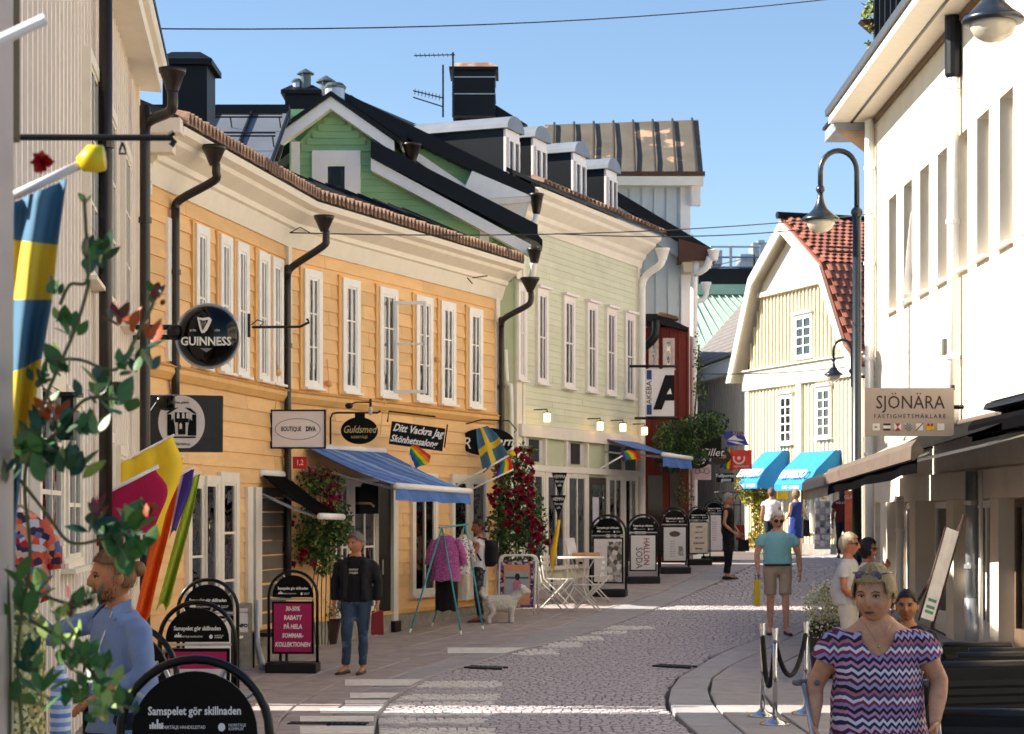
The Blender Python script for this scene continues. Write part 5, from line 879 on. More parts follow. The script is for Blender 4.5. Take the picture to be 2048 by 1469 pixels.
t = flag('magenta banner flag with white letters on a slanting pole', P(190, 1000, 16.5), P(311, 938, 16.5), P(192, 1090, 16.5), P(304, 1086, 16.5), [M('magenta cloth', '#B3124F', .8, .05)], lambda s, q: 0, .012, 2, pole=[P(132, 1027, 16.5), P(317, 933, 16.5)], cat='banner', pr=.017); text('ÖPPET', t, P(250, 1078, 16.4), XR, ZU, .115, WT, bold=.004)
flag('orange banner flag hanging steeply behind the man in the blue shirt', P(342, 925, 19.5), P(366, 912, 19.5), P(262, 1250, 19.5), P(300, 1240, 19.5), [M('orange cloth', '#F06A1E', .8, .08)], lambda s, q: 0, .07, 1.5, pole=[P(300, 945, 19.5), P(368, 911, 19.5)], cat='banner')
flag('dark violet banner flag between the orange and the green one', P(362, 952, 19.8), P(389, 936, 19.8), P(338, 1075, 19.8), P(352, 1060, 19.8), [M('violet cloth', '#3E2F86', .8, .08), M('lilac cloth', '#B8A6DC', .8)], lambda s, q: 1 if s < .2 else 0, .03, 1, pole=[P(330, 962, 19.8), P(391, 935, 19.8)], cat='banner')
flag('lime green banner flag, rightmost of the row', P(384, 958, 20.1), P(401, 946, 20.1), P(312, 1215, 20.1), P(340, 1215, 20.1), [M('lime cloth', '#A9C23A', .8, .08)], lambda s, q: 0, .06, 1.5, pole=[P(340, 972, 20.1), P(402, 945, 20.1)], cat='banner')
# ------------------------------------------------------------------ pavement signs
GA = 'arched pavement signs on the left side'
def aboard(label, x, ybase, Y, wpx, yaw, fill, top_y=None, small=True):
    s = wpx*Y/F/.70; p = P(x, 0, Y); gz_ = G(Y); h = (HZ-(top_y))*Y/F-gz_; t = thing('pavement_sign', label, 'pavement sign', (p.x, Y, gz_), R(yaw), GA, local=True); w2 = .35*s; ah = h-w2
    mb = MB(); path = [(-w2, 0, .12), (-w2, 0, ah)]+[(w2*-math.cos(R(a)), 0, ah+w2*math.sin(R(a))) for a in range(10, 171, 10)]+[(w2, 0, ah), (w2, 0, .12)]; mb.tube(path, .022*s, 8); mb.build('frame', M('black lacquer', '#060607', .3, .1, 6, spec=.35), t, smooth=True)
    mb = MB(); r2 = w2*.84; n = 20; mb.prism([(-r2, -.012, ah-.02*s)]+[(-r2*math.cos(math.pi*i/n), -.012, ah+r2*math.sin(math.pi*i/n)) for i in range(n+1)]+[(r2, -.012, ah-.02*s)], (0, .024, 0)); hd = mb.build('header_panel', INK, t)
    for a in (35, 65, 115, 145): mb = MB(); c, sn = math.cos(R(a)), math.sin(R(a)); mb.tube([(r2*.97*c, 0, ah+r2*.97*sn), (w2*c, 0, ah+w2*sn)], .012*s, 5); mb.build('spacer', GALV, t)
    mb = MB(); pw, pz0, pz1 = w2*.86, .24, ah-.08*s; mb.box((-pw, -.02, pz0), (pw, .02, pz1)); po = mb.build('poster_frame', INK, t, bevel=.006)
    mb = MB(); mb.box((-w2*1.05, -.2*s, 0), (w2*1.05, .2*s, .14)); mb.build('base', BLKM, t, bevel=.02)
    mb = MB(); mb.box((-w2*.9, -.018, ah-.055*s), (w2*.9, .018, ah-.035*s)); mb.build('crossbar', GALV, t)
    T = lambda st, xx, zz_, hh, m=WT, o=-.014, par=None, **k: text(st, par or t, (xx, o, zz_), XR, ZU, hh*1.38, m, **k)
    T('Samspelet gör skillnaden', 0, ah+r2*.36, .040*s, sx=.80, bold=.0012); T('NORRTÄLJE HANDELSSTAD', -r2*.2, ah+r2*.10, .016*s, sx=.8); T('NORRTÄLJE', r2*.68, ah+r2*.13, .014*s, sx=.8); T('KOMMUN', r2*.66, ah+r2*.07, .014*s, sx=.8)
    mb = MB(); c = Vector((r2*.43, -.0135, ah+r2*.1)); mb.prism(ringpoly(c, .017*s, .02*s, 12), (0, -.001, 0)); mb.build('anchor_emblem', WT, hd)
    mb = MB(); c = Vector((-r2*.72, -.0135, ah+r2*.08))
    for i, hh in enumerate((.02, .03, .022, .045, .025, .028)): mb.box((c.x+i*.011*s, -.0145, c.z), (c.x+i*.011*s+.009*s, -.0135, c.z+hh*s))
    mb.build('skyline_emblem', WT, hd)
    fill(t, po, pw-.03*s, pz0+.03*s, pz1-.03*s, T, s); return t
def panel(po, x0, x1, z0, z1, mat, o=-.023, name='poster'): mb = MB(); mb.box((x0, o, z0), (x1, -.0201, z1)); return mb.build(name, mat, po)
MAG = M('magenta poster', '#B01A5E', .5, .06, 3); PAP = M('poster paper', '#E2DDDC', .55, .04); PHOTO = blotch('photo print', ['#B9B2AC', '#8C8580', '#D8D2CC', '#5A5450', '#A89C90'], 12)
def f_sale(t, po, w, z0, z1, T, s):
    pn = panel(po, -w, w, z0, z1, MAG); L = ['30-50%', 'RABATT', 'PÅ HELA', 'SOMMAR-', 'KOLLEKTIONEN']
    for i, st in enumerate(L): T(st, 0, z1-(z1-z0)*(.11+.185*i), .064*s, WT, -.0245, po, shear=.12, sx=.78, bold=.003)
def f_soda(t, po, w, z0, z1, T, s):
    panel(po, -w, w, z0, z1, PAP); zc = (z0+z1)/2
    for st, xx, m, hh in (('HALLON', w*.25, M('raspberry print', '#8A2346', .5), .13), ('SODA', -w*.35, M('grey print', '#6E6A6A', .5), .15)):
        text(st, po, (xx, -.0245, zc+(.02 if hh < .14 else -.1)), (0, 0, -1), (1, 0, 0), hh*1.38*s, m, bold=.002, sx=.85)
def f_menu(t, po, w, z0, z1, T, s):
    panel(po, -w, w, z0, z1, PAP); mb = MB(); mb.prism(ringpoly((0, -.0235, z1-(z1-z0)*.2), w*.5, .07*s, 20), (0, -.001, 0)); mb.build('oval_print', M('brown print', '#5A4A42', .5), po)
    for i in range(7): T('Dagens lunch', -w*.2, z1-(z1-z0)*(.42+.075*i), .02*s, DKT, -.0245, po, sx=.8)
    panel(po, w*.3, w*.8, z0+.12*s, z0+.35*s, PHOTO, -.0245, 'photo_print')
def f_open(t, po, w, z0, z1, T, s):
    panel(po, -w, w, z0, z1, M('cream poster', '#E6D7C0', .55))
    for i, st in enumerate(('Öppettider', 'vard. 11-17', 'lörd. 11-15', 'SÖND. STÄNGT', 'Välkommen')): T(st, 0, z1-(z1-z0)*(.14+.18*i), .045*s, DKT, -.0245, po, sx=.75, bold=.002)
def f_photo(t, po, w, z0, z1, T, s): panel(po, -w, w, z0, z1, PAP); panel(po, -w*.05, w, z0, z1*.95, PHOTO, -.0245, 'photo_print'); [panel(po, -w*.75, -w*.4, zz_, zz_+.06*s, SGREY, -.0245, 'picture_box') for zz_ in (z1-.2*s, z1-.32*s)]
def f_pink(t, po, w, z0, z1, T, s): panel(po, -w, w, z0, z1, PAP); panel(po, -w, w, z1-.16*s, z1, MAG, -.0245, 'poster_band'); T('Klätt Varor', 0, z1-.09*s, .05*s, WT, -.026, po); T('KLÄTT VAROR', 0, z1-.28*s, .05*s, DKT, -.0245, po)
def f_list(t, po, w, z0, z1, T, s):
    panel(po, -w, w, z0, z1, PAP); T('1-4', 0, z1-.1*s, .05*s, DKT, -.0245, po)
    for i in range(9): T('vård och spa', 0, z1-(.22+.07*i)*s, .03*s, M('raspberry print', '#8A2346', .5), -.0245, po, sx=.7)
aboard('nearest black arched pavement sign, cut by the bottom edge', 390, 0, 9.0, 296, 3, f_photo, 1319)
aboard('second arched sign with a magenta strip, right behind the nearest one', 395, 0, 17.2, 150, 2, f_pink, 1205)
aboard('third arched sign, farthest of the three stacked at the left', 416, 0, 22.0, 118, 4, f_menu, 1160)
aboard('arched sign seen from its blue black back between the man and the nearest sign', 262, 0, 12.5, 205, -18, f_list, 1252)
aboard('arched pavement sign with a magenta 30-50% sale poster', 586, 0, 25.2, 98, -4, f_sale, 1143)
aboard('arched sign with grey photo poster beside the café table', 1216, 0, 36.2, 72, -10, f_photo, 1031)
aboard('arched sign with HALLON SODA lettering turned sideways', 1286, 0, 38.2, 63, 2, f_soda, 1030)
aboard('arched sign with a menu and brown oval on its poster', 1349, 0, 40.0, 58, 8, f_menu, 1017)
aboard('arched sign with opening hours on a cream poster', 1397, 0, 42.0, 48, 12, f_open, 1014)
aboard('farthest arched sign with a narrow list poster', 1428, 0, 43.5, 44, 14, f_list, 1002)
# ------------------------------------------------------------------ wires
def wire(label, pts, r, extra=None):
    t = thing('overhead_wire', label, 'wire', pts[0]); q = [Vector(p) for p in pts]; n = 14; o = []
    for a, b in zip(q, q[1:]): o += [a.lerp(b, i/n)-Vector((0, 0, .15*(1-(2*i/n-1)**2)*(b-a).length/12)) for i in range(n)]
    mb = MB(); mb.tube(o+[q[-1]], r, 5); mb.build('cable', M('dark wire', '#2E3136', .5), t)
    if extra: mb = MB(); [mb.tube(e, r*.8, 4) for e in extra]; mb.build('wire_fastening', M('dark wire', '#2E3136', .5), t)
wire('highest wire crossing the sky from the white house eaves', [P(222, 57, 20.4), P(1700, -6, 28)], .008, [[P(222, 50, 20.4), P(250, 57, 20.4), P(310, 55, 20.4)], [P(222, 73, 20.4), P(262, 62, 20.4), P(310, 57, 20.4)]])
wire('wire from the bent drainpipe across to the cream building', [P(580, 466, 27.4), P(1745, 428, 36)], .009, [[P(580, 466, 27.4), P(600, 455, 27.4), P(620, 466, 27.4)]])
wire('pair of thin wires below the first, upper one', [P(1110, 468, 37), P(1745, 440, 50)], .012); wire('pair of thin wires below the first, lower one', [P(900, 545, 33), P(1480, 520, 52)], .012, [[P(895, 545, 33), P(925, 545, 33), P(945, 568, 33)], [P(945, 556, 33), P(975, 552, 33)]])
wire('thin wire in front of the gambrel gable', [P(1390, 748, 46), P(1690, 735, 49)], .012)
# ------------------------------------------------------------------ plants
def lf(mb, c, d, n, s, w=.5):
    d = d.normalized(); n = (n-d*n.dot(d)).normalized(); b = d.cross(n)*s*w*.5; up = n*s*.12; t = c+d*s; m = c+d*s*.5
    mb.add([c, m+b+up, t, m-b+up, m], [(0, 1, 4), (1, 2, 4), (0, 4, 3), (4, 2, 3)])
def rv(r=rnd): return Vector((r.gauss(0, 1), r.gauss(0, 1), r.gauss(0, 1))).normalized()
LEAFS = [M('leaf dark', '#2F4A22', .55, .3, 20), M('leaf mid', '#4A6B2E', .5, .3, 20), M('leaf light', '#7D9448', .5, .3, 20)]
def foliage(t, pts, size, mats=LEAFS, wts=(.4, .4, .2), name='foliage', w=.6, r=rnd):
    ms = [MB() for _ in mats]
    for c in pts: k = r.choices(range(len(mats)), wts)[0]; lf(ms[k], c, (rv(r)+Vector((0, -.2, -.3))), rv(r)+Vector((.3, -.4, .6)), size*r.uniform(.6, 1.3), w)
    for m, mat in zip(ms, mats):
        if m.v: m.build(name, mat, t, kind='stuff', fix=False)
def blob_pts(blobs, n, Y, dep, r=rnd):
    out = []; tot = sum(rx*ry for _, _, rx, ry in blobs)
    for x, y, rx, ry in blobs:
        for _ in range(int(n*rx*ry/tot)):
            a, q = r.uniform(0, 6.283), r.random()**.6; out.append(P(x+rx*q*math.cos(a), y+ry*q*math.sin(a), Y+r.uniform(-dep, dep)))
    return out
def blooms(t, blobs, n, Y, dep, size, mat, name='rose', r=rnd):
    for c in blob_pts(blobs, n, Y, dep, r):
        c.y -= dep*.4; mb = MB()
        for k in range(11): dd = rv(r); dd.y -= .3; lf(mb, c-dd*size*.12, dd, rv(r), size*.62, .95)
        mb.build(name, mat, t, fix=False)
ROSE = M('crimson petals', '#8F1232', .6, .25, 30); t = thing('rose_bush', 'tall climbing rose bush full of crimson roses between the ochre and pale green houses', 'rose bush', (.4, 33.4, G(33.4)))
bl = [(1032, 1000, 46, 90), (1045, 1080, 48, 70), (1020, 935, 38, 30), (1060, 1040, 35, 60), (1000, 1060, 24, 60), (1050, 905, 26, 14)]
foliage(t, blob_pts(bl, 3600, 33.4, .45), .075, wts=(.5, .35, .15)); mb = MB()
for i in range(9): a = P(1000+i*9, 1180, 33.4); mb.tube(spline([a, P(1005+i*8+rnd.uniform(-12, 12), 1080, 33.4), P(1000+i*9, 960, 33.3)]), .012, 5)
mb.build('stem', M('rose stem', '#4A4A2A', .8), t); blooms(t, [(1030, 940, 40, 28), (1048, 905, 28, 12), (1062, 975, 22, 30), (1000, 990, 22, 30), (1040, 1030, 45, 50), (1075, 1075, 20, 35)], 85, 33.1, .3, .155, ROSE)
t = thing('rose_bush', 'leafy climbing rose around the corner downpipe of the ochre house', 'rose bush', (-2.6, 28.2, G(28.2))); bl = [(630, 1060, 62, 50), (640, 965, 48, 30), (675, 1040, 28, 40), (610, 1100, 38, 30), (650, 1110, 30, 40), (690, 1065, 20, 25)]
foliage(t, blob_pts(bl, 2600, 28.0, .35), .075); foliage(t, blob_pts([(665, 985, 18, 45), (640, 945, 30, 12)], 260, 27.9, .2), .06, [ROSE], (1,), 'red_leaves'); blooms(t, [(610, 1115, 40, 18), (585, 1050, 12, 12), (660, 1000, 14, 30)], 13, 27.7, .2, .13, ROSE)
mb = MB()
for i in range(5): mb.tube(spline([P(632+i*6, 1290, 28.1), P(625+i*9, 1180, 28.1), P(640+i*5, 1080, 28.0), P(640+i*8, 960, 28.0)]), .008, 5)
mb.build('stem', M('rose stem', '#4A4A2A', .8), t)
t = thing('flower_pot', 'dark flower pot with trailing plants behind the walking man in the jacket', 'flower pot', gp(655, 1290)); p = gp(655, 1290); mb = MB(); mb.lathe([(.13, 0), (.2, .38), (.21, .38), (.18, .3)], p, 14); mb.build('pot', M('dark plum pot', '#2A1518', .5), t); foliage(t, [p+Vector((rnd.gauss(0, .16), rnd.gauss(0, .1), .42+abs(rnd.gauss(0, .16)))) for _ in range(300)], .05)
t = thing('ivy', 'bushy ivy spilling over the red house above the oval signs', 'climbing plant', P(1360, 960, 42.2)); bl = [(1350, 880, 45, 40), (1390, 860, 40, 28), (1420, 845, 36, 22), (1340, 920, 30, 25), (1375, 910, 40, 25), (1435, 862, 22, 10)]
foliage(t, blob_pts(bl, 3600, 42.1, .5), .085, wts=(.55, .35, .1)); foliage(t, blob_pts([(1400, 780, 12, 70), (1395, 720, 8, 60), (1360, 990, 10, 40), (1378, 1000, 12, 30)], 300, 42.0, .2), .07); mb = MB(); mb.tube(spline([P(1372, 1090, 42.2), P(1368, 980, 42.2), P(1385, 870, 42.2), P(1395, 760, 42.2), P(1398, 690, 42.2)]), .02, 5); mb.build('stem', M('rose stem', '#4A4A2A', .8), t)
YL_ = [M('leaf yellow green', '#9A9A38', .5, .3, 20), M('leaf gold', '#C2A436', .5, .3, 20), M('leaf rust', '#B5653A', .5, .3, 20)]
t = thing('climbing_shrub', 'sunlit yellow green shrub climbing the corner of the gambrel house', 'shrub', (6.5, 54.6, G(54.6))); foliage(t, blob_pts([(1505, 985, 26, 28), (1515, 960, 20, 10), (1520, 1030, 16, 40), (1490, 970, 18, 14), (1508, 1080, 12, 20)], 1900, 54.6, .5), .11, YL_+[LEAFS[1]], (.4, .25, .08, .27)); mb = MB(); [mb.tube([P(1512+i*4, 1100, 54.6), P(1508+i*5, 960, 54.6)], .02, 5) for i in range(3)]; mb.build('stem', M('rose stem', '#4A4A2A', .8), t)
p = Vector((P(1650, 0, 24.6).x, 24.6, G(24.6))); t = thing('flower_planter', 'tall dark planter with a bushy plant of tiny white flowers by the rope barrier', 'planter', p); mb = MB(); mb.lathe([(.14, 0), (.16, .05), (.21, .62), (.23, .64), (.23, .7), (.19, .7), (.18, .55)], p, 18); mb.build('pot', M('dark planter', '#2B2A28', .5), t, smooth=False)
WF = [M('tiny white petals', '#EDE9D6', .6, .1), M('leaf pale', '#A3AF6E', .5, .3, 20), LEAFS[2], M('yellow petals', '#E3B53A', .6)]
foliage(t, blob_pts([(1648, 1215, 40, 48), (1640, 1255, 30, 25), (1665, 1200, 22, 40)], 2600, 24.6, .3), .034, WF, (.42, .3, .2, .08), w=.7)
for i in range(60): c = P(rnd.gauss(1648, 24), rnd.uniform(1160, 1200), 24.6+rnd.uniform(-.2, .2)); mb = MB(); mb.tube([c, c-Vector((rnd.uniform(-.03, .03), 0, .12))], .003, 3); lf(mb, c, rv(), rv(), .03, .9); lf(mb, c, rv(), rv(), .03, .9); mb.build('flower_sprig', WF[0], t, fix=False)
t = thing('balcony_plant', 'leafy plant sticking out from the balcony corner above the eaves', 'plant', P(1748, 60, 32.3)); foliage(t, blob_pts([(1742, 12, 12, 12), (1733, 32, 8, 6), (1737, 88, 6, 4), (1742, 55, 5, 12)], 160, 32.4, .2), .08, [LEAFS[1], YL_[0]], (.5, .5)); mb = MB(); mb.prism([P(1721, 40, 32.3), P(1750, 37, 32.3), P(1750, 45, 32.3), P(1746, 62, 32.3)], (0, .25, 0)); mb.build('planter_box', M('rust brown', '#5A3A2C', .7), t)
# foreground rose, each leaf an object
t = thing('rose_plant', 'blurred rose branches with green and rust coloured leaves right in front of the camera', 'rose plant', P(60, 1400, 4.3)); fr_ = random.Random(3); YP = 4.35
def leafmesh(nm, mat):
    mb = MB(); n = 7; L, Rr, Cc = [], [], []
    for i in range(n+1): s = i/n; wd = .30*math.sin(math.pi*min(1, s*1.02))**.8*(1-.25*s); Cc.append((0, s, -.10*s*s)); L.append((-wd, s, -.10*s*s+.1*wd)); Rr.append((wd, s, -.10*s*s+.1*wd))
    mb.add(L+Cc+Rr, [(i, i+1, n+2+i, n+1+i) for i in range(n)]+[(n+1+i, n+2+i, 2*n+3+i, 2*n+2+i) for i in range(n)]); return mb.mesh(nm, mat=mat, smooth=True, fix=False)
LM = [leafmesh('leaf', M('rose leaf dark', '#1F4A2C', .45, .25, 3)), leafmesh('leaf', M('rose leaf', '#3B6A2C', .45, .25, 3)), leafmesh('leaf', M('rose leaf pale', '#86A050', .45, .25, 3)), leafmesh('leaf', M('rose leaf rust', '#B4531E', .5, .3, 3)), leafmesh('leaf', M('rose leaf maroon', '#6B2326', .5, .3, 3))]
CL = [(185, 505, 34, 5, .7, 0), (185, 525, 34, 3, .8, 0), (108, 590, 16, 2, .6, 0), (150, 672, 30, 2, .9, 1), (118, 640, 10, 1, .5, 0), (265, 645, 34, 4, .6, 3), (300, 680, 16, 1, .8, 3), (240, 640, 20, 3, .7, 4), (310, 600, 20, 3, .5, 4), (170, 400, 10, 2, .4, 3), (285, 730, 30, 3, .8, 0), (245, 735, 18, 3, .7, 1), (115, 745, 32, 4, .95, 1), (190, 790, 36, 5, .95, 0), (240, 820, 26, 3, 1.1, 1), (85, 770, 20, 3, .7, 0), (100, 830, 30, 4, .8, 3), (110, 860, 34, 5, .9, 0), (180, 870, 24, 4, .9, 1), (60, 920, 44, 9, 1.0, 1), (120, 930, 36, 6, 1.0, 0), (20, 960, 20, 3, .9, 0), (150, 945, 20, 2, .9, 0),
      (215, 1075, 40, 6, .9, 0), (262, 1060, 34, 5, 1.0, 1), (280, 1090, 26, 3, .9, 1), (200, 1035, 20, 3, .6, 4), (235, 1110, 30, 3, 1.0, 1), (255, 1145, 16, 2, 1.1, 1), (300, 1040, 20, 2, .7, 3), (70, 1180, 30, 3, .9, 1), (35, 1230, 24, 3, .9, 1), (150, 1215, 26, 2, .6, 4), (178, 1215, 14, 2, .8, 1), (60, 1330, 30, 3, .9, 0), (130, 1290, 34, 6, .8, 2), (150, 1330, 30, 6, .8, 1), (190, 1350, 34, 6, .8, 1), (210, 1400, 34, 6, .8, 2), (250, 1415, 28, 3, .8, 0), (200, 1440, 20, 3, .7, 2), (150, 1400, 24, 3, .9, 1), (80, 1400, 40, 4, 1.0, 1), (120, 1240, 24, 3, .7, 2)]
for x, y, sp_, n, sz, ci in CL:
    for _ in range(int(n*2.7)+1):
        c = P(x+fr_.gauss(0, sp_*.5), y+fr_.gauss(0, sp_*.4), YP+fr_.uniform(-.12, .2)); s = sz*fr_.uniform(.042, .075)
        inst(LM[ci if fr_.random() < .75 else fr_.choice((0, 1, 1, 2))], 'leaf', t, c, (fr_.uniform(-.9, .9)+R(70), fr_.uniform(-.7, .7), fr_.uniform(0, 6.28)), (s, s, s))
for pts in ([(45, 1469), (35, 1300), (60, 1120), (50, 950), (90, 800), (150, 660), (180, 560)], [(40, 960), (95, 1030), (140, 1085), (200, 1080), (260, 1060)], [(105, 720), (160, 720), (230, 740), (270, 680), (310, 600)], [(60, 1240), (120, 1280), (180, 1340), (230, 1400), (270, 1420)], [(120, 610), (140, 570), (175, 560), (172, 460), (168, 390)], [(60, 900), (110, 870), (170, 800), (240, 800)], [(60, 1180), (110, 1200), (165, 1215)], [(20, 1469), (20, 1260), (10, 1100)]):
    mb = MB(); mb.tube(spline([P(x, y, YP) for x, y in pts]), [.004]*(6*(len(pts)-1))+[.002], 6); mb.build('stem', M('rose stem green', '#5A5F35', .6), t, smooth=True)
mb = MB(); c = P(85, 325, YP)
for k in range(16): dd = rv(fr_); lf(mb, c-dd*.01, dd, rv(fr_), .038, 1.0)
mb.build('rose', M('bright red petals', '#B5101F', .5, .2, 10), t, fix=False)
for x, y in ((238, 1385), (205, 1430), (190, 1415)): mb = MB(); mb.ball(P(x, y, YP), .008, 8, 6, (1, 1, 1.6)); mb.build('rose_bud', M('pale bud', '#D8D08A', .5), t, smooth=True)
# ------------------------------------------------------------------ street furniture
CHROME = M('polished steel', '#C8C8CA', .12, .05, 5, metal=1.0); posts = []
for i, (x, Y, lab) in enumerate(((1525, 21.0, 'leftmost of the three polished rope barrier posts'), (1550, 20.3, 'middle rope barrier post, nearest to the camera'), (1612, 21.2, 'rightmost rope barrier post, half hidden by the arm of the woman'))):
    p = Vector((P(x, 0, Y).x, Y, G(Y)+.01)); posts.append(p); t = thing('rope_barrier_post', lab, 'barrier post', p, group='rope barrier posts'); mb = MB(); mb.lathe([(.16, 0), (.155, .025), (.06, .055), (.026, .09)], p, 20); mb.build('base', CHROME, t, smooth=True)
    mb = MB(); mb.lathe([(.026, .08), (.026, .84)], p, 14); mb.build('pole', CHROME, t, smooth=True); mb = MB(); mb.lathe([(.03, .84), (.03, .87), (.026, .88), (.038, .98), (.034, .985)], p, 16); mb.build('post_head', CHROME, t, smooth=True)
for (a, b, sag, lab) in ((0, 1, .50, 'short black barrier rope between the two left posts'), (1, 2, .40, 'black barrier rope hanging between the middle and the right post')):
    A, B = posts[a]+Vector((0, 0, .86)), posts[b]+Vector((0, 0, .86)); t = thing('barrier_rope', lab, 'rope', A); mb = MB(); mb.tube([A.lerp(B, i/20)-Vector((0, 0, sag*(1-(i/10-1)**2))) for i in range(21)], .026, 8); mb.build('rope', M('black rope', '#121214', .8, .2, 40, .3), t, smooth=True)
# clothes rack
TEAL = M('teal painted tube', '#3FA3AE', .35, .05); Y = 30.6; t = thing('clothes_rack', 'teal clothes rack with splayed legs in front of the ochre shop', 'clothes rack', Vector((P(885, 0, Y).x, Y, G(Y))))
q = lambda x, y, YY=30.6: P(x, y, YY)
for a, b in ((q(884, 1056, 30.5), q(822, 1258, 29.9)), (q(884, 1056, 30.5), q(921, 1262, 29.9)), (q(930, 1050, 31.6), q(866, 1246, 31.4)), (q(930, 1050, 31.6), q(965, 1252, 30.9))): mb = MB(); mb.tube([a, b], .014, 8); mb.build('leg', TEAL, t, smooth=True); mb = MB(); d = (b-a).normalized(); mb.tube([b, b+d*.06], .016, 8); mb.build('foot_cap', WHITE, t)
mb = MB(); mb.tube([q(878, 1056, 30.4), q(936, 1049, 31.8)], .014, 8); mb.build('rail', TEAL, t)
def garment(name, label, x0, x1, y0, y1, Y, mat, dep=.12, taper=.8, cat='garment', sleeves=True, group=None):
    a, b = P(x0, y1, Y), P(x1, y0, Y); c = (a.x+b.x)/2; w2 = (b.x-a.x)/2; H_ = b.z-a.z; t = thing(name, label, cat, (c, Y, a.z), group=group); mb = MB(); seg = 20; rings = []
    for j in range(9):
        s = j/8; z = b.z-H_*s; wd = w2*(taper if s > .2 else .35+(taper-.35)*(s/.2)**.7)
        rings.append([Vector((c+wd*math.cos(2*math.pi*k/seg), Y+dep*math.sin(2*math.pi*k/seg)*(.5+.5*s)+.02*math.sin(k*2.7+s*3)*s, z+.015*math.sin(k*1.7)*(s > .9))) for k in range(seg)])
    vs = [p for r_ in rings for p in r_]; mb.add(vs, [(j*seg+k, j*seg+(k+1) % seg, (j+1)*seg+(k+1) % seg, (j+1)*seg+k) for j in range(8) for k in range(seg)]); mb.build('cloth', mat, t, smooth=True, fix=False)
    if sleeves:
        for sg_ in (-1, 1): mb = MB(); p = Vector((c+sg_*w2*.6, Y, b.z-H_*.1)); mb.tube([p, p+Vector((sg_*w2*.32, 0, -H_*.25)), p+Vector((sg_*w2*.42, 0, -H_*.55))], [w2*.26, w2*.25, w2*.24], 10); mb.build('sleeve', mat, t, smooth=True)
    mb = MB(); mb.tube([Vector((c-w2*.45, Y, b.z-H_*.05)), Vector((c, Y, b.z+.03)), Vector((c+w2*.45, Y, b.z-H_*.05))], .008, 5); mb.tube([Vector((c, Y, b.z+.03)), Vector((c, Y, b.z+.1)), Vector((c+.02, Y, b.z+.13))], .004, 5); mb.build('hanger', M('pale wood hanger', '#C9A878', .6), t); return t
PINKK = blotch('pink knit', ['#A8508F', '#B65D9C', '#9A4684', '#C06AA6'], 60); garment('sweater', 'pink knitted sweater at the front of the teal clothes rack', 858, 926, 1072, 1162, 30.5, PINKK, .14, .85, 'sweater')
garment('trousers', 'black garment hanging below the pink sweater on the rack', 868, 918, 1120, 1222, 30.75, M('black cloth', '#141416', .9), .1, .9, 'garment', False); garment('blouse', 'white patterned blouse second on the teal clothes rack', 900, 946, 1075, 1150, 31.1, blotch('white dotted cloth', ['#E6E2DC', '#E6E2DC', '#D8D2CC', '#5A5A60'], 50), .12, .8, 'blouse'); garment('dress', 'cream dress at the back of the teal clothes rack', 908, 944, 1070, 1200, 31.45, M('cream cloth', '#D9CDBE', .9), .1, .7, 'dress', False)
# poster A-frame
Y = 32.6; t = thing('poster_stand', 'white tube A-frame stand with a purple and orange poster of a girl in pink', 'poster stand', Vector((P(1035, 0, Y).x, Y, G(Y))))
b = Board('tmp', 'x', 1035, 1168, Y, -4); ORG[b.t.name] = ORG[t.name]; bt_ = b.t; b.t = t
for dx, dy in ((0, 0), (4, -.0)):
    b.line('frame', [(-38+dx, 56, -.5*bool(dx)), (-36+dx, -45, 0), (-33+dx, -54, 0), (-26+dx, -57, 0), (26+dx, -57, 0), (33+dx, -54, 0), (37+dx, -45, 0), (33+dx, 62, -.5*bool(dx))], .018, WHITE)
b.rect('poster', -34, -45, 33, 48, .012, blotch('purple leaf print', ['#5A3F7A', '#7A5A94', '#C9B8C0', '#3A2A55', '#B5785A'], 24), 0); b.rect('poster_middle', -27, -38, 25, 42, .004, M('orange poster', '#DE9A70', .6), .0125); b.rect('photo_print', -24, -24, 22, 22, .003, M('grey sea photo', '#A9B2B8', .6), .017); b.rect('photo_horizon', -24, -14, 22, -10, .002, M('photo hills', '#5A6468', .6), .0202)
b.poly('girl_print', [(-8, 14), (-10, 0), (-5, -8), (4, -8), (9, 0), (8, 14)], .002, M('pink print', '#C97A94', .6), .0203); b.oval('girl_hair_print', 0, -14, 5, 7, .003, M('dark hair print', '#2E2A30', .6), .0203); b.rect('girl_boots_print', -6, 14, 6, 21, .002, M('dark hair print', '#2E2A30', .6), .0203); bpy.data.objects.remove(bt_)
# folding chairs, table
def folding(label, x, Y, yaw, tilt=0.0):
    t = thing('folding_chair', label, 'chair', (P(x, 0, Y).x, Y, G(Y)+.005), yaw, 'white folding café chairs by the pale green shopfront', local=True); WC = M('white chair metal', '#DDD8D2', .4, .06, 10)
    for s in (-.2, .2):
        for pth in ([(s, -.22, .02), (s, .0, .25), (s, .24, .47), (s, .30, .86)], [(s*.9, .24, .02), (s*.9, .0, .25), (s*.9, -.2, .46)]): mb = MB(); mb.tube(pth, .012, 6); mb.build('leg', WC, t, smooth=True)
    for i in range(6): mb = MB(); y = -.2+i*.075; mb.box((-.19, y, .455), (.19, y+.05, .47)); mb.build('seat_slat', WC, t)
    for z in (.62, .72, .82): mb = MB(); y = .265+(z-.62)*.1; mb.box((-.2, y, z), (.2, y+.012, z+.05)); mb.build('back_slat', WC, t)
    mb = MB(); mb.tube([(-.2, -.22, .03), (.2, -.22, .03)], .009, 5); mb.tube([(-.18, .24, .03), (.18, .24, .03)], .009, 5); mb.build('stretcher', WC, t); return t
folding('white folding chair nearest to the poster stand', 1105, 34.2, R(75)); folding('second white folding chair, leaning close behind the first', 1122, 35.0, R(68)); folding('white folding chair in front of the round café table', 1172, 33.9, R(-100)); folding('white folding chair between the café table and the photo sign', 1192, 35.4, R(100))
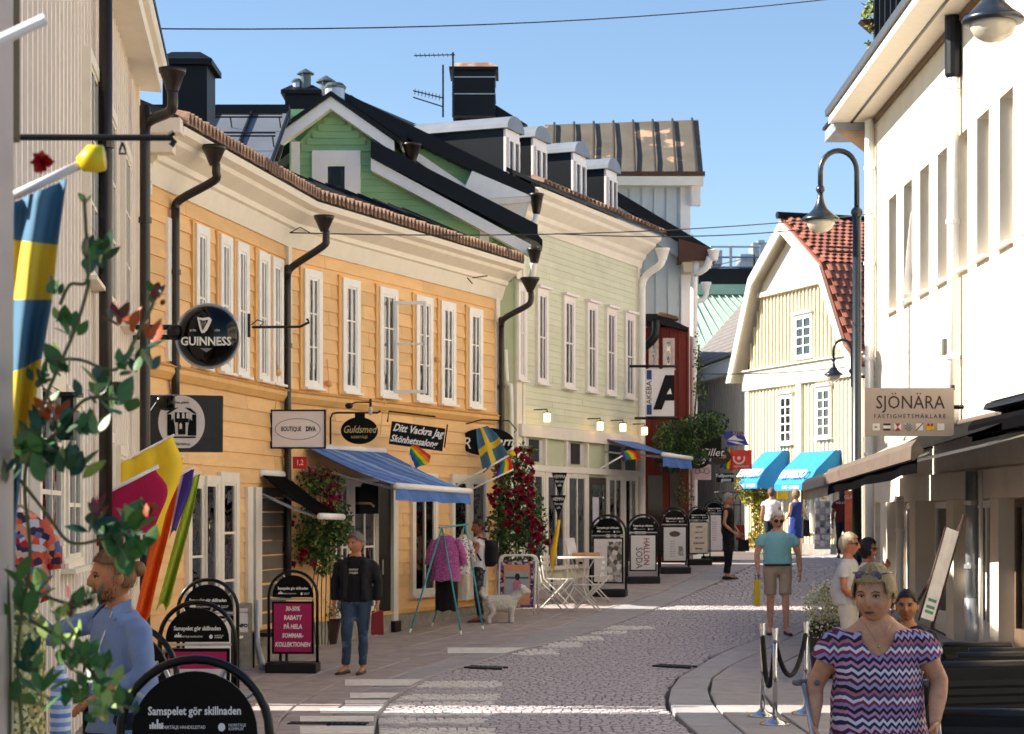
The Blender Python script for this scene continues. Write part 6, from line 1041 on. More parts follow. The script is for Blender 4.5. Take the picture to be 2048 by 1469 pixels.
Y = 35.2; p = Vector((P(1160, 0, Y).x, Y, G(Y))); t = thing('cafe_table', 'white café table with thin crossed legs by the pale green shopfront', 'table', p); WC = M('white chair metal', '#DDD8D2', .4); mb = MB(); mb.lathe([(.42, .80), (.43, .81), (.43, .83), (.42, .84)], p, 28); mb.build('table_top', WC, t)
for k in range(4): a = k*math.pi/2+.5; mb = MB(); c, s = math.cos(a), math.sin(a); mb.tube(spline([p+Vector((c*.34, s*.34, .01)), p+Vector((c*.1, s*.1, .4)), p+Vector((c*.3, s*.3, .8))]), .011, 6); mb.build('leg', WC, t, smooth=True)
t = thing('tray', 'brown wooden tray on the white café table', 'tray', p+Vector((.1, 0, .84))); mb = MB(); q = p+Vector((.1, 0, .845)); mb.box(q-Vector((.24, .15, 0)), q+Vector((.24, .15, .02))); mb.box(q+Vector((-.24, -.15, .02)), q+Vector((.24, -.135, .06))); mb.box(q+Vector((-.24, .135, .02)), q+Vector((.24, .15, .06))); mb.build('tray_board', M('tray wood', '#A9805A', .6), t)
t = thing('menu_card', 'white menu card standing on the café table', 'menu card', p+Vector((-.2, 0, .845))); mb = MB(); q = p+Vector((-.2, -.1, .845)); mb.prism([q, q+Vector((.16, 0, 0)), q+Vector((.10, .06, .32)), q+Vector((-.06, .06, .32))], (0, .01, 0)); mb.build('card', PAP, t)
t = thing('parasol', 'closed yellow parasol leaning beside the café table', 'parasol', p+Vector((-.5, .1, 0))); mb = MB(); mb.tube([P(1104, 1150, 35.3), P(1107, 1105, 35.3), P(1118, 1040, 35.3)], [.02, .05, .028], 8); mb.build('folded_canopy', M('signal yellow', '#E9B81C', .7), t, smooth=True); mb = MB(); mb.tube([P(1103, 1195, 35.3), P(1104, 1150, 35.3)], .018, 6); mb.build('pole', BLKM, t)
for i, (x, y0, y1, lab) in enumerate(((1119, 946, 992, 'upper black triangular pennant with white script by the rose bush'), (1117, 991, 1036, 'lower black triangular pennant with white script by the rose bush'))):
    b = Board('pennant', lab, x, (y0+y1)/2, 34.8, 0, 0, 'pennant'); h = (y1-y0)/2; b.poly('cloth', [(-16, -h), (15, -h), (0, h)], .02, INK, 0); b.txt('HEMMA', 0, -h+8, 7, WT, .022, sx=.7); b.txt('hos oss', 0, -h+17, 6, WT, .022, shear=.3, sx=.7); b.txt('kaffe', 0, -h+25, 5, WT, .022, sx=.6)
t = thing('shop_sign', 'black square sign with a golden bent pipe print in the ochre shop window', 'sign', P(726, 996, 29.3)); b = Board('tmp', 'x', 726, 996, 29.6, 10); ORG[b.t.name] = ORG[t.name]; bt_ = b.t; b.t = t; b.rect('panel', -31, -32, 31, 32, .03, INK, 0); b.line('pipe_print', [(-20, 11, .034), (14, 11, .034), (22, 18, .034)], .02, M('gold lettering', '#B59A5A', .4)); b.rect('lamp_print', -22, 2, -18, 12, .006, GOLD, .031); bpy.data.objects.remove(bt_)
p = gp(487, 1342); t = thing('concrete_post', 'rough grey concrete post with a white notice beside the third arched sign', 'post', p); mb = MB(); mb.box(p+Vector((-.11, -.12, 0)), p+Vector((.1, .12, .86))); mb.build('shaft', CONC, t, bevel=.012); mb = MB(); mb.box(p+Vector((-.08, -.126, .5)), p+Vector((.07, -.121, .8))); nt = mb.build('notice', PAP, t); text('LÅNA CYKEL', nt, p+Vector((0, -.128, .75)), XR, ZU, .03, RF); text('INFO', nt, p+Vector((0, -.128, .58)), XR, ZU, .06, INK, bold=.003)
mb = MB(); mb.tube([p+Vector((.16, 0, .9)), p+Vector((.18, -.02, .35)), p+Vector((.24, -.04, .1)), p+Vector((.26, -.04, .02))], [.03, .035, .05, .05], 8); tt = thing('drain_boot', 'grey metal downpipe boot beside the concrete post', 'pipe', p+Vector((.2, 0, 0))); mb.build('pipe', GALV, tt, smooth=True)
p = gp(520, 1340); p.x += .1; t = thing('bench', 'small dark wooden bench end behind the sale sign', 'bench', p); mb = MB(); mb.box(p+Vector((-.25, 0, .42)), p+Vector((.2, .9, .47))); mb.build('seat', M('dark wood', '#3A2E26', .6), t); [MB().tube([p+Vector((x, y, 0)), p+Vector((x, y, .42))], .02, 6).build('leg', BLKM, t) for x in (-.2, .15) for y in (.1, .8)]
# easel with poster on the right
b = Board('poster_easel', 'tall leaning white poster easel with a dark wooden frame on the terrace', 1880, 1130, 22.5, 40, 14, 'easel'); b.rect('poster', -16, -75, 24, 112, .02, M('white poster', '#F0ECEA', .5), 0); b.line('frame_leg', [(27, -112, .01), (27, 125, .01)], .02, M('dark easel wood', '#3E2620', .5)); b.line('frame_leg', [(27, -90, .0), (66, 100, -.5)], .018, M('dark easel wood', '#3E2620', .5)); b.line('frame_edge', [(-18, -76, .01), (-18, 120, .01)], .01, M('dark easel wood', '#3E2620', .5)); [b.rect('poster_print', -10, y, 16, y+6, .003, M('green print', '#5A9A86', .5), .021) for y in (70, 84, 94)]
# black wicker terrace chairs
WK = M('black wicker', '#0C0C0D', .6, .5, 60, .6, stretch=(1, 1, 1))
def armchair(label, x, Y, yaw, hb=.82, wd=.62):
    t = thing('terrace_chair', label, 'armchair', (P(x, 0, Y).x, Y, G(Y)+.02), R(yaw), 'black wicker armchairs on the terrace', local=True); w2 = wd/2
    mb = MB(); mb.box((-w2, .24, .12), (w2, .31, hb)); br = mb.build('backrest', WK, t, bevel=.02); mb = MB(); mb.tube([(-w2+.02, .275, hb), (w2-.02, .275, hb)], .032, 8); mb.build('top_rail', M('black rattan rail', '#161617', .5), br, smooth=True); [MB().box((-w2+.03, .308, .16+i*.052), (w2-.03, .318, .195+i*.052)).build('weave_band', M('woven band', '#101011', .5, .4, 40), br) for i in range(int((hb-.2)/.052))]; mb = MB(); mb.box((-w2+.08, -.28, .30), (w2-.08, .235, .40)); mb.build('seat', WK, t, bevel=.02)
    for s in (-1, 1): mb = MB(); a, b_ = sorted((s*w2, s*(w2-.075))); mb.box((a, -.3, .12), (b_, .238, .62)); mb.build('armrest', WK, t, bevel=.02)
    for sx_ in (-1, 1):
        for y in (-.26, .28): mb = MB(); mb.box((sx_*(w2-.04)-.02, y-.02, 0), (sx_*(w2-.04)+.02, y+.02, .12)); mb.build('leg', GALV, t)
    mb = MB(); mb.box((-w2+.1, -.27, .402), (w2-.1, .23, .45)); mb.build('cushion', M('black cushion', '#1A1A1C', .8), t, bevel=.02); mb = MB(); mb.prism(ringpoly((w2*.3, .322, hb*.35), .025, .012, 16), (0, .002, 0)); mb.build('maker_badge', WHITE, t); return t
armchair('nearest black wicker armchair at the bottom right corner, seen from behind', 2008, 10.2, 172, .93, .72); armchair('black wicker armchair behind the nearest one, left of the plate of stones', 1922, 12.6, 195, 1.06, .7); armchair('black wicker armchair second in the row along the cream building', 1965, 15.0, 190, 1.02, .66); armchair('black wicker armchair third in the row along the cream building', 1985, 16.6, 188, .98, .66); armchair('farthest black wicker armchair in the row along the cream building', 1935, 18.2, 185, .95, .66)
p = Vector((P(2010, 0, 12.4).x, 12.4, G(12.4))); t = thing('terrace_table', 'low black terrace table between the wicker armchairs', 'table', p); mb = MB(); mb.box(p+Vector((-.35, -.3, .66)), p+Vector((.5, .4, .70))); mb.build('table_top', BLKM, t, bevel=.01); [MB().box(p+Vector((x-.03, y-.03, 0)), p+Vector((x+.03, y+.03, .66))).build('leg', BLKM, t) for x in (-.3, .44) for y in (-.25, .34)]
t = thing('stone_bowl', 'small bowl of pale pebbles on the black terrace table', 'bowl', p+Vector((0, 0, .7))); mb = MB(); mb.lathe([(.05, .70), (.11, .74), (.115, .75), (.09, .745)], p, 18); mb.build('bowl', GLOSSB, t)
for i in range(14): mb = MB(); mb.ball(p+Vector((rnd.uniform(-.07, .07), rnd.uniform(-.07, .07), .765+rnd.uniform(0, .03))), .024, 7, 5, (1.2, 1, .8)); mb.build('pebble', M('pale pebble', '#C9C4B4', .7), t, smooth=True)
# clothes at the far left
FLOR = blotch('flower print cloth', ['#E2552E', '#F0946E', '#B8232E', '#3A2A3E', '#E8B8A0', '#6A6A94', '#F26A4A', '#D8C8C0'], 40); SEQ = blotch('gold sequin cloth', ['#A89A4A', '#6E6A34', '#C8BC74', '#4A4A2A', '#8A8640', '#D8CE94'], 70, .4)
garment('blouse', 'flower printed orange blouse on a hanger at the left edge', -30, 112, 1025, 1200, 8.2, FLOR, .12, .85, 'blouse', True); garment('sequin_dress', 'gold green sequined dress hanging at the bottom left corner', -60, 95, 1158, 1600, 7.6, SEQ, .14, .95, 'dress', False); garment('shirt', 'blue checked shirt on a hanger beside the sequined dress', 100, 142, 1330, 1600, 8.2, stripes('blue white check', ['#D8DEEA', '#8FA6CC', '#D8DEEA', '#6F8CBE'], 'Z', 14), .08, .95, 'shirt', False)
t = thing('wall_cabinet', 'dark glazed wall lantern behind the rose leaves on the white house', 'lantern', P(140, 800, 13)); mb = MB(); a = P(122, 880, 13); mb.box(a+Vector((0, 0, 0)), a+Vector((.08, .1, .28))); mb.build('lantern_body', BLKM, t); mb = MB(); mb.box(a+Vector((-.03, -.03, .281)), a+Vector((.12, .13, .31))); mb.build('lantern_roof', BLKM, t)
t = thing('delivery_stand', 'rack of postcards in front of the gambrel house window', 'card rack', Vector((P(1645, 0, 48).x, 48, -1.02))); b = Board('tmp', 'x', 1645, 1055, 48, 0); ORG[b.t.name] = ORG[t.name]; bt_ = b.t; b.t = t; b.rect('rack_frame', -16, -52, 16, 44, .05, GALV, -.06)
for i in range(3):
    for j in range(7): b.rect('postcard', -14+i*10, -50+j*13, -6+i*10, -40+j*13, .01, PAP if (i+j) % 2 else PHOTO, .0)
bpy.data.objects.remove(bt_)
b = Board('orange_banner', 'orange and white standing shop banner by the cream building', 1702, 1010, 42, 10, 0, 'banner'); b.rect('banner_cloth', -13, -28, 9, 60, .03, M('orange banner', '#EE7A52', .7), 0); b.txt('GLASS', -2, -15, 7, WT, .032)
b = Board('yellow_sign', 'small yellow square sign above the flowers in front of the gambrel house', 1565, 990, 53, 0, 0); b.rect('panel', -11, -9, 11, 9, .04, M('signal yellow', '#E9B81C', .7), 0); b.line('stem', [(0, 9, .0), (0, 110, 0)], .03, GALV)
b = Board('garden_gate', 'thin black iron arch gate in front of the grey boarded house', 1455, 1040, 53, 0, 0, 'gate')
for i in range(5): b.line('gate_bar', [(-26+i*13, 60, 0), (-26+i*13, -38, 0)], .02, BLKM)
for i in range(4): b.line('gate_arch', [(-26+i*13, -38, 0), (-19.5+i*13, -52, 0), (-13+i*13, -38, 0)], .015, BLKM)
b.line('gate_rail', [(-26, -55, 0), (26, -55, 0)], .02, BLKM); b.line('gate_rail', [(-26, -30, 0), (26, -30, 0)], .02, BLKM)
# ------------------------------------------------------------------ people
from mathutils import noise as mnoise
JOBS = []
def remesh(mb, name, mat, parent, voxel, smooth=6, extra=None, cut=None):
    """closed shapes grown into one continuous surface; finished in one go at the end"""
    me = mb.mesh('tmp', org(parent)); o = bpy.data.objects.new('tmp_body', me); COL.objects.link(o); r = o.modifiers.new('r', 'REMESH'); r.mode = 'VOXEL'; r.voxel_size = voxel
    s = o.modifiers.new('s', 'SMOOTH'); s.factor = .5; s.iterations = smooth; JOBS.append((o, name, mat, parent, extra, cut))
def flush_people():
    dg = bpy.context.evaluated_depsgraph_get()
    for o, name, mat, parent, extra, cut in JOBS:
        me = bpy.data.meshes.new_from_object(o.evaluated_get(dg)); me.name = name
        if cut:
            bm = bmesh.new(); bm.from_mesh(me); bmesh.ops.delete(bm, geom=[f_ for f_ in bm.faces if cut(f_.calc_center_median())], context='FACES'); bm.to_mesh(me); bm.free()
        if extra and extra.v:
            e = extra.mesh('x', org(parent)); bm = bmesh.new(); bm.from_mesh(me); bm.from_mesh(e); bm.to_mesh(me); bm.free(); bpy.data.meshes.remove(e)
        if mat.name == 'white dog fur':
            for v in me.vertices: c = v.co; v.co = c+v.normal*(mnoise.noise(c*38)*.016+.012)
        if name not in ('body', 'backpack'):            # cloth folds
            for v in me.vertices:
                c = v.co; f_ = mnoise.noise(Vector((c.x*7, c.y*7, c.z*4.5)))*.5+mnoise.noise(Vector((c.x*16+c.z*9, c.y*16, c.z*7-c.x*8)))*.5; v.co = c+v.normal*(f_*.017)
        me.materials.clear(); me.materials.append(mat); me.polygons.foreach_set('use_smooth', [True]*len(me.polygons))
        k = bpy.data.objects.new(name, me); COL.objects.link(k); k.parent = parent
    for o, *_ in JOBS: m = o.data; bpy.data.objects.remove(o); bpy.data.meshes.remove(m)
    JOBS.clear()
V = lambda *a: Vector(a)
def gauss(x, z, cx, cz, sx, sz): return math.exp(-((x-cx)/sx)**2-((z-cz)/sz)**2)
def head_pts(jaw=1.0, nose=1.0, infl=0.0, rows=40, cols=52, face=True, fat=0.0):
    out = []
    for i in range(rows+1):
        th = math.pi*(i/rows); 
        for j in range(cols):
            # columns crowd towards the face
            u = j/cols*2-1; ph = math.pi*(u*.55+.45*u**3); d = V(math.sin(th)*math.sin(ph), -math.sin(th)*math.cos(ph), math.cos(th)); t = max(0, -d.z)
            x, y, z = d.x*.076, d.y*.097, d.z*.116; x *= 1-.26*t*t/jaw+fat*t; y = y*(1-.30*t) if y > 0 else y*(1-.06*t)
            if face and d.y < 0:
                f = -d.y**1 if False else min(1, -d.y*1.6); p = 0
                p += .022*nose*gauss(x, z, 0, -.010, .010, .026)+.015*nose*gauss(x, z, 0, -.030, .016, .010); p += .007*(gauss(abs(x), z, .03, .027, .022, .008))-.014*gauss(abs(x), z, .031, .007, .018, .012)-.004*gauss(abs(x)-(.022+(-.03-z)*.45), z, 0, -.048, .004, .022)
                p += .005*gauss(abs(x), z, .042, -.025, .022, .022)+.006*gauss(x, z, 0, -.058, .024, .008)-.005*gauss(x, z, 0, -.0625, .026, .0022)+.004*gauss(x, z, 0, -.069, .018, .006)-.003*gauss(x, z, 0, -.08, .03, .006)+.009*gauss(x, z, 0, -.096, .022, .015)
                y -= p*f
            s = 1+infl; out.append((V(x*s, y*s, z*s), d))
    return out, rows, cols
def grid_faces(rows, cols): return [(i*cols+j, i*cols+(j+1) % cols, (i+1)*cols+(j+1) % cols, (i+1)*cols+j) for i in range(rows) for j in range(cols)]
def hand(mb, w, d, pn, s, side, curl=.5, grip=False):
    d = d.normalized(); pn = (pn-d*pn.dot(d)).normalized(); lat = d.cross(pn)*side; c = w+d*.045*s
    vs = []
    for t, wd, th in ((0, .026, .02), (.3, .032, .019), (.7, .04, .016), (1, .041, .013)):
        for k in range(10): a = 2*math.pi*k/10; vs.append(w+d*(.09*s*t)+lat*(wd*s*math.cos(a))+pn*(th*s*math.sin(a)))
    mb.add(vs, [(i*10+k, i*10+(k+1) % 10, (i+1)*10+(k+1) % 10, (i+1)*10+k) for i in range(3) for k in range(10)]+[tuple(range(10)), tuple(30+k for k in range(10))])
    for k, (o, L) in enumerate(((-.031, .068), (-.0105, .078), (.0105, .072), (.031, .056))):
        p = w+d*.084*s+lat*o*s; dd = d.copy(); pts = [p]; 
        for q, l in enumerate((.45, .32, .23)): a = (curl if not grip else 1.15)*(.5+.35*q); dd = (dd*math.cos(a)+pn*math.sin(a)*1.0).normalized() if q or grip else (dd+pn*curl*.4).normalized(); pts.append(pts[-1]+dd*L*l*s)
        mb.tube(pts, [.0092*s, .0088*s, .008*s, .006*s], 7)
    p = w+d*.02*s-lat*.028*s; e = (d*.75-lat*.6+pn*.35).normalized(); e2 = (d*.9-lat*.1+pn*.5).normalized(); mb.tube([p, p+e*.038*s, p+e*.038*s+e2*.032*s, p+e*.038*s+e2*.052*s], [.013*s, .0115*s, .0095*s, .007*s], 7)
def loft(mb, rings, seg=16):
    """rings of (centre, lateral axis, forward axis)"""
    vs = [c+a*math.cos(2*math.pi*k/seg)+b*math.sin(2*math.pi*k/seg) for c, a, b in rings for k in range(seg)]; n = len(rings)
    mb.add(vs, [(i*seg+k, i*seg+(k+1) % seg, (i+1)*seg+(k+1) % seg, (i+1)*seg+k) for i in range(n-1) for k in range(seg)]+[tuple(range(seg))[::-1], tuple((n-1)*seg+k for k in range(seg))])
HAIRC = {}
HS = 1.13
def person(label, x, Y, yaw, h, skin='#C98F6F', hair=('short', '#5A4A3C'), top=None, bottom=None, shoes='#2A2420', J={}, build=1.0, belly=0.0, hturn=0, htilt=0, fine=0, hands=(.5, .5), z0=None, sleeve=.5, legcut=1.0, shirt_hem=.90, extra=None, gripn=(0, 0), jacket=None, dress=None, voxel=None, torso_lean=None, glasses=None, cat='person', lids=None):
    k = h/1.75; gz_ = G(Y) if z0 is None else z0; t = thing('person', label, cat, (P(x, 0, Y).x, Y, gz_), R(yaw), local=True); vx = voxel or (.012 if fine == 1 else .014 if fine else .024)
    S = lambda v: Vector(v)*k; SK = MATS.get('skin '+skin) or patches(M('skin '+skin, skin, .5, .2, 22, .04, spec=.35), '#A8553F', 9, .52, .95)
    j = dict(pel=V(0, 0, .95), chest=V(0, 0, 1.28), neck=V(0, .015, 1.49), head=V(0, -.005, 1.635), ls=V(.18*build, .01, 1.425), rs=V(-.18*build, .01, 1.425), le=V(.235*build, .03, 1.13), re=V(-.235*build, .03, 1.13), lw=V(.25*build, -.04, .88), rw=V(-.25*build, -.04, .88), lh=V(.09, 0, .92), rh=V(-.09, 0, .92), lk=V(.1, -.02, .51), rk=V(-.1, -.02, .51), la=V(.105, .03, .09), ra=V(-.105, .03, .09), lt=V(.125, -.15, .03), rt=V(-.125, -.15, .03))
    j.update({a: Vector(b) for a, b in J.items()}); j = {a: b*k for a, b in j.items()}; bw = build
    def trunk(mb, prof, infl=0.0):
        """prof: (0 pelvis .. 1 neck, half width, half depth, forward shift)"""
        up = (j['neck']-j['pel']).normalized(); lat = V(1, 0, 0); lat = (lat-up*lat.dot(up)).normalized(); fw = lat.cross(up); loft(mb, [(j['pel'].lerp(j['neck'], q)-fw*0+(-fw if False else V(0, 0, 0))+(up.cross(lat))*fs*k, lat*(a*k*bw+infl), (up.cross(lat))*(b*k+infl)) for q, a, b, fs in prof])
    B = belly; TR = [(-.18, .10, .085, 0), (-.08, .158, .115, 0), (.08, .166+B*.25, .118+B*.7, -B*.35), (.3, .148+B*.45, .108+B, -B*.6), (.55, .158+B*.2, .112+B*.45, -B*.2), (.72, .172, .115, 0), (.84, .166, .098, .01), (.91, .138, .08, .012), (.97, .092, .068, .01), (1.03, .064, .06, .005)]
    TR = [(q, a, b, -fs) for q, a, b, fs in TR]
    mb = MB(); trunk(mb, TR); mb.tube([j['neck']+S((0, .0, -.04)), j['neck'].lerp(j['head'], .5), j['head']+S((0, .015, -.03))], [.062*k, .056*k, .056*k], 14)
    for s in 'lr':
        a, e, w_ = j[s+'s'], j[s+'e'], j[s+'w']; mb.tube([a+S((-.025*(1 if s == 'l' else -1), 0, -.02)), a.lerp(e, .15)+S((0, 0, -.01)), a.lerp(e, .45), e, e.lerp(w_, .35), w_], [.042*k*bw, .045*k*bw, .045*k*bw, .04*k*bw, .041*k*bw, .027*k], 12)
        hp, kn, an, to = j[s+'h'], j[s+'k'], j[s+'a'], j[s+'t']; mb.tube([hp, hp.lerp(kn, .35), kn, kn.lerp(an, .3), kn.lerp(an, .7), an], [.088*k*bw, .078*k*bw, .053*k, .056*k, .042*k, .034*k], 12)
        mb.tube([an+S((0, .02, -.03)), an.lerp(to, .5)+S((0, 0, -.005)), to], [.036*k, .036*k, .03*k], 10)
    # head, ears and hands keep their own finer relief
    hm = Matrix.Translation(j['head']) @ Matrix.Rotation(R(hturn), 4, 'Z') @ Matrix.Rotation(R(htilt), 4, 'X') @ Matrix.Diagonal((k*HS*1.03, k*HS, k*HS, 1)); ex = MB(); hp_, rr, cc = head_pts(rows=40 if fine else 26, cols=52 if fine else 34, fat=.08 if fine == 1 else 0)
    ex.add([hm @ p for p, d in hp_], grid_faces(rr, cc))
    for sx_ in (-1, 1): e = MB(); e.ball((0, 0, 0), 1, 10, 8, (.009, .018, .031)); ex.add([hm @ (p+V(sx_*.077, .012, -.005)+V(sx_*p.y*.35, 0, 0)) for p in e.v], e.f)
    for n, s in enumerate('lr'):
        d = (j[s+'w']-j[s+'e']); sd = 1 if s == 'l' else -1; hand(ex, j[s+'w']-d.normalized()*.012*k, d+S((0, -.05, 0)), V(-sd*.8, .2 if not gripn[n] else -.2, 0) if abs(d.normalized().z) > .5 else V(0, 0, -1), k*1.05, sd, hands[n], bool(gripn[n]))
    remesh(mb, 'body', SK, t, vx*k, 5, ex)
    # hair
    style, hc = hair; HM = M('hair '+hc, hc, .55, .35, 55, .35, stretch=(1, 1, .25)); HM2 = M('hair strand '+hc, hc, .5, .45, 90, 0); hr = MB(); pts, rr, cc = head_pts(infl=.055, rows=30, cols=44, face=False); r3 = random.Random(int(x)); keep = []; low = {'short': -.03, 'crop': -.02, 'bob': -.10, 'bun': -.02, 'long': -.12, 'fringe': -.03}[style]
    vol = {'short': .006, 'crop': .001, 'bob': .018, 'bun': .002, 'long': .012, 'fringe': .012}[style]
    vs = []
    for p, d in pts: n_ = .5+.5*math.sin(d.x*23+d.z*9)*math.sin(d.y*17+1); q = p+d*vol*(.4+.6*max(0, d.z+.5))*(.7+.5*n_); vs.append(hm @ q)
    def ok(f):
        d = sum((pts[i][1] for i in f), V(0, 0, 0))/4; z, front = d.z*.116, -d.y
        if front > .55: return z > (.058 if style == 'fringe' else .072)
        if front > .05: return z > (.055 if style == 'bun' else .035 if style in ('crop', 'short') else (.012 if style == 'fringe' else low*.6))
        return z > (low*(1.0 if front > -.4 else 1.3)-.02 if front < -.3 or style in ('bob', 'long') else .012 if style != 'fringe' else -.012)
    hr.add(vs, [f for f in grid_faces(rr, cc) if ok(f)]); ho = hr.build('hair', HM, t, smooth=True, fix=False); so = ho.modifiers.new('thick', 'SOLIDIFY'); so.thickness = .006*k; so.offset = -1
    st = MB(); nst = 900 if fine == 1 else 600 if fine else 220; wst = .0045 if fine else .009; crown = V(.25, .35, .9).normalized()
    for _ in range(nst):
        i = r3.randrange(rr*cc); p, d = pts[i]; f4 = (i, i, i, i)
        if not ok(f4): continue
        flow = (d-crown*.9); flow = (flow-d*flow.dot(d)); flow = (flow.normalized()+V(r3.gauss(0, .3), r3.gauss(0, .3), r3.gauss(-.15, .3))).normalized(); L = r3.uniform(.03, .075)*(1.3 if style in ('fringe', 'bob', 'long') else .8 if style == 'crop' else 1); lift = r3.uniform(.002, .012); q = V(p.x, p.y, p.z)+d*(vol*.8+.003); sdv = d.cross(flow).normalized()*wst*.5; rib = []
        for s_ in range(5):
            u = s_/4; c = q+flow*L*(.38 if d.y < -.45 and d.z < .75 else 1)*u; cd = V(c.x/.08, c.y/.10, c.z/.122); ln_ = max(.6, cd.length); c = c*((1.05+vol*5)/ln_) if ln_ > .3 else c; c = c+d*lift*math.sin(u*2.6); rib += [hm @ (c-sdv*(1-u*.7)), hm @ (c+sdv*(1-u*.7))]
        st.add(rib, [(2*s_, 2*s_+1, 2*s_+3, 2*s_+2) for s_ in range(4)])
    st.build('hair_strands', HM2, t, smooth=True, kind='stuff', fix=False) if st.v else None
    if style == 'bun': mb = MB(); mb.ball(hm @ V(0, .115, .03), .042*k, 12, 8); mb.build('hair_bun', HM, t, smooth=True)
    if style == 'long': mb = MB(); mb.tube([hm @ V(0, .08, .02), hm @ V(0, .10, -.1), hm @ V(0, .08, -.24)], [.07*k, .085*k, .05*k], 12); mb.build('hair_back', HM, t, smooth=True)
    DK = M('eye dark', '#1E1714', .2); EW = M('eye white', '#D9D2CA', .3); LP = M('lips '+skin, '#A8604F', .5); EB = M('brow '+hc, hc if hc[1] < '8' else '#5E4630', .8)
    for sx_ in (-1, 1):
        mb = MB(); e = MB(); e.ball((0, 0, 0), 1, 10, 8, (.0115, .006, .0052 if not lids else .0040)); mb.add([hm @ (p+V(sx_*.031, -.0805, .006)) for p in e.v], e.f); eo = mb.build('eye', EW, t, smooth=True)
        mb = MB(); e = MB(); e.ball((0, 0, 0), 1, 8, 6, (.0062, .0045, .0050 if not lids else .0040)); mb.add([hm @ (p+V(sx_*.031, -.0868, .006)) for p in e.v], e.f); mb.build('iris', DK, eo, smooth=True)
        mb = MB(); mb.tube([hm @ V(sx_*.014, -.0935, .024), hm @ V(sx_*.03, -.0925, .030), hm @ V(sx_*.047, -.082, .024)], .0032*k, 6); mb.build('eyebrow', EB, t, smooth=True)
        if fine: mb = MB(); mb.tube([hm @ V(sx_*.017, -.087, .009), hm @ V(sx_*.031, -.0905, .0145), hm @ V(sx_*.046, -.081, .009)], .0026*k, 6); mb.build('eyelid', M('lash', '#3A241A', .7), t, smooth=True)
    if fine: mb = MB(); mb.tube([hm @ V(-.021, -.085, -.0625), hm @ V(-.008, -.0975, -.0632), hm @ V(.008, -.0975, -.0632), hm @ V(.021, -.085, -.0625)], [.002, .0036*k, .0036*k, .002], 6); mb.build('mouth', M('mouth dark', '#3A1814', .6), t, smooth=True)
    mb = MB()
    for dz, r_ in ((-.0585, .0038), (-.0675, .0045)): mb.tube([hm @ V(-.023, -.083, -.0625), hm @ V(-.008, -.0955, dz), hm @ V(.008, -.0955, dz), hm @ V(.023, -.083, -.0625)], [.001, r_*k, r_*k, .001], 7)
    mb.build('lips', LP, t, smooth=True)
    if glasses:
        gz, gy, gm = glasses; mb = MB()
        for sx_ in (-1, 1): e = MB(); e.ball((0, 0, 0), 1, 12, 6, (.027, .004, .021)); mb.add([hm @ (p+V(sx_*.032, gy, gz)) for p in e.v], e.f); mb.tube([hm @ V(sx_*.058, gy, gz+.008), hm @ V(sx_*.079, gy+.045, gz+.008), hm @ V(sx_*.082, gy+.1, gz)], .0035*k, 5)
        mb.tube([hm @ V(-.01, gy-.003, gz+.008), hm @ V(.01, gy-.003, gz+.008)], .003*k, 5); mb.build('sunglasses', gm, t, smooth=True)
    # clothes
    if top:
        mb = MB(); hem = (shirt_hem-.95)/.54; prof = [(hem, TR[1][1]+B*.25+.006, TR[1][2]+B*.7, 0)]+[p for p in TR if p[0] > hem+.05 and p[0] < 1.0]; prof[0] = (hem, prof[0][1], prof[0][2], TR[2][3]*.7); trunk(mb, prof, .013*k)
        for s in 'lr':
            a, e, w_ = j[s+'s'], j[s+'e'], j[s+'w']; fr = sleeve
            if fr <= 0: continue
            if fr <= 1: mb.tube([a+S((-.03*(1 if s == 'l' else -1), 0, -.022)), a.lerp(e, .16)+S((0, 0, -.012)), a.lerp(e, fr*.6), a.lerp(e, fr)], [.052*k*bw, .061*k*bw, .063*k*bw, .066*k*bw], 12)
            else: mb.tube([a+S((-.03*(1 if s == 'l' else -1), 0, -.022)), a.lerp(e, .16)+S((0, 0, -.012)), a.lerp(e, .5), e, e.lerp(w_, (fr-1))], [.054*k*bw, .063*k*bw, .061*k*bw, .054*k*bw, .042*k], 12)
        remesh(mb, 'shirt', top, t, vx*k*.9, 3)
    if jacket:
        for sd in (-1, 1):
            mb = MB(); up = V(0, 0, 1); rings = []
            for q, a, b, fs in [(-.04, .176, .125, 0)]+[p for p in TR if .05 < p[0] < .93]:
                c = j['pel'].lerp(j['neck'], q); rings.append((c+V(sd*a*k*bw*.70, 0, 0), V((a*k*bw*.36+.008), 0, 0), V(0, b*k+.022, 0)))
            loft(mb, rings); s = 'l' if sd > 0 else 'r'; a, e, w_ = j[s+'s'], j[s+'e'], j[s+'w']; mb.tube([a+S((-.03*sd, 0, -.025)), a.lerp(e, .16)+S((0, 0, -.014)), a.lerp(e, .5), e, e.lerp(w_, .8)], [.06*k, .071*k, .069*k, .064*k, .052*k], 12); remesh(mb, 'jacket_half', jacket, t, vx*k, 3)
        mb = MB(); mb.tube([j['neck']+S((-.10, -.09, -.14)), j['neck']+S((-.085, -.02, -.01)), j['neck']+S((0, .06, .01)), j['neck']+S((.085, -.02, -.01)), j['neck']+S((.10, -.09, -.14))], [.02*k, .026*k, .026*k, .026*k, .02*k], 8); mb.build('collar', jacket, t, smooth=True)
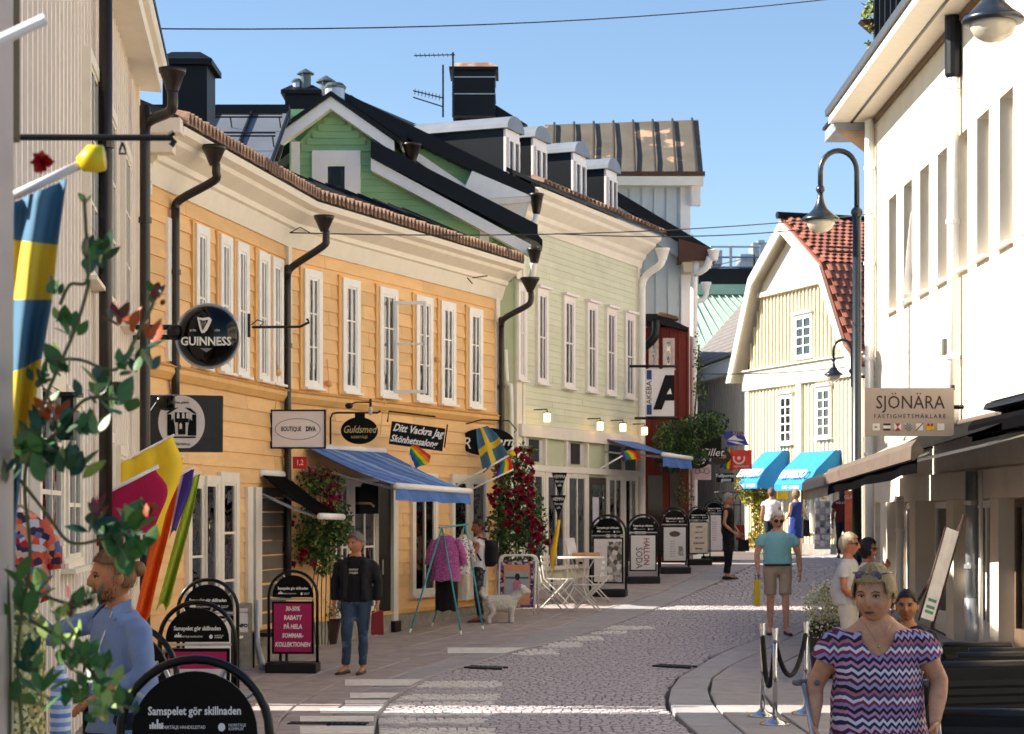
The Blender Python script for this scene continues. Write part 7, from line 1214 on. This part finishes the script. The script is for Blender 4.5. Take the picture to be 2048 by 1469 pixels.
    if bottom:
        mb = MB(); trunk(mb, [(-.16, .10, .09, 0)]+[(q, a, b, fs) for q, a, b, fs in TR if -.1 < q < .12], .010*k); 
        for s in 'lr':
            hp, kn, an = j[s+'h'], j[s+'k'], j[s+'a']; fr = legcut
            if fr <= .55: mb.tube([hp+S((0, 0, .02)), hp.lerp(kn, fr), hp.lerp(kn, fr*2*.95)], [.09*k*bw, .082*k*bw, .082*k*bw], 12)
            else: mb.tube([hp+S((0, 0, .02)), hp.lerp(kn, .35), kn, kn.lerp(an, .5), kn.lerp(an, .93)], [.10*k*bw, .09*k*bw, .068*k, .06*k, .054*k], 12)
        remesh(mb, 'trousers' if legcut > .55 else 'shorts', bottom, t, vx*k*.95, 3)
    if dress:
        mat_, hemz, flare = dress; mb = MB(); c = j['pel']; q0 = (hemz-.95)/.54; prof = [(q0, .16+flare, .13+flare, 0), (q0*.5, .17+flare*.5+B*.3, .125+flare*.4+B*.5, -TR[2][3])]+[p for p in TR if .0 < p[0] < .97]; trunk(mb, prof, .016*k)
        for s in 'lr':
            if sleeve > 0: a, e = j[s+'s'], j[s+'e']; mb.tube([a+S((-.03*(1 if s == 'l' else -1), 0, -.02)), a.lerp(e, .16)+S((0, 0, -.01)), a.lerp(e, sleeve*.6), a.lerp(e, sleeve)], [.055*k*bw, .064*k*bw, .07*k*bw, .072*k*bw], 12)
        nk = j['neck']; remesh(mb, 'dress', mat_, t, vx*k*.9, 4, None, (lambda c: ((c.x-nk.x)/.088)**2+((c.z-nk.z+.01)/.155)**2 < 1 and c.y < nk.y+.03) if sleeve > 0 else None)
    if shoes:
        SM = M('shoe '+shoes, shoes, .5)
        for s in 'lr':
            an, to = j[s+'a'], j[s+'t']; f_ = (to-an); f_.z = 0; f_.normalize(); la_ = V(-f_.y, f_.x, 0); base = V(an.x, an.y, to.z-.03*k); rings = []
            for q, wd, hh in ((-.065, .028, .05), (-.03, .038, .075), (.05, .043, .07), (.13, .048, .05), (.19, .042, .038), (.225, .022, .022)): rings.append((base+f_*q*k+V(0, 0, hh*k*.5+.002), la_*wd*k, V(0, 0, hh*k*.5)))
            mb = MB(); loft(mb, rings, 12); mb.build('shoe', SM, t, smooth=True)
    if extra: extra(t, j, k, hm)
    return t
CY = M('turquoise knit', '#8CC7CC', .85, .06, 30, .1); KH = M('khaki cotton', '#B8A68E', .85, .1, 10, .1); DEN = patches(M('blue denim', '#33475F', .85, .2, 8, .1), '#7A94B4', 5, .55, .75); BKJ = M('black denim', '#191A1D', .85, .25, 12, .15); BKT = M('black cotton', '#101013', .9, .1); WTS = M('white cotton', '#DDD9DA', .85, .05); POLO = M('grey white polo', '#C9C5C0', .85, .06); BEI = M('pale beige cotton', '#D6CCBC', .85, .06)
LIN = M('blue linen', '#8094BC', .85, .12, 14, .12); SUNG = M('dark sunglasses', '#14100E', .1, spec=.7); NAVY = M('royal blue cloth', '#1F3A86', .85); MAR = M('maroon cloth', '#5C1A22', .85); DNAVY = M('navy cloth', '#1A2233', .85)
ZIG = stripes('zigzag knit', ['#E4D8DC', '#3A3056', '#C98AA6', '#241C30', '#9A8AB8', '#8C2E48', '#E8DCE2', '#4A4468', '#B86A7E', '#1E1A28', '#A9A0C4', '#5C2440', '#D8B0BE', '#2E2A4E'], 'Z', 4.2, .022, 46)
def bag(parent, c, w_, d_, h_, mat, name='bag', handle=True, rot=0):
    mb = MB(); m = Matrix.Rotation(rot, 3, 'Z'); q = [m @ V(x_, y_, z_)+c for z_, s in ((0, .9), (-h_, 1)) for x_, y_ in ((-w_/2*s, -d_/2*s), (w_/2*s, -d_/2*s), (w_/2*s, d_/2*s), (-w_/2*s, d_/2*s))]; mb.hexa(q[4:]+q[:4]); return mb.build(name, mat, parent, bevel=.01)
def carried(label, name, p, w_, d_, h_, mat, cat='bag', rot=0, strap=None):
    t = thing(name, label, cat, p); bag(t, Vector(p), w_, d_, h_, mat, 'bag_body', rot=rot); mb = MB(); mb.tube(strap or [Vector(p)+V(-w_*.25, 0, 0), Vector(p)+V(-w_*.2, 0, .07), Vector(p)+V(w_*.2, 0, .07), Vector(p)+V(w_*.25, 0, 0)], .006, 5); mb.build('handle', M('bag strap', '#2E2A28', .7), t, smooth=True); return t
# man in dark jacket
def ex1(t, j, k, hm):
    text('MAMMAS', t, j['chest']+V(.0, -.152, .03), XR, ZU, .032, WT, sx=.9); text('ITALIEN', t, j['chest']+V(.0, -.152, -.01), XR, ZU, .038, WT, sx=.85)
person('grey haired man in an open black jacket and jeans with a small red bag', 712, 25.0, -8, 1.76, '#BA7F60', ('short', '#6E675E'), BKT, DEN, '#3A2218', dict(lk=V(.09, -.01, .51), la=V(.08, .03, .09), lt=V(.07, -.14, .03), rk=V(-.1, -.09, .52), ra=V(-.13, .02, .10), rt=V(-.19, -.14, .03), le=V(.28, .03, 1.14), re=V(-.27, .04, 1.14), lw=V(.28, -.03, .87), rw=V(-.27, -.02, .87)), 1.06, .03, -28, 6, hands=(.8, .5), jacket=BKJ, extra=ex1, gripn=(1, 0), fine=2, voxel=.017)
pz = P(755, 1222, 24.9); carried('small dark red shopping bag held by the man in the jacket', 'shopping_bag', pz, .16, .08, .30, M('red paper bag', '#7A1A24', .6))
# tall man in turquoise
def ex2(t, j, k, hm):
    mb = MB(); up = j['pel']; loft(mb, [(up+V(0, -.01, .035), V(.206, 0, 0), V(0, .165, 0)), (up+V(0, -.01, .07), V(.206, 0, 0), V(0, .165, 0))], 24); mb.build('belt', M('brown belt', '#4A2A1E', .5), t, smooth=True)
    mb = MB(); w_ = j['lw']; mb.tube([w_+V(0, 0, .03), w_+V(0, 0, .06)], .034, 10); mb.build('wristwatch', M('gold watch', '#C9A24A', .3), t)
    mb = MB(); mb.tube([j['neck']+V(-.07, -.06, -.03), j['neck']+V(0, -.10, -.06), j['neck']+V(.07, -.06, -.03), j['neck']+V(.05, .06, .0), j['neck']+V(-.05, .06, .0), j['neck']+V(-.07, -.06, -.03)], .014, 6); mb.build('collar', WTS, t, smooth=True)
person('tall white haired man in a turquoise shirt and khaki shorts wearing sunglasses', 1555, 30.2, -4, 1.86, '#D9A385', ('crop', '#E4DDD2'), CY, KH, '#22304E', dict(lh=V(.108, 0, .92), rh=V(-.108, 0, .92), le=V(.30, .03, 1.14), lw=V(.315, -.02, .89), re=V(-.29, .03, 1.15), rw=V(-.275, -.02, .90), rk=V(-.1, .02, .51), ra=V(-.1, .05, .10), rt=V(-.12, -.13, .03), lk=V(.11, -.05, .51), la=V(.125, -.03, .09), lt=V(.16, -.2, .03)), 1.12, .05, 8, 12, hands=(.5, .8), sleeve=.55, legcut=.44, shirt_hem=.97, extra=ex2, glasses=(.008, -.097, SUNG), gripn=(0, 1), fine=2, voxel=.017)
carried('folded yellow plastic bag held by the tall man in turquoise', 'plastic_bag', P(1514, 1160, 30.1), .09, .09, .40, M('yellow plastic bag', '#E8C416', .4))
# woman in front with crutches
def ex3(t, j, k, hm):
    mb = MB(); mb.tube([j['neck']+V(-.06, -.09, -.02), j['neck']+V(0, -.125, -.12), j['neck']+V(.06, -.09, -.02)], .002, 5); mb.ball(j['neck']+V(0, -.128, -.125), .007, 8, 6); mb.build('necklace', M('gold', '#C9A24A', .3, metal=.8), t, smooth=True)
person('older woman with short blonde hair in a zigzag dress walking on two crutches', 1757, 9.6, -6, 1.70, '#D09672', ('fringe', '#A88C5E'), None, DNAVY, '#2A2420', dict(pel=V(0, .03, .93), neck=V(-.01, -.005, 1.475), head=V(-.025, -.05, 1.595), ls=V(.18, .0, 1.405), rs=V(-.19, .0, 1.405), le=V(.30, .03, 1.17), re=V(-.31, .03, 1.14), lw=V(.262, -.10, .96), rw=V(-.325, -.10, .94)), 1.16, .085, -20, 6, fine=1, hands=(.9, .9), sleeve=.55, dress=(ZIG, .62, .05), extra=ex3, gripn=(1, 1), glasses=(.096, -.080, M('smoky sunglasses', '#4A4658', .12, spec=.7)), lids=1)
for i, (hx_, lab) in enumerate((((1757-1024)*9.6/F-.325, 'forearm crutch in the right hand of the woman in the zigzag dress'), ((1757-1024)*9.6/F+.25, 'forearm crutch in the left hand of the woman in the zigzag dress'))):
    g0 = G(9.5); t = thing('crutch', lab, 'crutch', (hx_, 9.45, g0)); hz_ = g0+.875; sg_ = -1 if i == 0 else 1
    mb = MB(); mb.tube([(hx_+sg_*.03, 9.40, g0+.01), (hx_+sg_*.01, 9.44, hz_), (hx_+sg_*.03, 9.64, hz_+.24)], .011, 8); mb.build('shaft', GALV, t, smooth=True); mb = MB(); mb.tube([(hx_, 9.53, hz_), (hx_-.005, 9.38, hz_-.005)], .017, 10); mb.build('hand_grip', BLKM, t, smooth=True)
    mb = MB(); c = V(hx_+sg_*.02, 9.62, hz_+.25); mb.tube([c+V(.055*math.cos(a), .055*math.sin(a), .0) for a in [q*.5 for q in range(-1, 9)]], .014, 6); mb.build('arm_cuff', M('grey plastic', '#6E6A66', .6), t, smooth=True)
# man in the blue linen shirt
def ex4(t, j, k, hm):
    for sd in (-1, 1): mb = MB(); n = j['neck']; mb.prism([n+V(sd*.075, .02, .03), n+V(sd*.065, -.085, -.01), n+V(sd*.11, -.11, -.075), n+V(sd*.125, -.01, -.03)], V(sd*.006, -.006, .008)); mb.build('collar', LIN, t, bevel=.004)
    mb = MB(); n = j['neck']; mb.tube([n+V(.075, .05, .015), n+V(.07, -.09, -.03), n+V(.05, -.15, -.2), n+V(.03, -.18, -.42)], .004, 5); mb.build('cord', WHITE, t)
    e = MB(); r4 = random.Random(5); hm2 = hm
    mb = MB(); pts, rr, cc = head_pts(rows=60, cols=90); r5 = random.Random(9)
    for _ in range(2600):
        p, d = pts[r5.randrange(len(pts))]; z = d.z*.116
        if not ((-.105 < z < -.04 and d.y < -.05 and not (abs(p.x) < .026 and z > -.072)) or (-.05 < z < .01 and -.28 < d.y < -.14) or (-.05 < z < -.04 and abs(p.x) < .03 and d.y < 0)): continue
        fl = (V(0, -.1, -1)+V(r5.gauss(0, .4), r5.gauss(0, .4), 0)).normalized(); sd = d.cross(fl).normalized()*.0012; q = p+d*.001; mb.add([hm @ (q-sd), hm @ (q+sd), hm @ (q+fl*.012+d*.004)], [(0, 1, 2)])
    mb.build('beard', M('stubble', '#6E4428', .8, .5, 70), t, kind='stuff', fix=False)
person('bearded man with tied up hair in a blue linen shirt reaching into the clothes rack', 236, 10.2, -48, 1.74, '#C4835A', ('bun', '#8C6238'), LIN, DNAVY, '#2A2420', dict(head=V(0, -.03, 1.635), ls=V(.185, .01, 1.42), le=V(.27, -.02, 1.15), lw=V(.20, -.24, 1.04), re=V(-.26, -.24, 1.33), rw=V(-.20, -.44, 1.50)), 1.08, .05, -18, 3, fine=2, hands=(.6, .9), sleeve=1.55, shirt_hem=.84, extra=ex4)
# woman with backpack
def ex5(t, j, k, hm):
    mb = MB(); c = j['chest']; loft(mb, [(c+V(0, .17, -.30), V(.12, 0, 0), V(0, .07, 0)), (c+V(0, .2, -.22), V(.16, 0, 0), V(0, .12, 0)), (c+V(0, .2, .02), V(.15, 0, 0), V(0, .12, 0)), (c+V(0, .16, .13), V(.11, 0, 0), V(0, .07, 0))]); remesh(mb, 'backpack', BKT, t, .016, 3)
    for sx_ in (-1, 1): mb = MB(); mb.tube([j['neck']+V(sx_*.11, .1, -.06), j['neck']+V(sx_*.12, .0, -.02), j['neck']+V(sx_*.13, -.11, -.16), c+V(sx_*.15, .05, -.2)], .018, 6); mb.build('strap', BKT, t, smooth=True)
person('dark haired woman with a black backpack looking at the clothes rack', 958, 32.2, -95, 1.64, '#A8694C', ('bun', '#3A2A22'), WTS, blotch('black shiny print', ['#17161A', '#2A2A30', '#0E0E10', '#4A4A52'], 20), '#5A3A2C', dict(re=V(-.24, -.14, 1.15), rw=V(-.2, -.36, 1.12), le=V(.23, -.06, 1.14), lw=V(.2, -.25, 1.02)), .95, 0, 10, 10, sleeve=.12, extra=ex5)
# woman in black
person('grey haired woman in sleeveless black clothes standing with handbags', 1456, 39.0, 72, 1.66, '#B58468', ('short', '#9A948C'), BKT, BKT, '#17161A', dict(lw=V(.22, -.2, .93), le=V(.24, -.04, 1.14), rw=V(-.22, -.18, .95)), .98, .01, 0, 0, sleeve=0, glasses=(.008, -.097, SUNG), shirt_hem=.8)
carried('small black handbag held by the woman in black', 'handbag', P(1487, 1080, 38.8), .22, .1, .22, BKT); carried('red and blue shopping bag behind the black handbag', 'shopping_bag', P(1481, 1050, 39.3), .18, .1, .3, M('red paper bag', '#7A1A24', .6))
person('man in a white t-shirt seen from behind near the gambrel house', 1543, 50, 172, 1.66, '#B58468', ('short', '#5A4634'), WTS, DNAVY, '#2A2420', {}, 1.05, .02, 20, sleeve=.5)
person('woman in a sleeveless royal blue dress seen from behind', 1592, 51, 205, 1.62, '#D2A284', ('bob', '#8C6A48'), None, None, '#C9A088', dict(lw=V(.2, -.16, 1.0), rw=V(-.2, -.16, 1.0)), .98, 0, 0, sleeve=0, dress=(NAVY, .45, .06)); carried('black shoulder bag of the woman in the blue dress', 'shoulder_bag', P(1612, 1040, 50.6), .18, .2, .42, BKT)
def ex9(t, j, k, hm): text('WELCOME', t, j['chest']+V(0, .15, .1), (-1, 0, 0), ZU, .07, WT)
person('person in a maroon t-shirt with white back print near the postcard rack', 1686, 47, 170, 1.64, '#8C5A42', ('long', '#241A18'), MAR, DNAVY, '#2A2420', {}, 1.08, .02, -10, sleeve=.6, extra=ex9); carried('mustard yellow tote bag over the shoulder of the person in maroon', 'tote_bag', P(1706, 1045, 46.6), .36, .12, .42, M('mustard canvas', '#D9A02E', .8), strap=[P(1698, 1045, 46.5), P(1694, 1018, 46.5), P(1702, 1018, 46.5), P(1712, 1045, 46.5)])
person('far off person in a lilac blue shirt at the end of the street', 1737, 56, 175, 1.72, '#B58468', ('short', '#6A6058'), M('lilac blue cotton', '#8C92D0', .85), DNAVY, '#2A2420', {}, 1.0, .02)
person('grey haired man in a pale polo shirt and sunglasses looking to the right', 1697, 24.0, 68, 1.79, '#C4805E', ('short', '#C4B295'), POLO, BEI, '#5A4A3C', dict(le=V(.24, -.02, 1.13), lw=V(.16, -.24, 1.0), re=V(-.25, .0, 1.13), rw=V(-.15, -.22, .95)), 1.08, .06, 0, 0, fine=2, voxel=.018, sleeve=.6, shirt_hem=.93, glasses=(.008, -.097, SUNG))
person('dark haired woman in a red and white top beside the man in the polo shirt', 1735, 25.2, 62, 1.66, '#B97A58', ('bob', '#1E1614'), blotch('red white print', ['#D8453A', '#E8DCD4', '#E2685C'], 12), DNAVY, '#2A2420', dict(le=V(.22, -.12, 1.16), lw=V(.10, -.22, 1.40), re=V(-.22, -.05, 1.14)), 1.0, .02, 0, 0, glasses=(.008, -.097, SUNG))
g1 = G(17.4); person('dark haired man in black sitting on the terrace behind the woman with crutches', 1814, 17.4, -12, 1.74, '#A8704E', ('crop', '#2A2220'), BKT, BKT, '#2A2420', dict(pel=V(0, .12, .50), chest=V(0, .06, .82), neck=V(0, .02, 1.05), head=V(0, -.01, 1.2), ls=V(.19, .03, .98), rs=V(-.19, .03, .98), le=V(.25, -.02, .70), re=V(-.25, -.02, .70), lw=V(.14, -.24, .66), rw=V(-.14, -.24, .66), lh=V(.1, .06, .5), rh=V(-.1, .06, .5), lk=V(.14, -.38, .5), rk=V(-.14, -.38, .5), la=V(.14, -.34, .09), ra=V(-.14, -.34, .09), lt=V(.14, -.5, .03), rt=V(-.14, -.5, .03)), 1.04, .03, -5, 0, fine=2, voxel=.018, sleeve=.6, shirt_hem=.95, z0=g1+.14)
armchair('black wicker armchair under the seated man in black', 1814, 17.55, 0, .8, .66).location.z += .08
# dog
t = thing('dog', 'small white fluffy dog standing at the poster stand', 'dog', (P(1002, 0, 32.0).x, 32.0, G(32.0)), R(95), local=True); mb = MB(); FUR = M('white dog fur', '#F0E9DE', .95, .2, 60, .8)
loft(mb, [(V(0, -.24, .36), V(.06, 0, 0), V(0, 0, .09)), (V(0, -.14, .33), V(.1, 0, 0), V(0, 0, .13)), (V(0, .05, .33), V(.1, 0, 0), V(0, 0, .12)), (V(0, .2, .35), V(.09, 0, 0), V(0, 0, .1)), (V(0, .26, .36), V(.04, 0, 0), V(0, 0, .05))], 14)
mb.tube([(0, -.2, .4), (0, -.3, .50)], [.075, .065], 10); mb.ball((0, -.34, .54), .075, 12, 8); mb.tube([(0, -.38, .53), (0, -.46, .51)], [.045, .028], 8); mb.tube([(0, .24, .4), (0, .32, .5), (0, .28, .58)], [.03, .04, .025], 8)
for sx_ in (-.065, .065): mb.tube([(sx_, -.17, .28), (sx_, -.16, .14), (sx_, -.17, .02)], [.045, .03, .03], 8); mb.tube([(sx_, .17, .3), (sx_, .13, .17), (sx_, .20, .10), (sx_, .19, .02)], [.055, .038, .026, .03], 8); mb.ball((sx_*.95, -.32, .595), .03, 8, 6, (.7, .5, 1.3))
remesh(mb, 'body', FUR, t, .012, 2); mb = MB(); mb.ball((0, -.475, .515), .014, 8, 6); mb.build('nose', BKT, t, smooth=True); [MB().ball((sx_, -.395, .56), .009, 8, 6).build('eye', BKT, t, smooth=True) for sx_ in (-.035, .035)]
flush_people()
flush_text()
